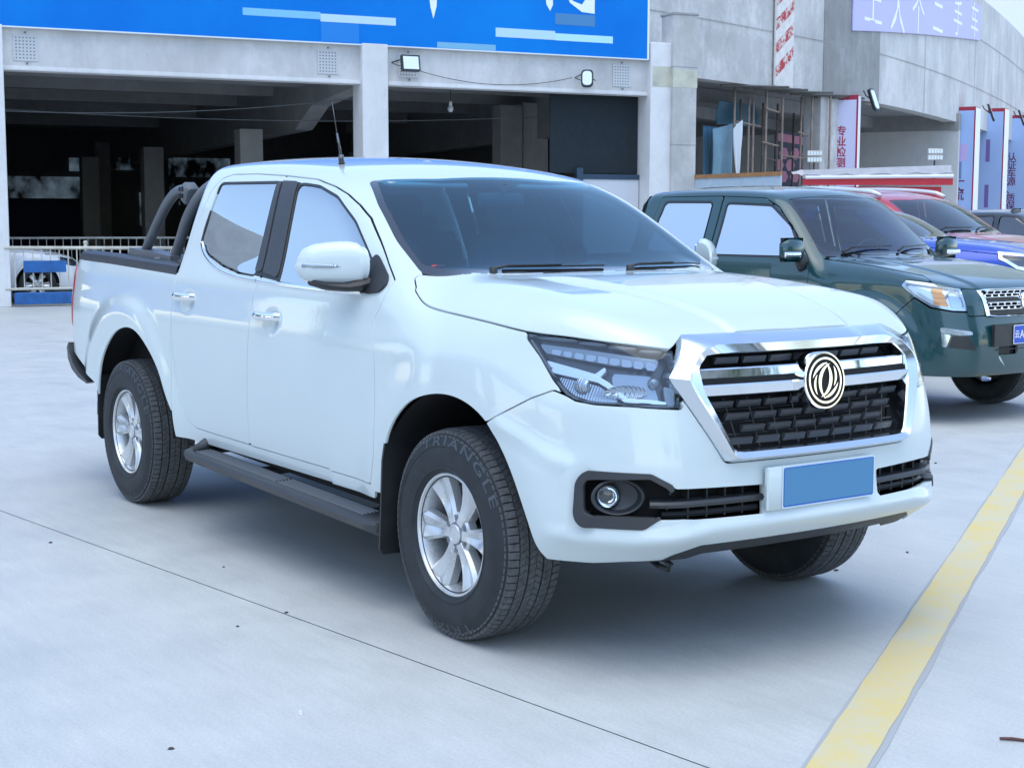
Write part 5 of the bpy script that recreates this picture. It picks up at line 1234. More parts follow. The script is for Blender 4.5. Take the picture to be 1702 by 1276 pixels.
# ------------------------------------------------------------------ running boards, flaps, liners, underside
for sd in (-1, 1):
    V = []; F = []; n = 60; x0, x1 = -2.30, -.42
    prof = lambda e: [(.845, .012), (.850, .018), (.930*e+.86*(1-e), .014), (.958*e+.86*(1-e), .006), (.966*e+.86*(1-e), -.008), (.955*e+.86*(1-e), -.034), (.90*e+.85*(1-e), -.062), (.845, -.050)]
    for i in range(n+1):
        u = i/n; x = x0+(x1-x0)*u; e = 1.0
        if u < .05: e = math.sqrt(max(0, 1-((.05-u)/.05)**2))*.5+.5
        if u > .95: e = math.sqrt(max(0, 1-((u-.95)/.05)**2))*.85+.15
        zt = .392-.046*u
        for y, dz in prof(e): V.append((x, sd*y, zt+dz*(1 if e > .3 else .6)))
    for i in range(n):
        for k in range(8): l = (k+1) % 8; q = (i*8+k, i*8+8+k, i*8+8+l, i*8+l); F.append(q if sd > 0 else q[::-1])
    F += [tuple(range(8))[::sd*-1], tuple(n*8+k for k in range(8))[::sd]]
    rbd = mesh_obj('running_board', V, F, M_dgrey, truck, smooth=True, angle=30)
    m = MB()
    for y in (.864, .880, .896, .912, .928):
        for (xa, xb) in ((-2.16, -1.32), (-1.30, -.56)):
            za, zb_ = .392-.046*(xa-x0)/(x1-x0), .392-.046*(xb-x0)/(x1-x0)
            zo = .0185-.0045*max(0, (y-.85)/.08)
            m.tube([(xa, sd*y, za+zo), (xb, sd*y, zb_+zo)], .0042, 5)
    m.build('tread_strip', M_strip, rbd)
    for xb in (-2.22, -1.60, -.60):
        z = .392-.046*(xb-x0)/(x1-x0); m = MB(); m.box((xb, sd*.80, z+.005), (.07, .13, .03), bev=.006); m.build('board_bracket', M_black, rbd, angle=40)
    m = MB(); m.tube([(-2.19, sd*.93, .405), (-2.185, sd*.88, .425), (-2.18, sd*.83, .455)], [.018, .028, .03], 10); m.build('board_corner', M_dgrey, rbd, smooth=True)
    m = MB(); m.box((-1.36, sd*.80, .425), (1.86, .04, .06), rot=Matrix.Rotation(R(1.1), 3, 'Y')); m.build('sill_inner', M_deep, truck)
    # sill below the doors
    # mud flaps
    def flap(pts, x, dx, y0, y1):
        m = MB(); m.prism(pts, frame_mat((x, 0, 0), (0, 1, 0), (dx, 0, 1)), .008); return m
    yy = lambda a: a*sd
    q = [(yy(.70), .225), (yy(.925), .235), (yy(.940), .255), (yy(.945), .60), (yy(.93), .74), (yy(.70), .76)]
    m = MB(); m.prism(q if sd > 0 else q[::-1], frame_mat((-.455, 0, 0), (0, 1, 0), (.10, 0, 1)), .010); m.build('mud_flap', M_black, truck)
    q = [(yy(.68), .285), (yy(.895), .295), (yy(.912), .315), (yy(.925), .655), (yy(.68), .66)]
    m = MB(); m.prism(q if sd > 0 else q[::-1], frame_mat((-3.60, 0, 0), (0, 1, 0), (.13, 0, 1)), .010); m.build('mud_flap', M_black, truck)
    # wheel arch liners
    for cx, cz, r in ((0.02, .385, .505), (-3.06, .40, .54)):
        V = []; F = []; n = 28
        for i in range(n+1):
            a = R((18 if cx > -1 else 2)+(160 if cx > -1 else 176)*i/n); yo = .90 if cx < -1 else .905-.075*max(0, math.cos(a))
            for y in (yo, yo-.02, .60, .40): V.append((cx+r*math.cos(a), sd*y, cz+r*math.sin(a)))
        for i in range(n):
            for k in range(3): q = (i*4+k, i*4+4+k, i*4+5+k, i*4+1+k); F.append(q)
        F.append(tuple(i*4+3 for i in range(n+1)))
        mesh_obj('arch_liner', V, F, M_deep, truck, smooth=True, angle=30)
m = MB(); m.box((-1.9, 0, .47), (4.4, 1.1, .06)); m.box((-1.30, 0, .50), (1.7, 1.66, .04)); m.tube([(-3.15, -.70, .385), (-3.15, .70, .385)], .045, 10); m.tube([(0, -.70, .36), (0, .70, .36)], .035, 10)
m.box((-1.9, .42, .42), (4.3, .08, .10)); m.box((-1.9, -.42, .42), (4.3, .08, .10)); m.box((.45, 0, .46), (.5, 1.2, .08)); m.build('chassis', M_deep, truck)
m = MB(); m.box((.30, 0, .80), (.9, 1.05, .45)); m.build('engine_bay', M_deep, truck)
# ------------------------------------------------------------------ cabin
M_seat = simple('seat_fabric', (.10, .11, .12), .85, var=.2, bmp=.3, bscale=200)
M_trim = simple('cabin_trim', (.05, .055, .06), .6, var=.1)
M_head = simple('headliner', (.45, .45, .44), .9)
m = MB(); m.box((-1.40, 0, .56), (2.1, 1.62, .05)); m.build('cabin_floor', M_deep, truck)
# dashboard following the windscreen base
V = []; F = []; n = 24
for i in range(n+1):
    w = -.74+1.48*i/n; x = -.30-.26*w*w
    for dx, z in ((.0, 1.255), (-.06, 1.262), (-.30, 1.235), (-.40, 1.18), (-.42, 1.0), (-.35, .75)): V.append((x+dx, w, z-.02*(w/.7)**2))
for i in range(n):
    for k in range(5): F.append((i*6+k, i*6+6+k, i*6+7+k, i*6+1+k))
dash = mesh_obj('dashboard', V, [f[::-1] for f in F], M_trim, truck, smooth=True, angle=50)
m = MB(); m.box((-.60, .38, 1.245), (.20, .34, .05), bev=.02); m.box((-.62, 0, 1.10), (.10, .30, .22), bev=.02); m.build('instrument_hood', M_trim, dash, angle=40)
def seat_mesh(m, x, y, w, tall=True):
    m.box((x+.10, y, .84), (.50, w, .16), bev=.05)
    m.box((x-.20, y, 1.14), (.15, w*.96, .58), rot=Matrix.Rotation(R(-12), 3, 'Y'), bev=.06)
def headrest(y, x): 
    m = MB(); m.box((x, y, 1.52), (.11, .25, .17), rot=Matrix.Rotation(R(-8), 3, 'Y'), bev=.05); m.tube([(x+.01, y-.05, 1.38), (x, y-.05, 1.47)], .007, 6); m.tube([(x+.01, y+.05, 1.38), (x, y+.05, 1.47)], .007, 6); return m
for y in (-.38, .38):
    m = MB(); seat_mesh(m, -1.20, y, .50); st_ = m.build('front_seat', M_seat, truck, angle=50); headrest(y, -1.475).build('headrest', M_seat, st_, angle=50)
m = MB(); seat_mesh(m, -2.06, 0, 1.34); st_ = m.build('rear_seat', M_seat, truck, angle=50)
for y in (-.42, 0, .42):
    m = MB(); m.box((-2.36, y, 1.44), (.10, .25, .15), bev=.04); m.build('headrest', M_seat, st_, angle=50)
m = MB(); SM = frame_mat((-.87, .38, 1.13), (0, 1, 0), (.42, 0, 1))
m.tube([SM @ Vector((.185*math.cos(2*math.pi*i/28), .185*math.sin(2*math.pi*i/28), 0)) for i in range(28)], .014, 8, closed=True)
m.tube([SM @ Vector((-.18, 0, 0)), SM @ Vector((0, -.01, -.03)), SM @ Vector((.18, 0, 0))], .014, 6); m.tube([SM @ Vector((0, 0, -.03)), SM @ Vector((0, -.18, 0))], .014, 6); m.lathe([(.05, 0), (.05, -.04), (0, -.045)], 16, SM); m.build('steering_wheel', M_trim, truck, smooth=True)
m = MB(); m.box((-.985, 0, 1.575), (.03, .24, .065), bev=.012); m.tube([(-.97, 0, 1.60), (-.95, 0, 1.645)], .012, 8); m.build('interior_mirror', M_trim, truck, angle=40)
for y in (-.33, .33):
    m = MB(); m.box((-1.12, y, 1.645), (.17, .40, .02), bev=.008, rot=Matrix.Rotation(R(6), 3, 'Y')); m.build('sun_visor', M_head, truck, angle=40)
# wipers and scuttle
sc_pts = []
V = []; F = []; n = 40
_ws = [-.735+1.47*i/n for i in range(n+1)]; _xh = [float(np.interp(abs(w), [0, .3, .45, .66, .752], [-.217, -.22, -.24, -.362, -.43])) for w in _ws]
_P, _N = CAR.top([(a-.002, w) for a, w in zip(_xh, _ws)])
for i in range(n+1):
    w, xh, zz = _ws[i], _xh[i], _P[i][2]
    V += [(xh+.02, w, zz-.030), (xh-.06, w, zz-.020), (xh-.13, w, zz+.02)]
for i in range(n):
    for k in range(2): F.append((i*3+k, i*3+1+k, i*3+4+k, i*3+3+k))
mesh_obj('scuttle', V, [f[::-1] for f in F], M_black, truck, smooth=True)
for ys, ye in ((-.50, .02), (.12, .62)):
    def wp(y, lift, back):
        x = -.275-.26*y*y-back; P, N = CAR.top([(x, y)]); q = P[0]+N[0]*lift; return tuple(q)
    m = MB(); m.lathe([(.016, -.03), (.016, .012), (.010, .016), (0, .017)], 12, Matrix.Translation(wp(ys, .004, -.035)))
    m.tube([wp(ys, .012, -.03), wp(ys+(ye-ys)*.15, .016, -.005), wp(ys+(ye-ys)*.6, .013, .010)], [.006, .005, .003], 6); wa = m.build('wiper_arm', M_black, truck, smooth=True)
    m = MB(); m.tube([wp(ys+(ye-ys)*u, .006, .012) for u in (.12, .35, .6, .8, 1.0)], .0035, 6); m.build('wiper_blade', M_black, wa, smooth=True)
# red sensor badge behind the glass
P, N = CAR.top([(-.455, -.655)]); m = MB(); m.box(tuple(P[0]-N[0]*.012), (.022, .06, .012), bev=.004); m.build('windscreen_tag', simple('tag_red', (.55, .03, .03), .3), truck, angle=40)
# antenna
m = MB(); m.tube([(-1.50, -.5, 1.735), (-1.505, -.5, 1.775)], [.016, .010], 10); m.tube([(-1.505, -.5, 1.77), (-1.54, -.5, 1.87)], [.006, .005], 8); m.tube([(-1.54, -.5, 1.868), (-1.582, -.5, 2.010)], [.0028, .0018], 6); m.build('antenna', M_gloss, truck, smooth=True)
# ------------------------------------------------------------------ wheels
m0, nt, b, out = new_mat('tyre_rubber'); b.inputs['Roughness'].default_value = .62; b.inputs['Specular IOR Level'].default_value = .4
n1 = noise(nt, 9, 5, .65, objco(nt)); nt.links.new(ramp(nt, n1.outputs[0], [(.3, (.012, .016, .020)), (.72, (.026, .032, .038))]), b.inputs['Base Color']); n2 = noise(nt, 260, 2, .5, objco(nt)); bump(nt, b, n2.outputs[0], .12, .002)
M_tyre = m0
m0, nt, b, out = new_mat('tread_rubber'); b.inputs['Roughness'].default_value = .75
n1 = noise(nt, 40, 5, .7, objco(nt)); nt.links.new(ramp(nt, n1.outputs[0], [(.3, (.040, .044, .048)), (.72, (.115, .12, .125))]), b.inputs['Base Color'])
M_tread = m0
M_letter = simple('sidewall_letter', (.060, .072, .085), .7)
M_disc = simple('brake_gap_shade', (.022, .023, .025), .4, metal=.8)  # near black, also darkens the openings between the spokes
M_nut = simple('lug_nut', (.20, .22, .25), .35, metal=.7)
def make_wheel(parent, text=True, M_rub=None, R0=.378, rimr=.222, tw=.105, letters='TRIANGLE', detail=True):
    s = R0/.378
    hub = MB(); hub.lathe([(.14, -.075), (.14, -.095), (.03, -.095)], 40); hub.lathe([(.0, .030), (.055, .030), (.062, .012), (.155, .010), (.158, -.01), (.10, -.012)], 40); w = hub.build('wheel', M_disc, parent, angle=40)  # wide dark disc behind the spokes stands in for shade there
    t = MB()
    prof = [(.205, -.10), (.216, -.112), (.240, -.122), (.290, -.131), (.330, -.124), (.352, -.114), (.366, -.104)]
    tre = [(.3665, -.098), (.3665, -.06), (.3665, 0), (.3665, .06), (.3665, .098)]
    side = [(.366, .104), (.3585, .1085), (.3578, .112), (.352, .1145), (.330, .124), (.318, .1275), (.3165, .1255), (.290, .1300), (.262, .127), (.245, .1235), (.2435, .1255), (.238, .1255), (.236, .121), (.226, .1115), (.216, .104), (.205, .10)]
    t.lathe([(r*s if r > .25 else r, h) for r, h in prof+tre+side], 96)
    ty = t.build('tyre', M_tyre, w, angle=38)
    if detail:
        b = MB()
        def rib(y0, y1, n, slant, r0, r1, ph=0.0, gap=.10, drop=0.0, sub=1):
            for i in range(n):
                a0 = 2*math.pi*(i+ph)/n; da = 2*math.pi/n*(1-gap)
                vs = []
                for rr in (r0, r1):
                    for (yy_, sl) in ((y0, 0), (y1, slant)):
                        for a in (a0+sl, a0+sl+da):
                            r_ = rr-(drop if (abs(yy_) > .09) else 0)*(1 if rr == r1 else 0); vs.append((r_*s*math.cos(a), r_*s*math.sin(a), yy_))
                b.add(vs, [(4, 5, 7, 6), (0, 4, 6, 2), (1, 3, 7, 5), (0, 1, 5, 4), (2, 6, 7, 3)])
        for sg in (-1, 1):
            rib(sg*.073, sg*.107, 84, 0.0, .360, .3785, ph=.25*sg, gap=.16, drop=.0075)
            rib(sg*.1075, sg*.1155, 84, 0.0, .346, .3665, ph=.25*sg, gap=.30, drop=.010)
            rib(sg*.034, sg*.046, 96, .028*sg, .362, .3785, ph=.1*sg, gap=.09)
            rib(sg*.047, sg*.067, 96, -.026*sg, .362, .3787, ph=.3*sg, gap=.10)
        rib(-.026, -.001, 96, .035, .362, .379, gap=.10); rib(.001, .026, 96, -.030, .362, .379, ph=.4, gap=.10)
        tr = b.build('tread', M_tread, ty); tag(tr, kind='stuff')
        if letters:
            v, f = text_mesh(letters, .046, .0, 2, 1.25, .0006)
            wid = max(p[0] for p in v)-min(p[0] for p in v); rad = .338*s
            for c0 in (72, 252):
                lm = MB(); vs = []
                for z_ in (0, .0014):
                    for x, y, _ in v:
                        a = R(c0)-x/wid*R(92); r_ = rad-.004+y*.92; 
                        h = np.interp(r_/s, [.290, .318, .330, .352], [.1302, .1275, .1242, .1148])
                        vs.append((r_*math.cos(a), r_*math.sin(a), h+z_))
                n = len(v); lm.add(vs[n:], f); lm.build('tyre_lettering', M_letter, ty)
    r = MB(); k = rimr/.222
    r.lathe([(.2215*k, .102), (.2225*k, .108), (.2185*k, .1115), (.213*k, .110), (.209*k, .100), (.203*k, .085), (.196*k, .03), (.190*k, -.06), (.188*k, -.10)], 96)
    rim = r.build('rim', M_silver, w, angle=35)
    for i in range(6):
        sp = MB(); ns = 10; V = []; F = []
        for j in range(ns+1):
            u = j/ns; rr = (.040+.168*u)*k; hw = (.0225+.010*u+.030*u**1.7)*k; top = .086+.014*u-.010*math.sin(math.pi*u)
            grv = .013*sstep(.10, .5, u)*(1-.4*u); ed = .022
            cs = [(-hw*1.02, top-.045), (-hw, top-ed*.55), (-hw*.72, top), (-hw*.10, top-grv), (0, top-grv*1.35), (hw*.10, top-grv), (hw*.72, top), (hw, top-ed*.55), (hw*1.02, top-.045)]
            for a, h in cs: V.append((rr, a, h))
        c = 9
        for j in range(ns):
            for q in range(c-1): F.append((j*c+q, j*c+c+q, j*c+c+q+1, j*c+q+1))
        a = R(60*i); V = [(x*math.cos(a)-y*math.sin(a), x*math.sin(a)+y*math.cos(a), z) for x, y, z in V]
        mesh_obj('spoke', V, F, M_silver, rim, smooth=True, angle=28)
    hb = MB(); hb.lathe([(.080*k, .042), (.078*k, .072), (.070*k, .080), (.038, .082)], 48); hb.build('hub_ring', M_silver, rim, angle=30)
    for i in range(6):
        a = R(30+60*i); mt = Matrix.Translation((.0545*k*math.cos(a), .0545*k*math.sin(a), 0)); lp = MB(); lp.lathe([(.0155, .083), (.0125, .0815), (.0120, .070), (.0105, .070), (.0105, .079), (.009, .083), (0, .084)], 14, mt); lp.build('lug_nut', M_nut, rim, angle=40)
    cp = MB(); cp.lathe([(.037, .080), (.0365, .090), (.033, .0935), (.0285, .0935), (.028, .091), (0, .0915)], 40); cpo = cp.build('hub_cap', M_silver, rim, angle=30)
    return w
wh = make_wheel(truck)
def place_wheel(w, x, y, z, sd, steer=0.0, spin=0.0):
    w.rotation_euler = (R(90) if sd < 0 else R(-90), 0, 0)
    m_ = Matrix.Rotation(steer, 4, 'Z') @ Matrix.Rotation(R(90) if sd < 0 else R(-90), 4, 'X') @ Matrix.Rotation(spin, 4, 'Z'); w.rotation_euler = m_.to_euler(); w.location = (x, y, z)
place_wheel(wh, 0, -.785, .378, -1)
for x, sd, sp in ((0, 1, .3), (-3.15, -1, R(-4)), (-3.15, 1, .9)):
    place_wheel(copy_tree(wh, truck), x, sd*.785, .378, sd, 0, sp)
print('truck ok')
# ------------------------------------------------------------------ other vehicles
class Veh:
    """generic vehicle: implicit half body plus panels; all tables in the vehicle's own metres, front axle at x=0"""
    def __init__(s, W, Z, H, XF_, ws, rear, lean=(1.0, 2.0), drop=(.16, .55, 2.2), taper=(-1.0, .10), flares=(), r=(.12, .14, .10), x0=-4.6, x1=.80, dx=.022, nphi=110, nz=(.30, 1.15), lower=1.15):
        Wp, Zr, Hh, Xf = Spl(*W), Spl(*Z), Spl(*H), Spl(*XF_)
        xb, zb_, k, cu = ws
        def F(x, w, z):
            sw = Wp(z)-.03*sstep(-3.3, -4.6, x)-.02*sstep(-.2, .5, x); lo = 1-sstep(lower, lower+.4, z)
            sw = sw-taper[1]*.35*sstep(taper[0], 0, x)*(1-lo)
            for (cx, cz, r0, r1, A) in flares: sw = sw+flare(x, z, cx, cz, r0, r1, A)
            side = w-sw; roof = z-(Zr(x)-.045*(w/.6)**2); wsd = (x-(xb-(z-zb_)*k-cu*w*w))/math.sqrt(1+k*k)
            cab = smax(smax(side, roof, r[0]), wsd, r[1]); cab = smax(cab, rear(x, z), .12); cab = smax(cab, x-xb-.12, .1)
            se = (w-(sw-lean[1]*relu(z-lean[0])**2))*.93; hood = z-(Hh(x)-.012*(w/.7)**2-.25*relu(w-.62)**2+.012*(1-sstep(.42, .50, w)))
            fr = (x-(Xf(z)-(drop[0]*w*w+drop[2]*relu(w-drop[1])**2)))*(.94-.18*sstep(.5, .9, w))
            eng = smax(smax(se, hood, r[2]), fr, .11); body = smin(cab, eng, .07)
            return np.where(x < -.95, cab, body)
        s.F = F; s.car = Car(F, x0, x1, .95, .95, nz=nz, dx=dx, nphi=nphi)
        hx, hw = np.meshgrid(np.linspace(ws[0]-.35, x1+.04, 64), np.linspace(0, .90, 46), indexing='ij'); O = np.stack([hx, hw, np.full_like(hx, .60)], -1)
        s.HP = solve(F, O, np.broadcast_to(np.array([0, 0, 1.0]), O.shape), 0, 1.3); s.HN = grad(F, s.HP); s.HN[:, 0, 1] = 0
def vehicle(name, label, cat, loc, rz, v, mat, glassm, wsm, T, wheels, arch_r=.43, sill=.36, det=True, group=None):
    """T: outlines: ws, hood, zcut, wins, doors, arches, lamp, bump (t,z), grille (w,z)"""
    root = tag(empty(name, loc, rz), label, cat, group); c = v.car; PA, NA, PB, NB = c.PA, c.NA, c.PB, c.NB; G = .004
    xz, xw = PA[..., [0, 2]], PA[..., [0, 1]]; tzb = np.stack([PB[..., 0]-PB[..., 1], PB[..., 2]], -1)
    lo = PA[..., 2] < T.get('wslo', .95)
    ws = np.where(lo, .5, sdf_poly(xw, T['ws'])); wsi = np.where(lo, .5, sdf_poly(xw, T['wsi']))
    def hf(P): t = P[..., 0]-P[..., 1]; zc = np.interp(t, *T['zcut']); zc = np.where((t < T['zcut'][0][0]) | (t > T['zcut'][0][-1]), .9, zc); return np.maximum(np.where(P[..., 2] < .88, .5, sdf_poly(P[..., [0, 1]], T['hood'])), (zc-P[..., 2])*.8)
    ho = hf(PA); wins = [sdf_poly(xz, w) for w in T['wins']]; arches = [np.where(PA[..., 1] < .5, .5, np.hypot(xz[..., 0]-ax, (xz[..., 1]-az))-ar) for ax, az, ar in T['arches']]
    dlo = np.minimum.reduce(wins)-.02
    if 'pillar' in T: dlo = np.minimum(dlo, sdf_poly(xz, T['pillar']))
    doors = [sdf_poly(xz, d) for d in T['doors']]; X = T.get('xs', .15)
    hole = np.minimum.reduce([ho]+arches+(doors if doors else [np.full(ho.shape, .5)]))
    S = mx(G-hole, .002-ws, -dlo if not doors else -9+0*ws, PA[..., 0]-X, sill-PA[..., 2])
    S = mx(S, .0-dlo) if doors else S
    hl = np.maximum(sdf_poly(tzb, T['lamp']), .002-hf(PB)); bp = sdf_poly(tzb, T['bump']); afB = np.where(PB[..., 1] < .5, .5, np.hypot(PB[..., 0]-T['arches'][0][0], PB[..., 2]-T['arches'][0][1])-T['arches'][0][2])
    gr = sdf_poly(PB[..., [1, 2]], T['grille'])
    SBf = mx(G-np.minimum.reduce([hf(PB), hl, bp, afB]), X-PB[..., 0], .002-gr, PB[..., 2]-v_top(T))
    panel('body', mat, root, [(PA, NA, S), (PB, NB, SBf)], both=True, flange=.014)
    for sd in (-1, 1):
        for k, d in enumerate(doors):
            do = panel('door', mat, root, [(PA, NA, mx(d+G, -dlo))], side=sd, flange=.014)
            panel('window_trim', M_black, do, [(PA, NA, mx(d+G, dlo, .001-np.minimum.reduce(wins)))], side=sd, flange=.01, off=-.002)
        if not doors: panel('window_trim', M_black, root, [(PA, NA, mx(dlo, .001-np.minimum.reduce(wins)))], side=sd, flange=.01, off=-.002)
        for w in wins: panel('window_glass', glassm, root, [(PA, NA, w)], side=sd, flange=0, off=-.006)
    panel('hood', mat, root, [(v.HP, v.HN, hf(v.HP)+G)], both=True, flange=.016)
    panel('windscreen_frame', M_gloss, root, [(PA, NA, mx(ws, .0005-wsi))], both=True, flange=.006, off=-.002)
    panel('windscreen', wsm, root, [(PA, NA, wsi)], both=True, flange=0, off=-.003)
    bo = panel('front_bumper', mat, root, [(PB, NB, mx(bp+G, sill+T.get('blift', .0)-PB[..., 2], .002-gr, G-afB, X-.02-PB[..., 0], *[.001-sdf_poly(tzb, q) for q in T.get('cuts', [])]))], both=True, flange=.02)
    for q in T.get('cuts', []): panel('bumper_recess', M_black, bo, [(PB, NB, sdf_poly(tzb, q))], both=True, flange=.01, off=-.035)
    panel('backing', M_deep, root, [(PB, NB, mx(-.6-tzb[..., 0], PB[..., 2]-1.0, .35-PB[..., 2], .2-PB[..., 0]))], both=True, flange=0, off=-.09)
    # cabin: floor, seats, dash, rear wall
    m = MB(); m.box(((T['cab'][0]+T['cab'][1])/2, 0, .55), (T['cab'][1]-T['cab'][0], 1.45, .1)); m.build('cabin_floor', M_deep, root)
    for y in (-.36, .36):
        m = MB(); xs_ = T['cab'][1]-.85; m.box((xs_, y, .98), (.16, .46, .62), rot=Matrix.Rotation(R(-12), 3, 'Y'), bev=.05); m.box((xs_-.13, y, 1.40), (.10, .24, .17), bev=.05); m.build('front_seat', M_seat, root, angle=50)
    m = MB(); m.box((T['cab'][0]+.45, 0, .98), (.16, 1.30, .60), rot=Matrix.Rotation(R(-12), 3, 'Y'), bev=.05); m.build('rear_seat', M_seat, root, angle=50)
    m = MB(); m.box((T['cab'][1]-.12, 0, T['dash']), (.42, 1.35, .16), bev=.05); m.build('dashboard', M_trim, root, angle=50)
    m = MB(); SM = frame_mat((T['cab'][1]-.40, .36, T['dash']+.02), (0, 1, 0), (.42, 0, 1)); m.tube([SM @ Vector((.18*math.cos(2*math.pi*i/20), .18*math.sin(2*math.pi*i/20), 0)) for i in range(20)], .013, 6, closed=True); m.build('steering_wheel', M_trim, root, smooth=True)
    for ax, az, ar in T['arches']:
        for sd in (-1, 1):
            V = []; F_ = []; n = 18
            for i in range(n+1):
                a = R(5+170*i/n)
                for y in (.80, .45): V.append((ax+(ar+.01)*math.cos(a), sd*y, az+(ar+.01)*math.sin(a)))
            for i in range(n): F_.append((2*i, 2*i+2, 2*i+3, 2*i+1))
            mesh_obj('arch_liner', V, F_, M_deep, root, smooth=True)
    m = MB(); m.box((T['chs'], 0, .42), (3.6, 1.2, .16)); m.build('chassis', M_deep, root)
    return root, c, bo
def v_top(T): return T.get('ftop', 1.10)
def put_wheel(proto, root, x, y, z, sd, spin=0): 
    w = copy_tree(proto, root); place_wheel(w, x, y, z, sd, 0, spin); return w
proto2 = make_wheel(None, R0=.365, rimr=.215, letters=None)
# ---------------- dark green pickup
M_green = paint('green_paint', (.003, .045, .052), flake=.1)
M_gglass = glass('green_side_glass', (.07, .09, .10), 1.6, add=.62, refl=(.95, .98, 1.0))
M_gws = glass('green_windscreen', (.42, .56, .60), 1.52, add=.05)
vg = Veh(W=([.28, .36, .45, .60, .80, 1.0, 1.10, 1.18, 1.25, 1.45, 1.62, 1.75, 1.85], [.80, .835, .85, .865, .875, .872, .865, .850, .825, .750, .690, .645, .61]),
         Z=([-2.9, -2.6, -2.2, -1.8, -1.4, -1.1, -.9], [1.74, 1.765, 1.785, 1.787, 1.775, 1.745, 1.71]), H=([-.8, -.5, 0, .3, .5, .65, .75, .9], [1.225, 1.205, 1.160, 1.110, 1.065, 1.022, .990, .94]),
         XF_=([.28, .34, .42, .55, .70, .80, .90, 1.0, 1.08, 1.15], [.72, .80, .835, .84, .825, .80, .775, .735, .68, .60]), ws=(-.40, 1.22, 1.15, .26), rear=lambda x, z: (-2.66+.10*(z-1.2)-x),
         lean=(1.0, 3.0), drop=(.10, .55, 2.6), flares=((0, .36, .50, .62, .045), (-2.95, .36, .50, .62, .045)), x0=-2.62, x1=.76)
TG = dict(ws=roundpoly([(-.98, -.30), (-.98, .30), (-1.03, .60), (-.60, .735), (-.52, .72), (-.385, .40), (-.36, .2), (-.36, -.2)], .03), wsi=roundpoly([(-1.0, -.30), (-1.0, .30), (-1.02, .565), (-.64, .695), (-.57, .68), (-.44, .40), (-.42, .2), (-.42, -.2)], .03),
    hood=roundpoly([(-.34, -.3), (-.36, .40), (-.50, .70), (-.52, .80), (-.3, .92), (.60, .92), (.86, .6), (.86, -.3)], .03),
    zcut=([-1.35, -1.2, -.8, -.45, -.30, -.20, .0, .3, .8], [1.20, 1.185, 1.150, 1.105, 1.085, 1.010, 1.000, .985, .985]),
    wins=[roundpoly([(-2.33, 1.637), (-1.78, 1.632), (-1.78, 1.225), (-2.43, 1.225)], [.04, .02, .02, .05]), roundpoly([(-1.59, 1.622), (-1.11, 1.603), (-.86, 1.44), (-.70, 1.235), (-.72, 1.212), (-1.60, 1.212)], [.02, .10, .2, .04, .03, .02])],
    doors=[np.array([(-1.70, .46), (-1.66, 1.16), (-1.655, 1.69), (-1.2, 1.672), (-1.03, 1.60), (-.80, 1.40), (-.60, 1.20), (-.56, 1.10), (-.545, .80), (-.56, .46)]), np.array([(-2.42, .62), (-2.50, .9), (-2.50, 1.25), (-2.40, 1.69), (-1.668, 1.692), (-1.673, 1.16), (-1.713, .46), (-2.30, .46)])],
    arches=[(0, .37, .47), (-2.95, .37, .47)], lamp=roundpoly([(-.56, 1.015), (-.50, 1.06), (.035, 1.02), (.045, .99), (.105, .835), (-.05, .838), (-.26, .862), (-.42, .93)], [.03, .03, .005, .005, .01, .1, .05, .06]),
    bump=np.array([(-.60, .20), (1.3, .20), (1.3, .80), (.115, .80), (.10, .828), (-.05, .832), (-.27, .855), (-.43, .925), (-.60, .80), (-.66, .60)]), grille=roundpoly([(-.50, .992), (.50, .992), (.475, .79), (-.475, .79)], .02),
    cuts=[roundpoly([(.46, .66), (.70, .66), (.70, .51), (.46, .51)], .01)], cab=(-2.55, -.60), dash=1.14, chs=-1.4, wslo=1.1, ftop=1.12, xs=.15)
gp, gcar, gb = vehicle('pickup_truck', 'dark green crew cab pickup truck parked just behind the white one', 'pickup truck', (-3.358, 5.794, 0), .0660, vg, M_green, M_gglass, M_gws, TG, None)
for x, sd, sp in ((0, -1, 0), (.03, 1, .4), (-2.95, -1, .7), (-2.95, 1, .2)): put_wheel(proto2, gp, x, sd*.755, .365, sd, sp)
# bed, rear wall
bmx, bmz = np.meshgrid(np.linspace(-4.15, -2.645, 70), np.linspace(.44, 1.16, 36), indexing='ij'); O = np.stack([bmx, np.full_like(bmx, .02), bmz], -1)
Fb = lambda x, w, z: smax(w-(Spl([.4, .6, .8, 1.0, 1.2], [.85, .865, .875, .872, .85])(z)+flare(x, z, -2.95, .36, .50, .62, .045)), -4.12-x, .12)
GP_ = solve(Fb, O, np.broadcast_to(np.array([0, 1.0, 0]), O.shape), 0, 1.4); GN_ = grad(Fb, GP_)
for sd in (-1, 1): panel('bed_side', M_green, gp, [(GP_, GN_, mx(.475-np.hypot(GP_[..., 0]+2.95, GP_[..., 2]-.37), GP_[..., 2]-1.155))], side=sd)
m = MB(); m.prism([(-.84, .45), (.84, .45), (.84, 1.2), (.70, 1.62), (.62, 1.70), (0, 1.745), (-.62, 1.70), (-.70, 1.62), (-.84, 1.2)][::-1], frame_mat((-2.60, 0, 0), (0, 1, 0), (0, 0, 1)), .01); m.build('cab_rear_wall', M_green, gp)
m = MB(); m.box((-3.4, 0, .75), (1.45, 1.5, .05)); m.build('bed_floor', M_deep, gp)
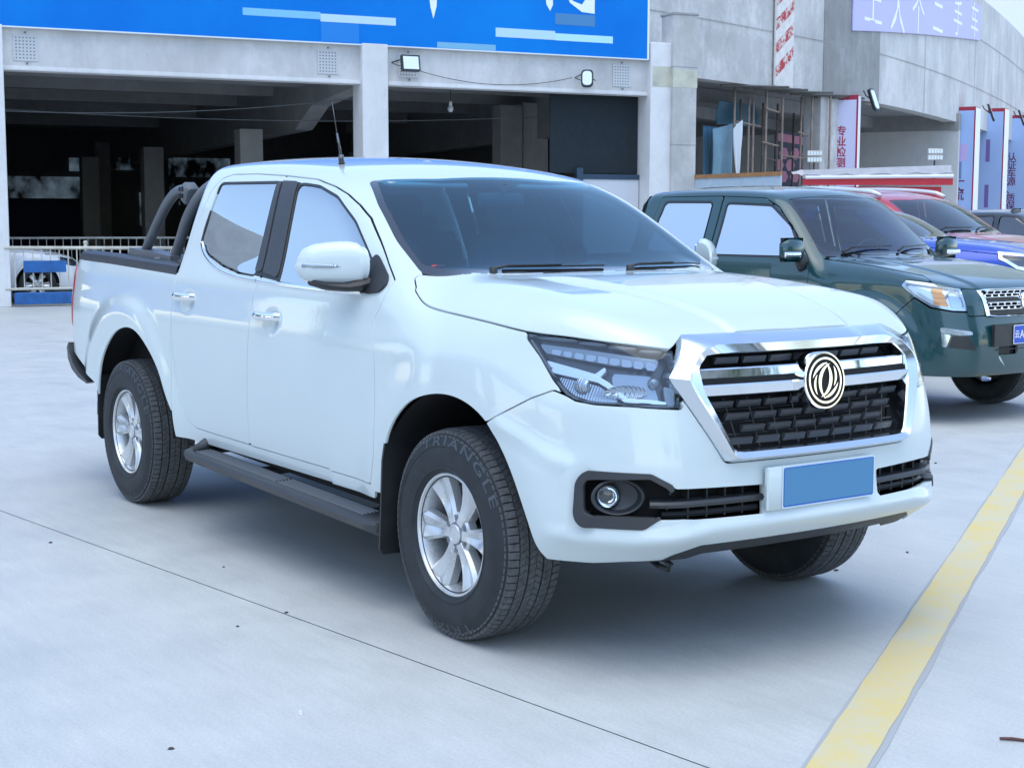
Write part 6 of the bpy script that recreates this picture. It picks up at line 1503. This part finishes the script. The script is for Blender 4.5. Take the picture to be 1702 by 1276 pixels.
# lamps
PB, NB = gcar.PB, gcar.NB; tzg = np.stack([PB[..., 0]-PB[..., 1], PB[..., 2]], -1)
M_amber = simple('lamp_amber', (.75, .30, .03), .2, coat=1); M_lamppale = simple('lamp_inner_pale', (.72, .76, .76), .18, metal=.6)
hlg = sdf_poly(tzg, TG['lamp'])
for sd in (-1, 1):
    le = panel('headlamp', M_clear, gp, [(PB, NB, hlg+.004)], side=sd, flange=0, off=.001)
    panel('lamp_housing', M_lamppale, le, [(PB, NB, hlg+.006)], side=sd, flange=0, off=-.030)
    panel('lamp_rim', M_reflect, le, [(PB, NB, mx(hlg+.004, -.022-hlg))], side=sd, flange=.03, off=-.004)
    for k in range(4): panel('amber_lamp', M_amber, le, [(PB, NB, sdf_poly(tzg, [(-.27+.012*k, 1.005-.036*k), (-.15+.016*k, 1.000-.036*k), (-.14+.016*k, .968-.036*k), (-.26+.012*k, .972-.036*k)]))], side=sd, flange=.01, off=-.015)
    panel('reflector', M_reflect, le, [(PB, NB, sdf_poly(tzg, roundpoly([(-.10, .99), (.02, .985), (.06, .86), (-.06, .865)], .03)))], side=sd, flange=.03, off=-.018)
    P, N = gcar.corner([(-.05, .925)], -.02); m = MB(); m.lathe([(.055, .0), (.04, -.012), (.015, -.02), (0, -.02)], 24, frame_mat((P[0][0], P[0][1]*sd, .925), Vector((0, 0, 1)).cross(Vector((N[0][0], N[0][1]*sd, 0))), (0, 0, 1))); m.build('reflector_bowl', M_chrome, le, smooth=True)
    panel('daytime_lamp', M_flute, gb, [(PB, NB, sdf_poly(tzg, roundpoly([(-.175, .715), (-.14, .716), (.145, .690), (.155, .668), (.02, .662), (-.06, .672), (-.165, .680)], .006)))], side=sd, flange=.02, off=.004)
    panel('daytime_lamp', M_reflect, gb, [(PB, NB, sdf_poly(tzg, roundpoly([(-.165, .675), (-.07, .665), (-.11, .575), (-.15, .58)], .006)))], side=sd, flange=.02, off=.003)
    panel('fog_insert', M_black, gb, [(PB, NB, sdf_poly(tzg, roundpoly([(-.055, .66), (.12, .655), (.20, .555), (-.09, .575)], .006)))], side=sd, flange=.01, off=.002)
    # mirror
    vm = []; fm_ = []
    mo = MB(); mo.box((-.62, sd*1.00, 1.262), (.10, .27, .185), bev=.045); mi = mo.build('door_mirror', M_green, gp, angle=60); md = mi.data
    mo = MB(); mo.box((-.572, sd*1.04, 1.225), (.02, .19, .045), bev=.01); mo.build('mirror_strip', M_chrome, mi, angle=40)
    mo = MB(); mo.tube([(-.62, sd*.90, 1.20), (-.63, sd*.86, 1.15), (-.64, sd*.84, 1.10)], [.05, .05, .035], 8); mo.build('mirror_base', M_black, mi, smooth=True)
    # black belt and handle
    P, N = gcar.side([(-1.52, .98)]); mo = MB(); mo.box((-1.50, sd*(P[0][1]+.02), 1.05), (.20, .03, .035), bev=.012); mo.build('door_handle', M_black, gp, angle=40); mo = MB(); mo.box((-2.33, sd*(P[0][1]+.02), 1.05), (.20, .03, .035), bev=.012); mo.build('door_handle', M_black, gp, angle=40)
def gnx(w, z): P, N = gcar.front([(w, z)]); return float(P[0][0])
# grille: chrome frame and two honeycomb bands, dark centre slot
gOp = match(TG['grille'], np.array([0, .89]), 100)
def ggl(s_, off): p = np.array([0, .89])+(gOp-np.array([0, .89]))*s_; P, N = gcar.front(p); P = P.copy(); P[:, 0] += off; return P
gf = ring_loft('grille_frame', [ggl(1.0, -.02), ggl(1.0, .012), ggl(.97, .022), ggl(.93, .018), ggl(.92, -.03)], M_chrome, gp, angle=30)
for z0, z1, nm in ((.935, .975, 0), (.845, .890, 1)):
    mm = MB()
    for i in range(30):
        wa, wb = -.455+.91*i/30, -.455+.91*(i+1)/30; xa, xb = gnx(wa, z0), gnx(wb, z0)
        for (za, zb2) in ((z0-.006, z0), (z1, z1+.008), ((z0+z1)/2-.003, (z0+z1)/2+.003)):
            mm.add([(xa+.012, wa, za), (xb+.012, wb, za), (xb+.012, wb, zb2), (xa+.012, wa, zb2), (xa-.02, wa, zb2), (xb-.02, wb, zb2), (xb-.02, wb, za), (xa-.02, wa, za)], [(0, 1, 2, 3), (3, 2, 5, 4), (0, 7, 6, 1)])
    for row in range(2):
        for i in range(12):
            w = -.44+.08*i+.04*row; zc = z0+(z1-z0)*(.25+.5*row); x = gnx(w, zc)
            for s_ in (-1, 1): mm.tube([(x+.006, w+s_*.012, zc-(z1-z0)*.25), (x+.006, w+s_*.012*0+0.0, zc), (x+.006, w+s_*.012, zc+(z1-z0)*.25)], .0035, 4)
    mm.build('honeycomb', M_chrome, gf)
for (za, zb2) in ((.895, .925), (.80, .835)):
    mm = MB()
    for i in range(24):
        wa, wb = -.455+.91*i/24, -.455+.91*(i+1)/24; mm.add([(gnx(wa, za)-.0, wa, za), (gnx(wb, za)-.0, wb, za), (gnx(wb, za), wb, zb2), (gnx(wa, za), wa, zb2)], [(0, 1, 2, 3)])
    mm.build('grille_slot', M_black, gf)
EG = frame_mat((gnx(0, .90)+.03, 0, .90), (0, 1, 0), (-.1, 0, 1)); m = MB(); m.lathe([(.0, .0), (.052, .0), (.055, .006), (.066, .006), (.068, -.03)], 36, EG); ge = m.build('emblem', M_chrome, gp, angle=30)
m = MB(); m.lathe([(0, .001), (.052, .001)], 30, EG); m.build('emblem_face', M_deep, ge)
m = MB()
for sg in (1, -1):
    for pp in shapes: m.prism([(x*sg*.84, y*sg*.84) for x, y in pp], EG @ Matrix.Rotation(R(-16), 4, 'Z') @ Matrix.Translation((0, 0, .001)), .004)
m.build('emblem_blade', M_chrome, ge)
# lower grille bars and plate
m = MB()
for k in range(6): m.tube([(gnx(.2, .58)-.0, -.26+k*.104, .51), (gnx(.2, .58), -.26+k*.104, .66)], .004, 4)
for z in (.55, .585, .62): m.tube([(gnx(.3, z), -.40, z), (gnx(0, z)+.002, 0, z), (gnx(.3, z), .40, z)], .004, 4)
m.build('lower_grille', M_dgrey, gb)
gpx = gnx(0, .66)+.018; PMg = frame_mat((gpx, 0, .655), (0, 1, 0), (0, 0, 1))
M_pblue = simple('plate_blue_bright', (.006, .075, .50), .35)
m = MB(); m.prism(roundpoly([(-.22, -.07), (.22, -.07), (.22, .07), (-.22, .07)], .01), PMg, .004); npg = m.build('number_plate', M_swhite, gp)
m = MB(); m.prism(roundpoly([(-.214, -.064), (.214, -.064), (.214, .064), (-.214, .064)], .008), PMg @ Matrix.Translation((0, 0, .0042)), .001); m.build('plate_face', M_pblue, npg)
for ch, x, sz in (('云', -.178, .062), ('A', -.115, .085), ('·', -.072, .07), ('1', -.030, .085)):
    v_, f_ = text_mesh(ch, sz, 0, 2, 1, .0012); T_ = PMg @ Matrix.Translation((x, -.002, .0056)); mesh_obj('plate_letter', [T_ @ Vector(q) for q in v_], f_, M_swhite, npg)
m = MB(); m.box((gpx-.02, 0, .655), (.03, .9, .16)); m.build('plate_holder', M_black, gb)
for sd in (-1, 1):     # skid and wiper
    m = MB(); m.tube([(gnx(.45, .40)+.004, sd*.28, .42), (gnx(.45, .45)+.006, sd*.36, .50)], .012, 6); m.build('bumper_bright', M_satin, gb)
for y0_, y1_ in ((-.55, .02), (.05, .60)):
    m = MB()
    def wpg(y, l, b=0): P, N = gcar.top([(-.46-.26*y*y+b, y)]); q = P[0]+N[0]*l; return tuple(q)
    m.tube([wpg(y0_, .012, .05), wpg(y0_+.1, .03, .02), wpg(y1_, .02, .0)], [.010, .008, .004], 6); m.build('wiper', M_black, gp, smooth=True)
# ---------------- blue pickup (only its bonnet and one lamp show), red SUV, dark saloon, white saloon behind the railing
def suv_tables(zw, zt, xw, xt, width=.90, hood=1.2, nose=.80):
    return
M_blue = paint('blue_paint', (.008, .055, .42), flake=.2); M_redp = paint('red_paint', (.42, .008, .025), flake=.15); M_darkp = paint('dark_paint', (.02, .024, .03), flake=.2); M_whitep = paint('white_paint_far', (.72, .74, .77)); M_dglass = glass('dark_glass', (.06, .08, .10), 1.55, add=.12); M_dws = glass('far_windscreen', (.25, .34, .40), 1.52, add=.05)
vb = Veh(W=([.28, .36, .45, .60, .80, 1.0, 1.10, 1.20, 1.28, 1.45, 1.60, 1.75], [.82, .86, .875, .89, .90, .90, .895, .875, .84, .77, .71, .65]),
         Z=([-2.9, -2.5, -2.0, -1.6, -1.2, -1.0], [1.60, 1.64, 1.65, 1.645, 1.62, 1.60]), H=([-.8, -.4, 0, .3, .5, .7, .82, .95], [1.31, 1.305, 1.28, 1.25, 1.215, 1.165, 1.125, 1.06]),
         XF_=([.28, .38, .5, .7, .9, 1.0, 1.1, 1.18, 1.25], [.86, .93, .94, .93, .90, .88, .845, .80, .74]), ws=(-.40, 1.31, 1.65, .28), rear=lambda x, z: -2.55-x, lean=(1.05, 2.6), drop=(.12, .55, 2.6), flares=((0, .38, .5, .66, .03),), x0=-2.5, x1=.84, dx=.03, nphi=90, nz=(.30, 1.22))
TB = dict(ws=roundpoly([(-.95, -.3), (-.95, .3), (-1.0, .58), (-.60, .72), (-.52, .72), (-.37, .3), (-.37, -.3)], .04), wsi=roundpoly([(-.97, -.3), (-.97, .3), (-1.0, .55), (-.64, .68), (-.56, .68), (-.42, .3), (-.42, -.3)], .04),
    hood=roundpoly([(-.35, -.3), (-.37, .4), (-.52, .74), (-.3, .95), (.65, .95), (.95, .6), (.95, -.3)], .03), zcut=([-1.4, -1.2, -.7, -.45, -.2, .1, .3, .9], [1.24, 1.23, 1.19, 1.165, 1.14, 1.12, 1.10, 1.10]),
    wins=[roundpoly([(-2.2, 1.59), (-1.7, 1.60), (-1.72, 1.28), (-2.35, 1.30)], .03), roundpoly([(-1.52, 1.60), (-1.2, 1.58), (-.72, 1.27), (-1.54, 1.27)], .03)], doors=[], arches=[(0, .38, .48), (-3.0, .38, .48)],
    lamp=roundpoly([(-.50, 1.12), (-.46, 1.20), (.25, 1.16), (.28, 1.00), (.0, .99), (-.30, 1.02)], .02), bump=np.array([(-.62, .2), (1.3, .2), (1.3, .9), (.28, .99), (.0, .985), (-.30, 1.01), (-.5, .95), (-.66, .8)]), grille=roundpoly([(-.50, 1.08), (.50, 1.08), (.46, .72), (-.46, .72)], .03), cab=(-2.45, -.6), dash=1.24, chs=-1.4, wslo=1.2, ftop=1.22, xs=.15)
bp_, bcar, bb = vehicle('pickup_truck', 'bright blue pickup with chrome lamp edge between the green pickup and the red one', 'pickup truck', (-5.42, 9.05, 0), .40, vb, M_blue, M_dglass, M_dws, TB, None)
hlb = sdf_poly(np.stack([bcar.PB[..., 0]-bcar.PB[..., 1], bcar.PB[..., 2]], -1), TB['lamp'])
for sd in (-1, 1):
    le = panel('headlamp', M_clear, bp_, [(bcar.PB, bcar.NB, hlb+.004)], side=sd, flange=0); panel('lamp_housing', M_lampdark, le, [(bcar.PB, bcar.NB, hlb+.006)], side=sd, flange=0, off=-.03); panel('lamp_rim', M_satin, le, [(bcar.PB, bcar.NB, mx(hlb+.004, -.035-hlb))], side=sd, flange=.02, off=.004)
for x, sd in ((0, -1), (0, 1), (-3.0, -1), (-3.0, 1)): put_wheel(proto2, bp_, x, sd*.77, .365, sd, x)
rv = Veh(W=([.28, .36, .45, .60, .80, 1.0, 1.15, 1.27, 1.36, 1.55, 1.72, 1.84, 1.95], [.83, .87, .885, .90, .91, .912, .905, .885, .85, .79, .73, .68, .64]),
         Z=([-4.5, -4.0, -3.2, -2.4, -1.8, -1.4, -1.1], [1.80, 1.85, 1.885, 1.895, 1.88, 1.84, 1.80]), H=([-.8, -.4, 0, .3, .5, .7, .82, .95], [1.35, 1.335, 1.31, 1.27, 1.23, 1.17, 1.13, 1.06]),
         XF_=([.28, .38, .5, .7, .9, 1.0, 1.1, 1.18, 1.25], [.86, .93, .94, .93, .90, .88, .845, .80, .74]), ws=(-.28, 1.345, 1.75, .30), rear=lambda x, z: -4.30+.18*(z-1.0)-x, lean=(1.05, 2.0), drop=(.12, .55, 2.6), flares=((0, .38, .5, .66, .03), (-2.9, .38, .5, .66, .03)), x0=-4.2, x1=.84, dx=.035, nphi=90, nz=(.30, 1.24))
TR_ = dict(ws=roundpoly([(-1.02, -.3), (-1.02, .3), (-1.12, .62), (-.50, .75), (-.41, .74), (-.26, .3), (-.26, -.3)], .04), wsi=roundpoly([(-1.04, -.3), (-1.04, .3), (-1.11, .59), (-.55, .715), (-.46, .70), (-.31, .3), (-.31, -.3)], .04),
    hood=roundpoly([(-.25, -.3), (-.27, .4), (-.42, .78), (-.3, .95), (.65, .95), (.95, .6), (.95, -.3)], .03), zcut=([-1.4, -1.2, -.7, -.45, -.2, .1, .3, .9], [1.27, 1.26, 1.22, 1.19, 1.15, 1.12, 1.10, 1.10]),
    wins=[roundpoly([(-2.55, 1.73), (-1.70, 1.74), (-1.72, 1.34), (-2.55, 1.36)], .03), roundpoly([(-1.58, 1.74), (-1.25, 1.71), (-.66, 1.36), (-1.60, 1.34)], .03), roundpoly([(-3.6, 1.69), (-2.68, 1.73), (-2.68, 1.36), (-3.8, 1.42)], .05)], doors=[], arches=[(0, .38, .47), (-2.9, .38, .47)],
    lamp=TB['lamp'], bump=TB['bump'], grille=TB['grille'], cab=(-3.9, -.5), dash=1.27, chs=-1.6, wslo=1.24, ftop=1.24, xs=.15)
rd, rcar, rb_ = vehicle('suv', 'tall red SUV with silver roof rails behind the blue bonnet', 'SUV', (-6.95, 11.25, 0), .05, rv, M_redp, M_dglass, M_dws, TR_, None)
for x, sd in ((0, -1), (0, 1), (-2.9, -1), (-2.9, 1)): put_wheel(proto2, rd, x, sd*.78, .365, sd, x)
for sd in (-1, 1):
    pts = []
    for i in range(24):
        u = i/23; x = -1.22-2.6*u; zz = 1.792+.10*math.sin(math.pi*min(1, u*1.0))**.45 if 0 < u < 1 else 1.79
        pts.append((x, sd*(.63+.02*math.sin(math.pi*u)), zz+.06*u*0))
    m = MB(); m.tube(pts, .030, 8); m.build('roof_rail', simple('rail_silver', (.70, .72, .74), .3, metal=.5) if 'rail_silver' not in MATS else MATS['rail_silver'], rd, smooth=True)
for y0_, y1_ in ((-.55, .02), (.05, .60)):
    m = MB()
    def wpr(y, l, b=0): P, N = rcar.top([(-.36-.30*y*y+b, y)]); q = P[0]+N[0]*l; return tuple(q)
    m.tube([wpr(y0_, .012, .05), wpr(y0_+.1, .03, .02), wpr(y1_, .02, .0)], [.012, .010, .006], 6); m.build('wiper', M_black, rd, smooth=True)
sv = Veh(W=([.22, .32, .45, .60, .75, .88, .95, 1.02, 1.2, 1.35, 1.45, 1.6], [.80, .85, .87, .885, .89, .875, .855, .82, .73, .65, .60, .55]),
         Z=([-4.2, -3.4, -2.8, -2.2, -1.6, -1.2, -.9], [1.22, 1.36, 1.44, 1.475, 1.47, 1.435, 1.38]), H=([-.9, -.5, -.2, .2, .5, .7, .82], [1.02, 1.00, .975, .92, .85, .77, .70]),
         XF_=([.2, .3, .45, .6, .7, .78, .9], [.80, .86, .88, .86, .82, .76, .60]), ws=(-.35, 1.0, 2.2, .35), rear=lambda x, z: -4.0+.35*relu(z-.9)-x, lean=(.80, 2.5), drop=(.18, .5, 2.6), flares=((0, .33, .44, .56, .02), (-2.7, .33, .44, .56, .02)), x0=-3.95, x1=.80, dx=.035, nphi=90, nz=(.24, .86))
TS = dict(ws=roundpoly([(-1.18, -.3), (-1.18, .3), (-1.28, .55), (-.62, .74), (-.50, .72), (-.34, .3), (-.34, -.3)], .04), wsi=roundpoly([(-1.2, -.3), (-1.2, .3), (-1.27, .52), (-.66, .70), (-.55, .68), (-.38, .3), (-.38, -.3)], .04),
    hood=roundpoly([(-.33, -.3), (-.35, .4), (-.5, .74), (-.3, .95), (.55, .95), (.85, .6), (.85, -.3)], .03), zcut=([-1.4, -1.2, -.7, -.45, -.2, .1, .3, .9], [.93, .92, .88, .84, .80, .76, .73, .73]),
    wins=[roundpoly([(-2.15, 1.36), (-1.75, 1.385), (-1.68, .99), (-2.5, 1.0)], .03), roundpoly([(-1.64, 1.385), (-1.4, 1.37), (-.72, .99), (-1.58, .98)], .03), roundpoly([(-2.95, 1.20), (-2.25, 1.35), (-2.6, 1.02), (-3.1, 1.05)], .03)], doors=[], arches=[(0, .33, .38), (-2.7, .33, .38)],
    lamp=roundpoly([(-.45, .76), (-.40, .83), (.20, .76), (.22, .68), (-.1, .66), (-.35, .70)], .02), bump=np.array([(-.6, .15), (1.3, .15), (1.3, .66), (.2, .66), (-.1, .655), (-.35, .695), (-.5, .70), (-.6, .6)]), grille=roundpoly([(-.42, .66), (.42, .66), (.36, .46), (-.36, .46)], .03), cab=(-3.0, -.6), dash=.93, chs=-1.3, wslo=.9, ftop=.90, xs=.15)
TS['hood'] = TS['hood']
proto3 = make_wheel(None, R0=.33, rimr=.235, letters=None, detail=False)
for (nm, lab, loc, rz, mt) in (('saloon_car', 'white saloon car seen through the railing inside the left bay', (-22.83, 4.70, 0), RZ1, M_whitep), ('saloon_car', 'dark car with bright window line at the right edge beyond the red SUV', (-7.4, 14.9, 0), .06, M_darkp), ('saloon_car', 'pale car half hidden between the red SUV and the dark car at the right edge', (-5.9, 17.4, 0), .06, M_whitep)):
    s_, sc_, sb_ = vehicle(nm, lab, 'car', loc, rz, sv, mt, M_dglass, M_dws, TS, None, sill=.28)
    hls = sdf_poly(np.stack([sc_.PB[..., 0]-sc_.PB[..., 1], sc_.PB[..., 2]], -1), TS['lamp'])
    for sd in (-1, 1):
        le = panel('headlamp', M_clear, s_, [(sc_.PB, sc_.NB, hls+.004)], side=sd, flange=0); panel('lamp_housing', M_lampdark, le, [(sc_.PB, sc_.NB, hls+.006)], side=sd, flange=0, off=-.03)
    for x, sd in ((0, -1), (0, 1), (-2.7, -1), (-2.7, 1)): put_wheel(proto3, s_, x, sd*.77, .33, sd, x)
    if mt is M_darkp: s_.scale = (1.06, 1.0, 1.12)
def rm_tree(o):
    for ch in [x for x in bpy.data.objects if x.parent == o]: rm_tree(ch)
    bpy.data.objects.remove(o)
rm_tree(proto2); rm_tree(proto3)
print('cars ok')
# ------------------------------------------------------------------ what stands opposite (seen in paint, glass and chrome)
def tree(x, y, h, seed, lab):
    random.seed(seed); r_ = tag(empty('tree', (x, y, 0)), lab, 'tree', 'trees on the far side of the car park')
    m = MB(); m.tube([(0, 0, 0), (.1, .05, h*.3), (0, .1, h*.62)], [.22, .17, .07], 8); m.build('trunk', M_bark, r_, smooth=True)
    V = []; F = []; 
    cl = [(random.uniform(-1, 1)*h*.26, random.uniform(-1, 1)*h*.26, h*random.uniform(.42, .92), h*random.uniform(.10, .18)) for _ in range(16)]
    for cx, cy, cz, cr in cl:
        for _ in range(150):
            a, b_ = random.uniform(0, 6.28), math.acos(random.uniform(-1, 1)); q = Vector((math.cos(a)*math.sin(b_), math.sin(a)*math.sin(b_), math.cos(b_)))*cr*random.uniform(.5, 1.05)+Vector((cx, cy, cz))
            n_ = Vector((random.uniform(-1, 1), random.uniform(-1, 1), random.uniform(0, 1.2))).normalized(); u_ = n_.orthogonal().normalized()*random.uniform(.12, .24); w_ = n_.cross(u_); k = len(V)
            V += [q-u_, q+w_*.6, q+u_, q-w_*.6]; F.append((k, k+1, k+2, k+3))
    mesh_obj('crown', V, F, M_leaf, r_)
M_bark = simple('bark', (.09, .07, .05), .9, var=.2); M_leaf = simple('leaf_green', (.055, .095, .03), .6, var=.35, vscale=1.5)
for i, (x, y, h) in enumerate(((34, 6, 9), (38, 13, 10), (33, 20, 8.5), (40, 27, 11), (36, 35, 9.5), (30, 43, 9), (44, -2, 10), (35, -10, 9))): tree(x, y, h, i+3, 'leafy tree number %d in the row opposite the trucks, off frame' % (i+1) if False else 'leafy tree on the far side of the car park opposite the trucks')
def block(x, y, w, d, h, rz, col, lab, fl=3.1):
    r_ = tag(empty('apartment_block', (x, y, 0), rz), lab, 'building'); m = MB(); m.box((0, 0, h/2), (w, d, h)); m.build('wall', col, r_)
    m = MB()
    for k in range(int(h/fl)):
        for s_ in (-1, 1):
            for j in range(int(w/2.6)): m.box((-w/2+1.3+j*2.6, s_*d/2, 1.7+k*fl), (1.5, .14, 1.6))
            for j in range(int(d/2.6)): m.box((s_*w/2, -d/2+1.3+j*2.6, 1.7+k*fl), (.14, 1.5, 1.6))
    tag(m.build('window', M_gl_dark, r_), kind='stuff')
    m = MB()
    for k in range(int(h/fl)): m.box((0, 0, (k+1)*fl), (w+.5, d+.5, .2))
    m.build('floor_band', MATS['ledge_white'], r_)
cb = simple('block_cream', (.36, .35, .32), .8, var=.08, vscale=.2); cb2 = simple('block_grey', (.42, .43, .45), .8, var=.08, vscale=.2)
block(62, 20, 16, 34, 22, .1, cb, 'cream apartment block beyond the trees opposite the trucks'); block(20, -52, 40, 14, 19, .12, cb2, 'grey apartment block behind the photographer')
block(-62, -50, 30, 16, 16, .7, cb, 'cream apartment block far behind the tail of the white pickup')
# elevated curved road behind the photographer, mirrored in the side windows
er = tag(empty('flyover'), 'curved concrete flyover on round piers opposite the flank of the white pickup', 'flyover')
V = []; F = []; n = 48
for i in range(n+1):
    a = R(175+115*i/n); c_ = Vector((2+29*math.cos(a)*1.0, 4+29*math.sin(a), 0)); rr = Vector((math.cos(a), math.sin(a), 0))
    for o_, z in ((0, 6.2), (-.25, 6.2), (-.25, 7.9), (0, 7.9), (6.5, 7.9), (6.7, 6.2), (5.2, 5.4), (1.4, 5.4)): V.append(c_+rr*o_+Vector((0, 0, z)))
for i in range(n):
    for k in range(8): l = (k+1) % 8; F.append((i*8+k, i*8+l, i*8+8+l, i*8+8+k))
mesh_obj('road_deck', V, F, M_conc, er)
for i in range(7):
    a = R(180+17*i); c_ = Vector((2+32.3*math.cos(a), 4+32.3*math.sin(a), 0)); m = MB(); m.tube([c_, c_+Vector((0, 0, 5.4))], .7, 16); m.build('pier', M_conc, er, smooth=True)
m = MB(); a = R(205); c_ = Vector((2+29*math.cos(a), 4+29*math.sin(a), 3.4)); m.box(tuple(c_), (.2, 6, 3.2), rz=a); tag(m.build('hoarding_sheet', M_bblue), 'blue advertising sheet hung below the flyover', 'banner')
print('scene ok', len(bpy.data.objects))
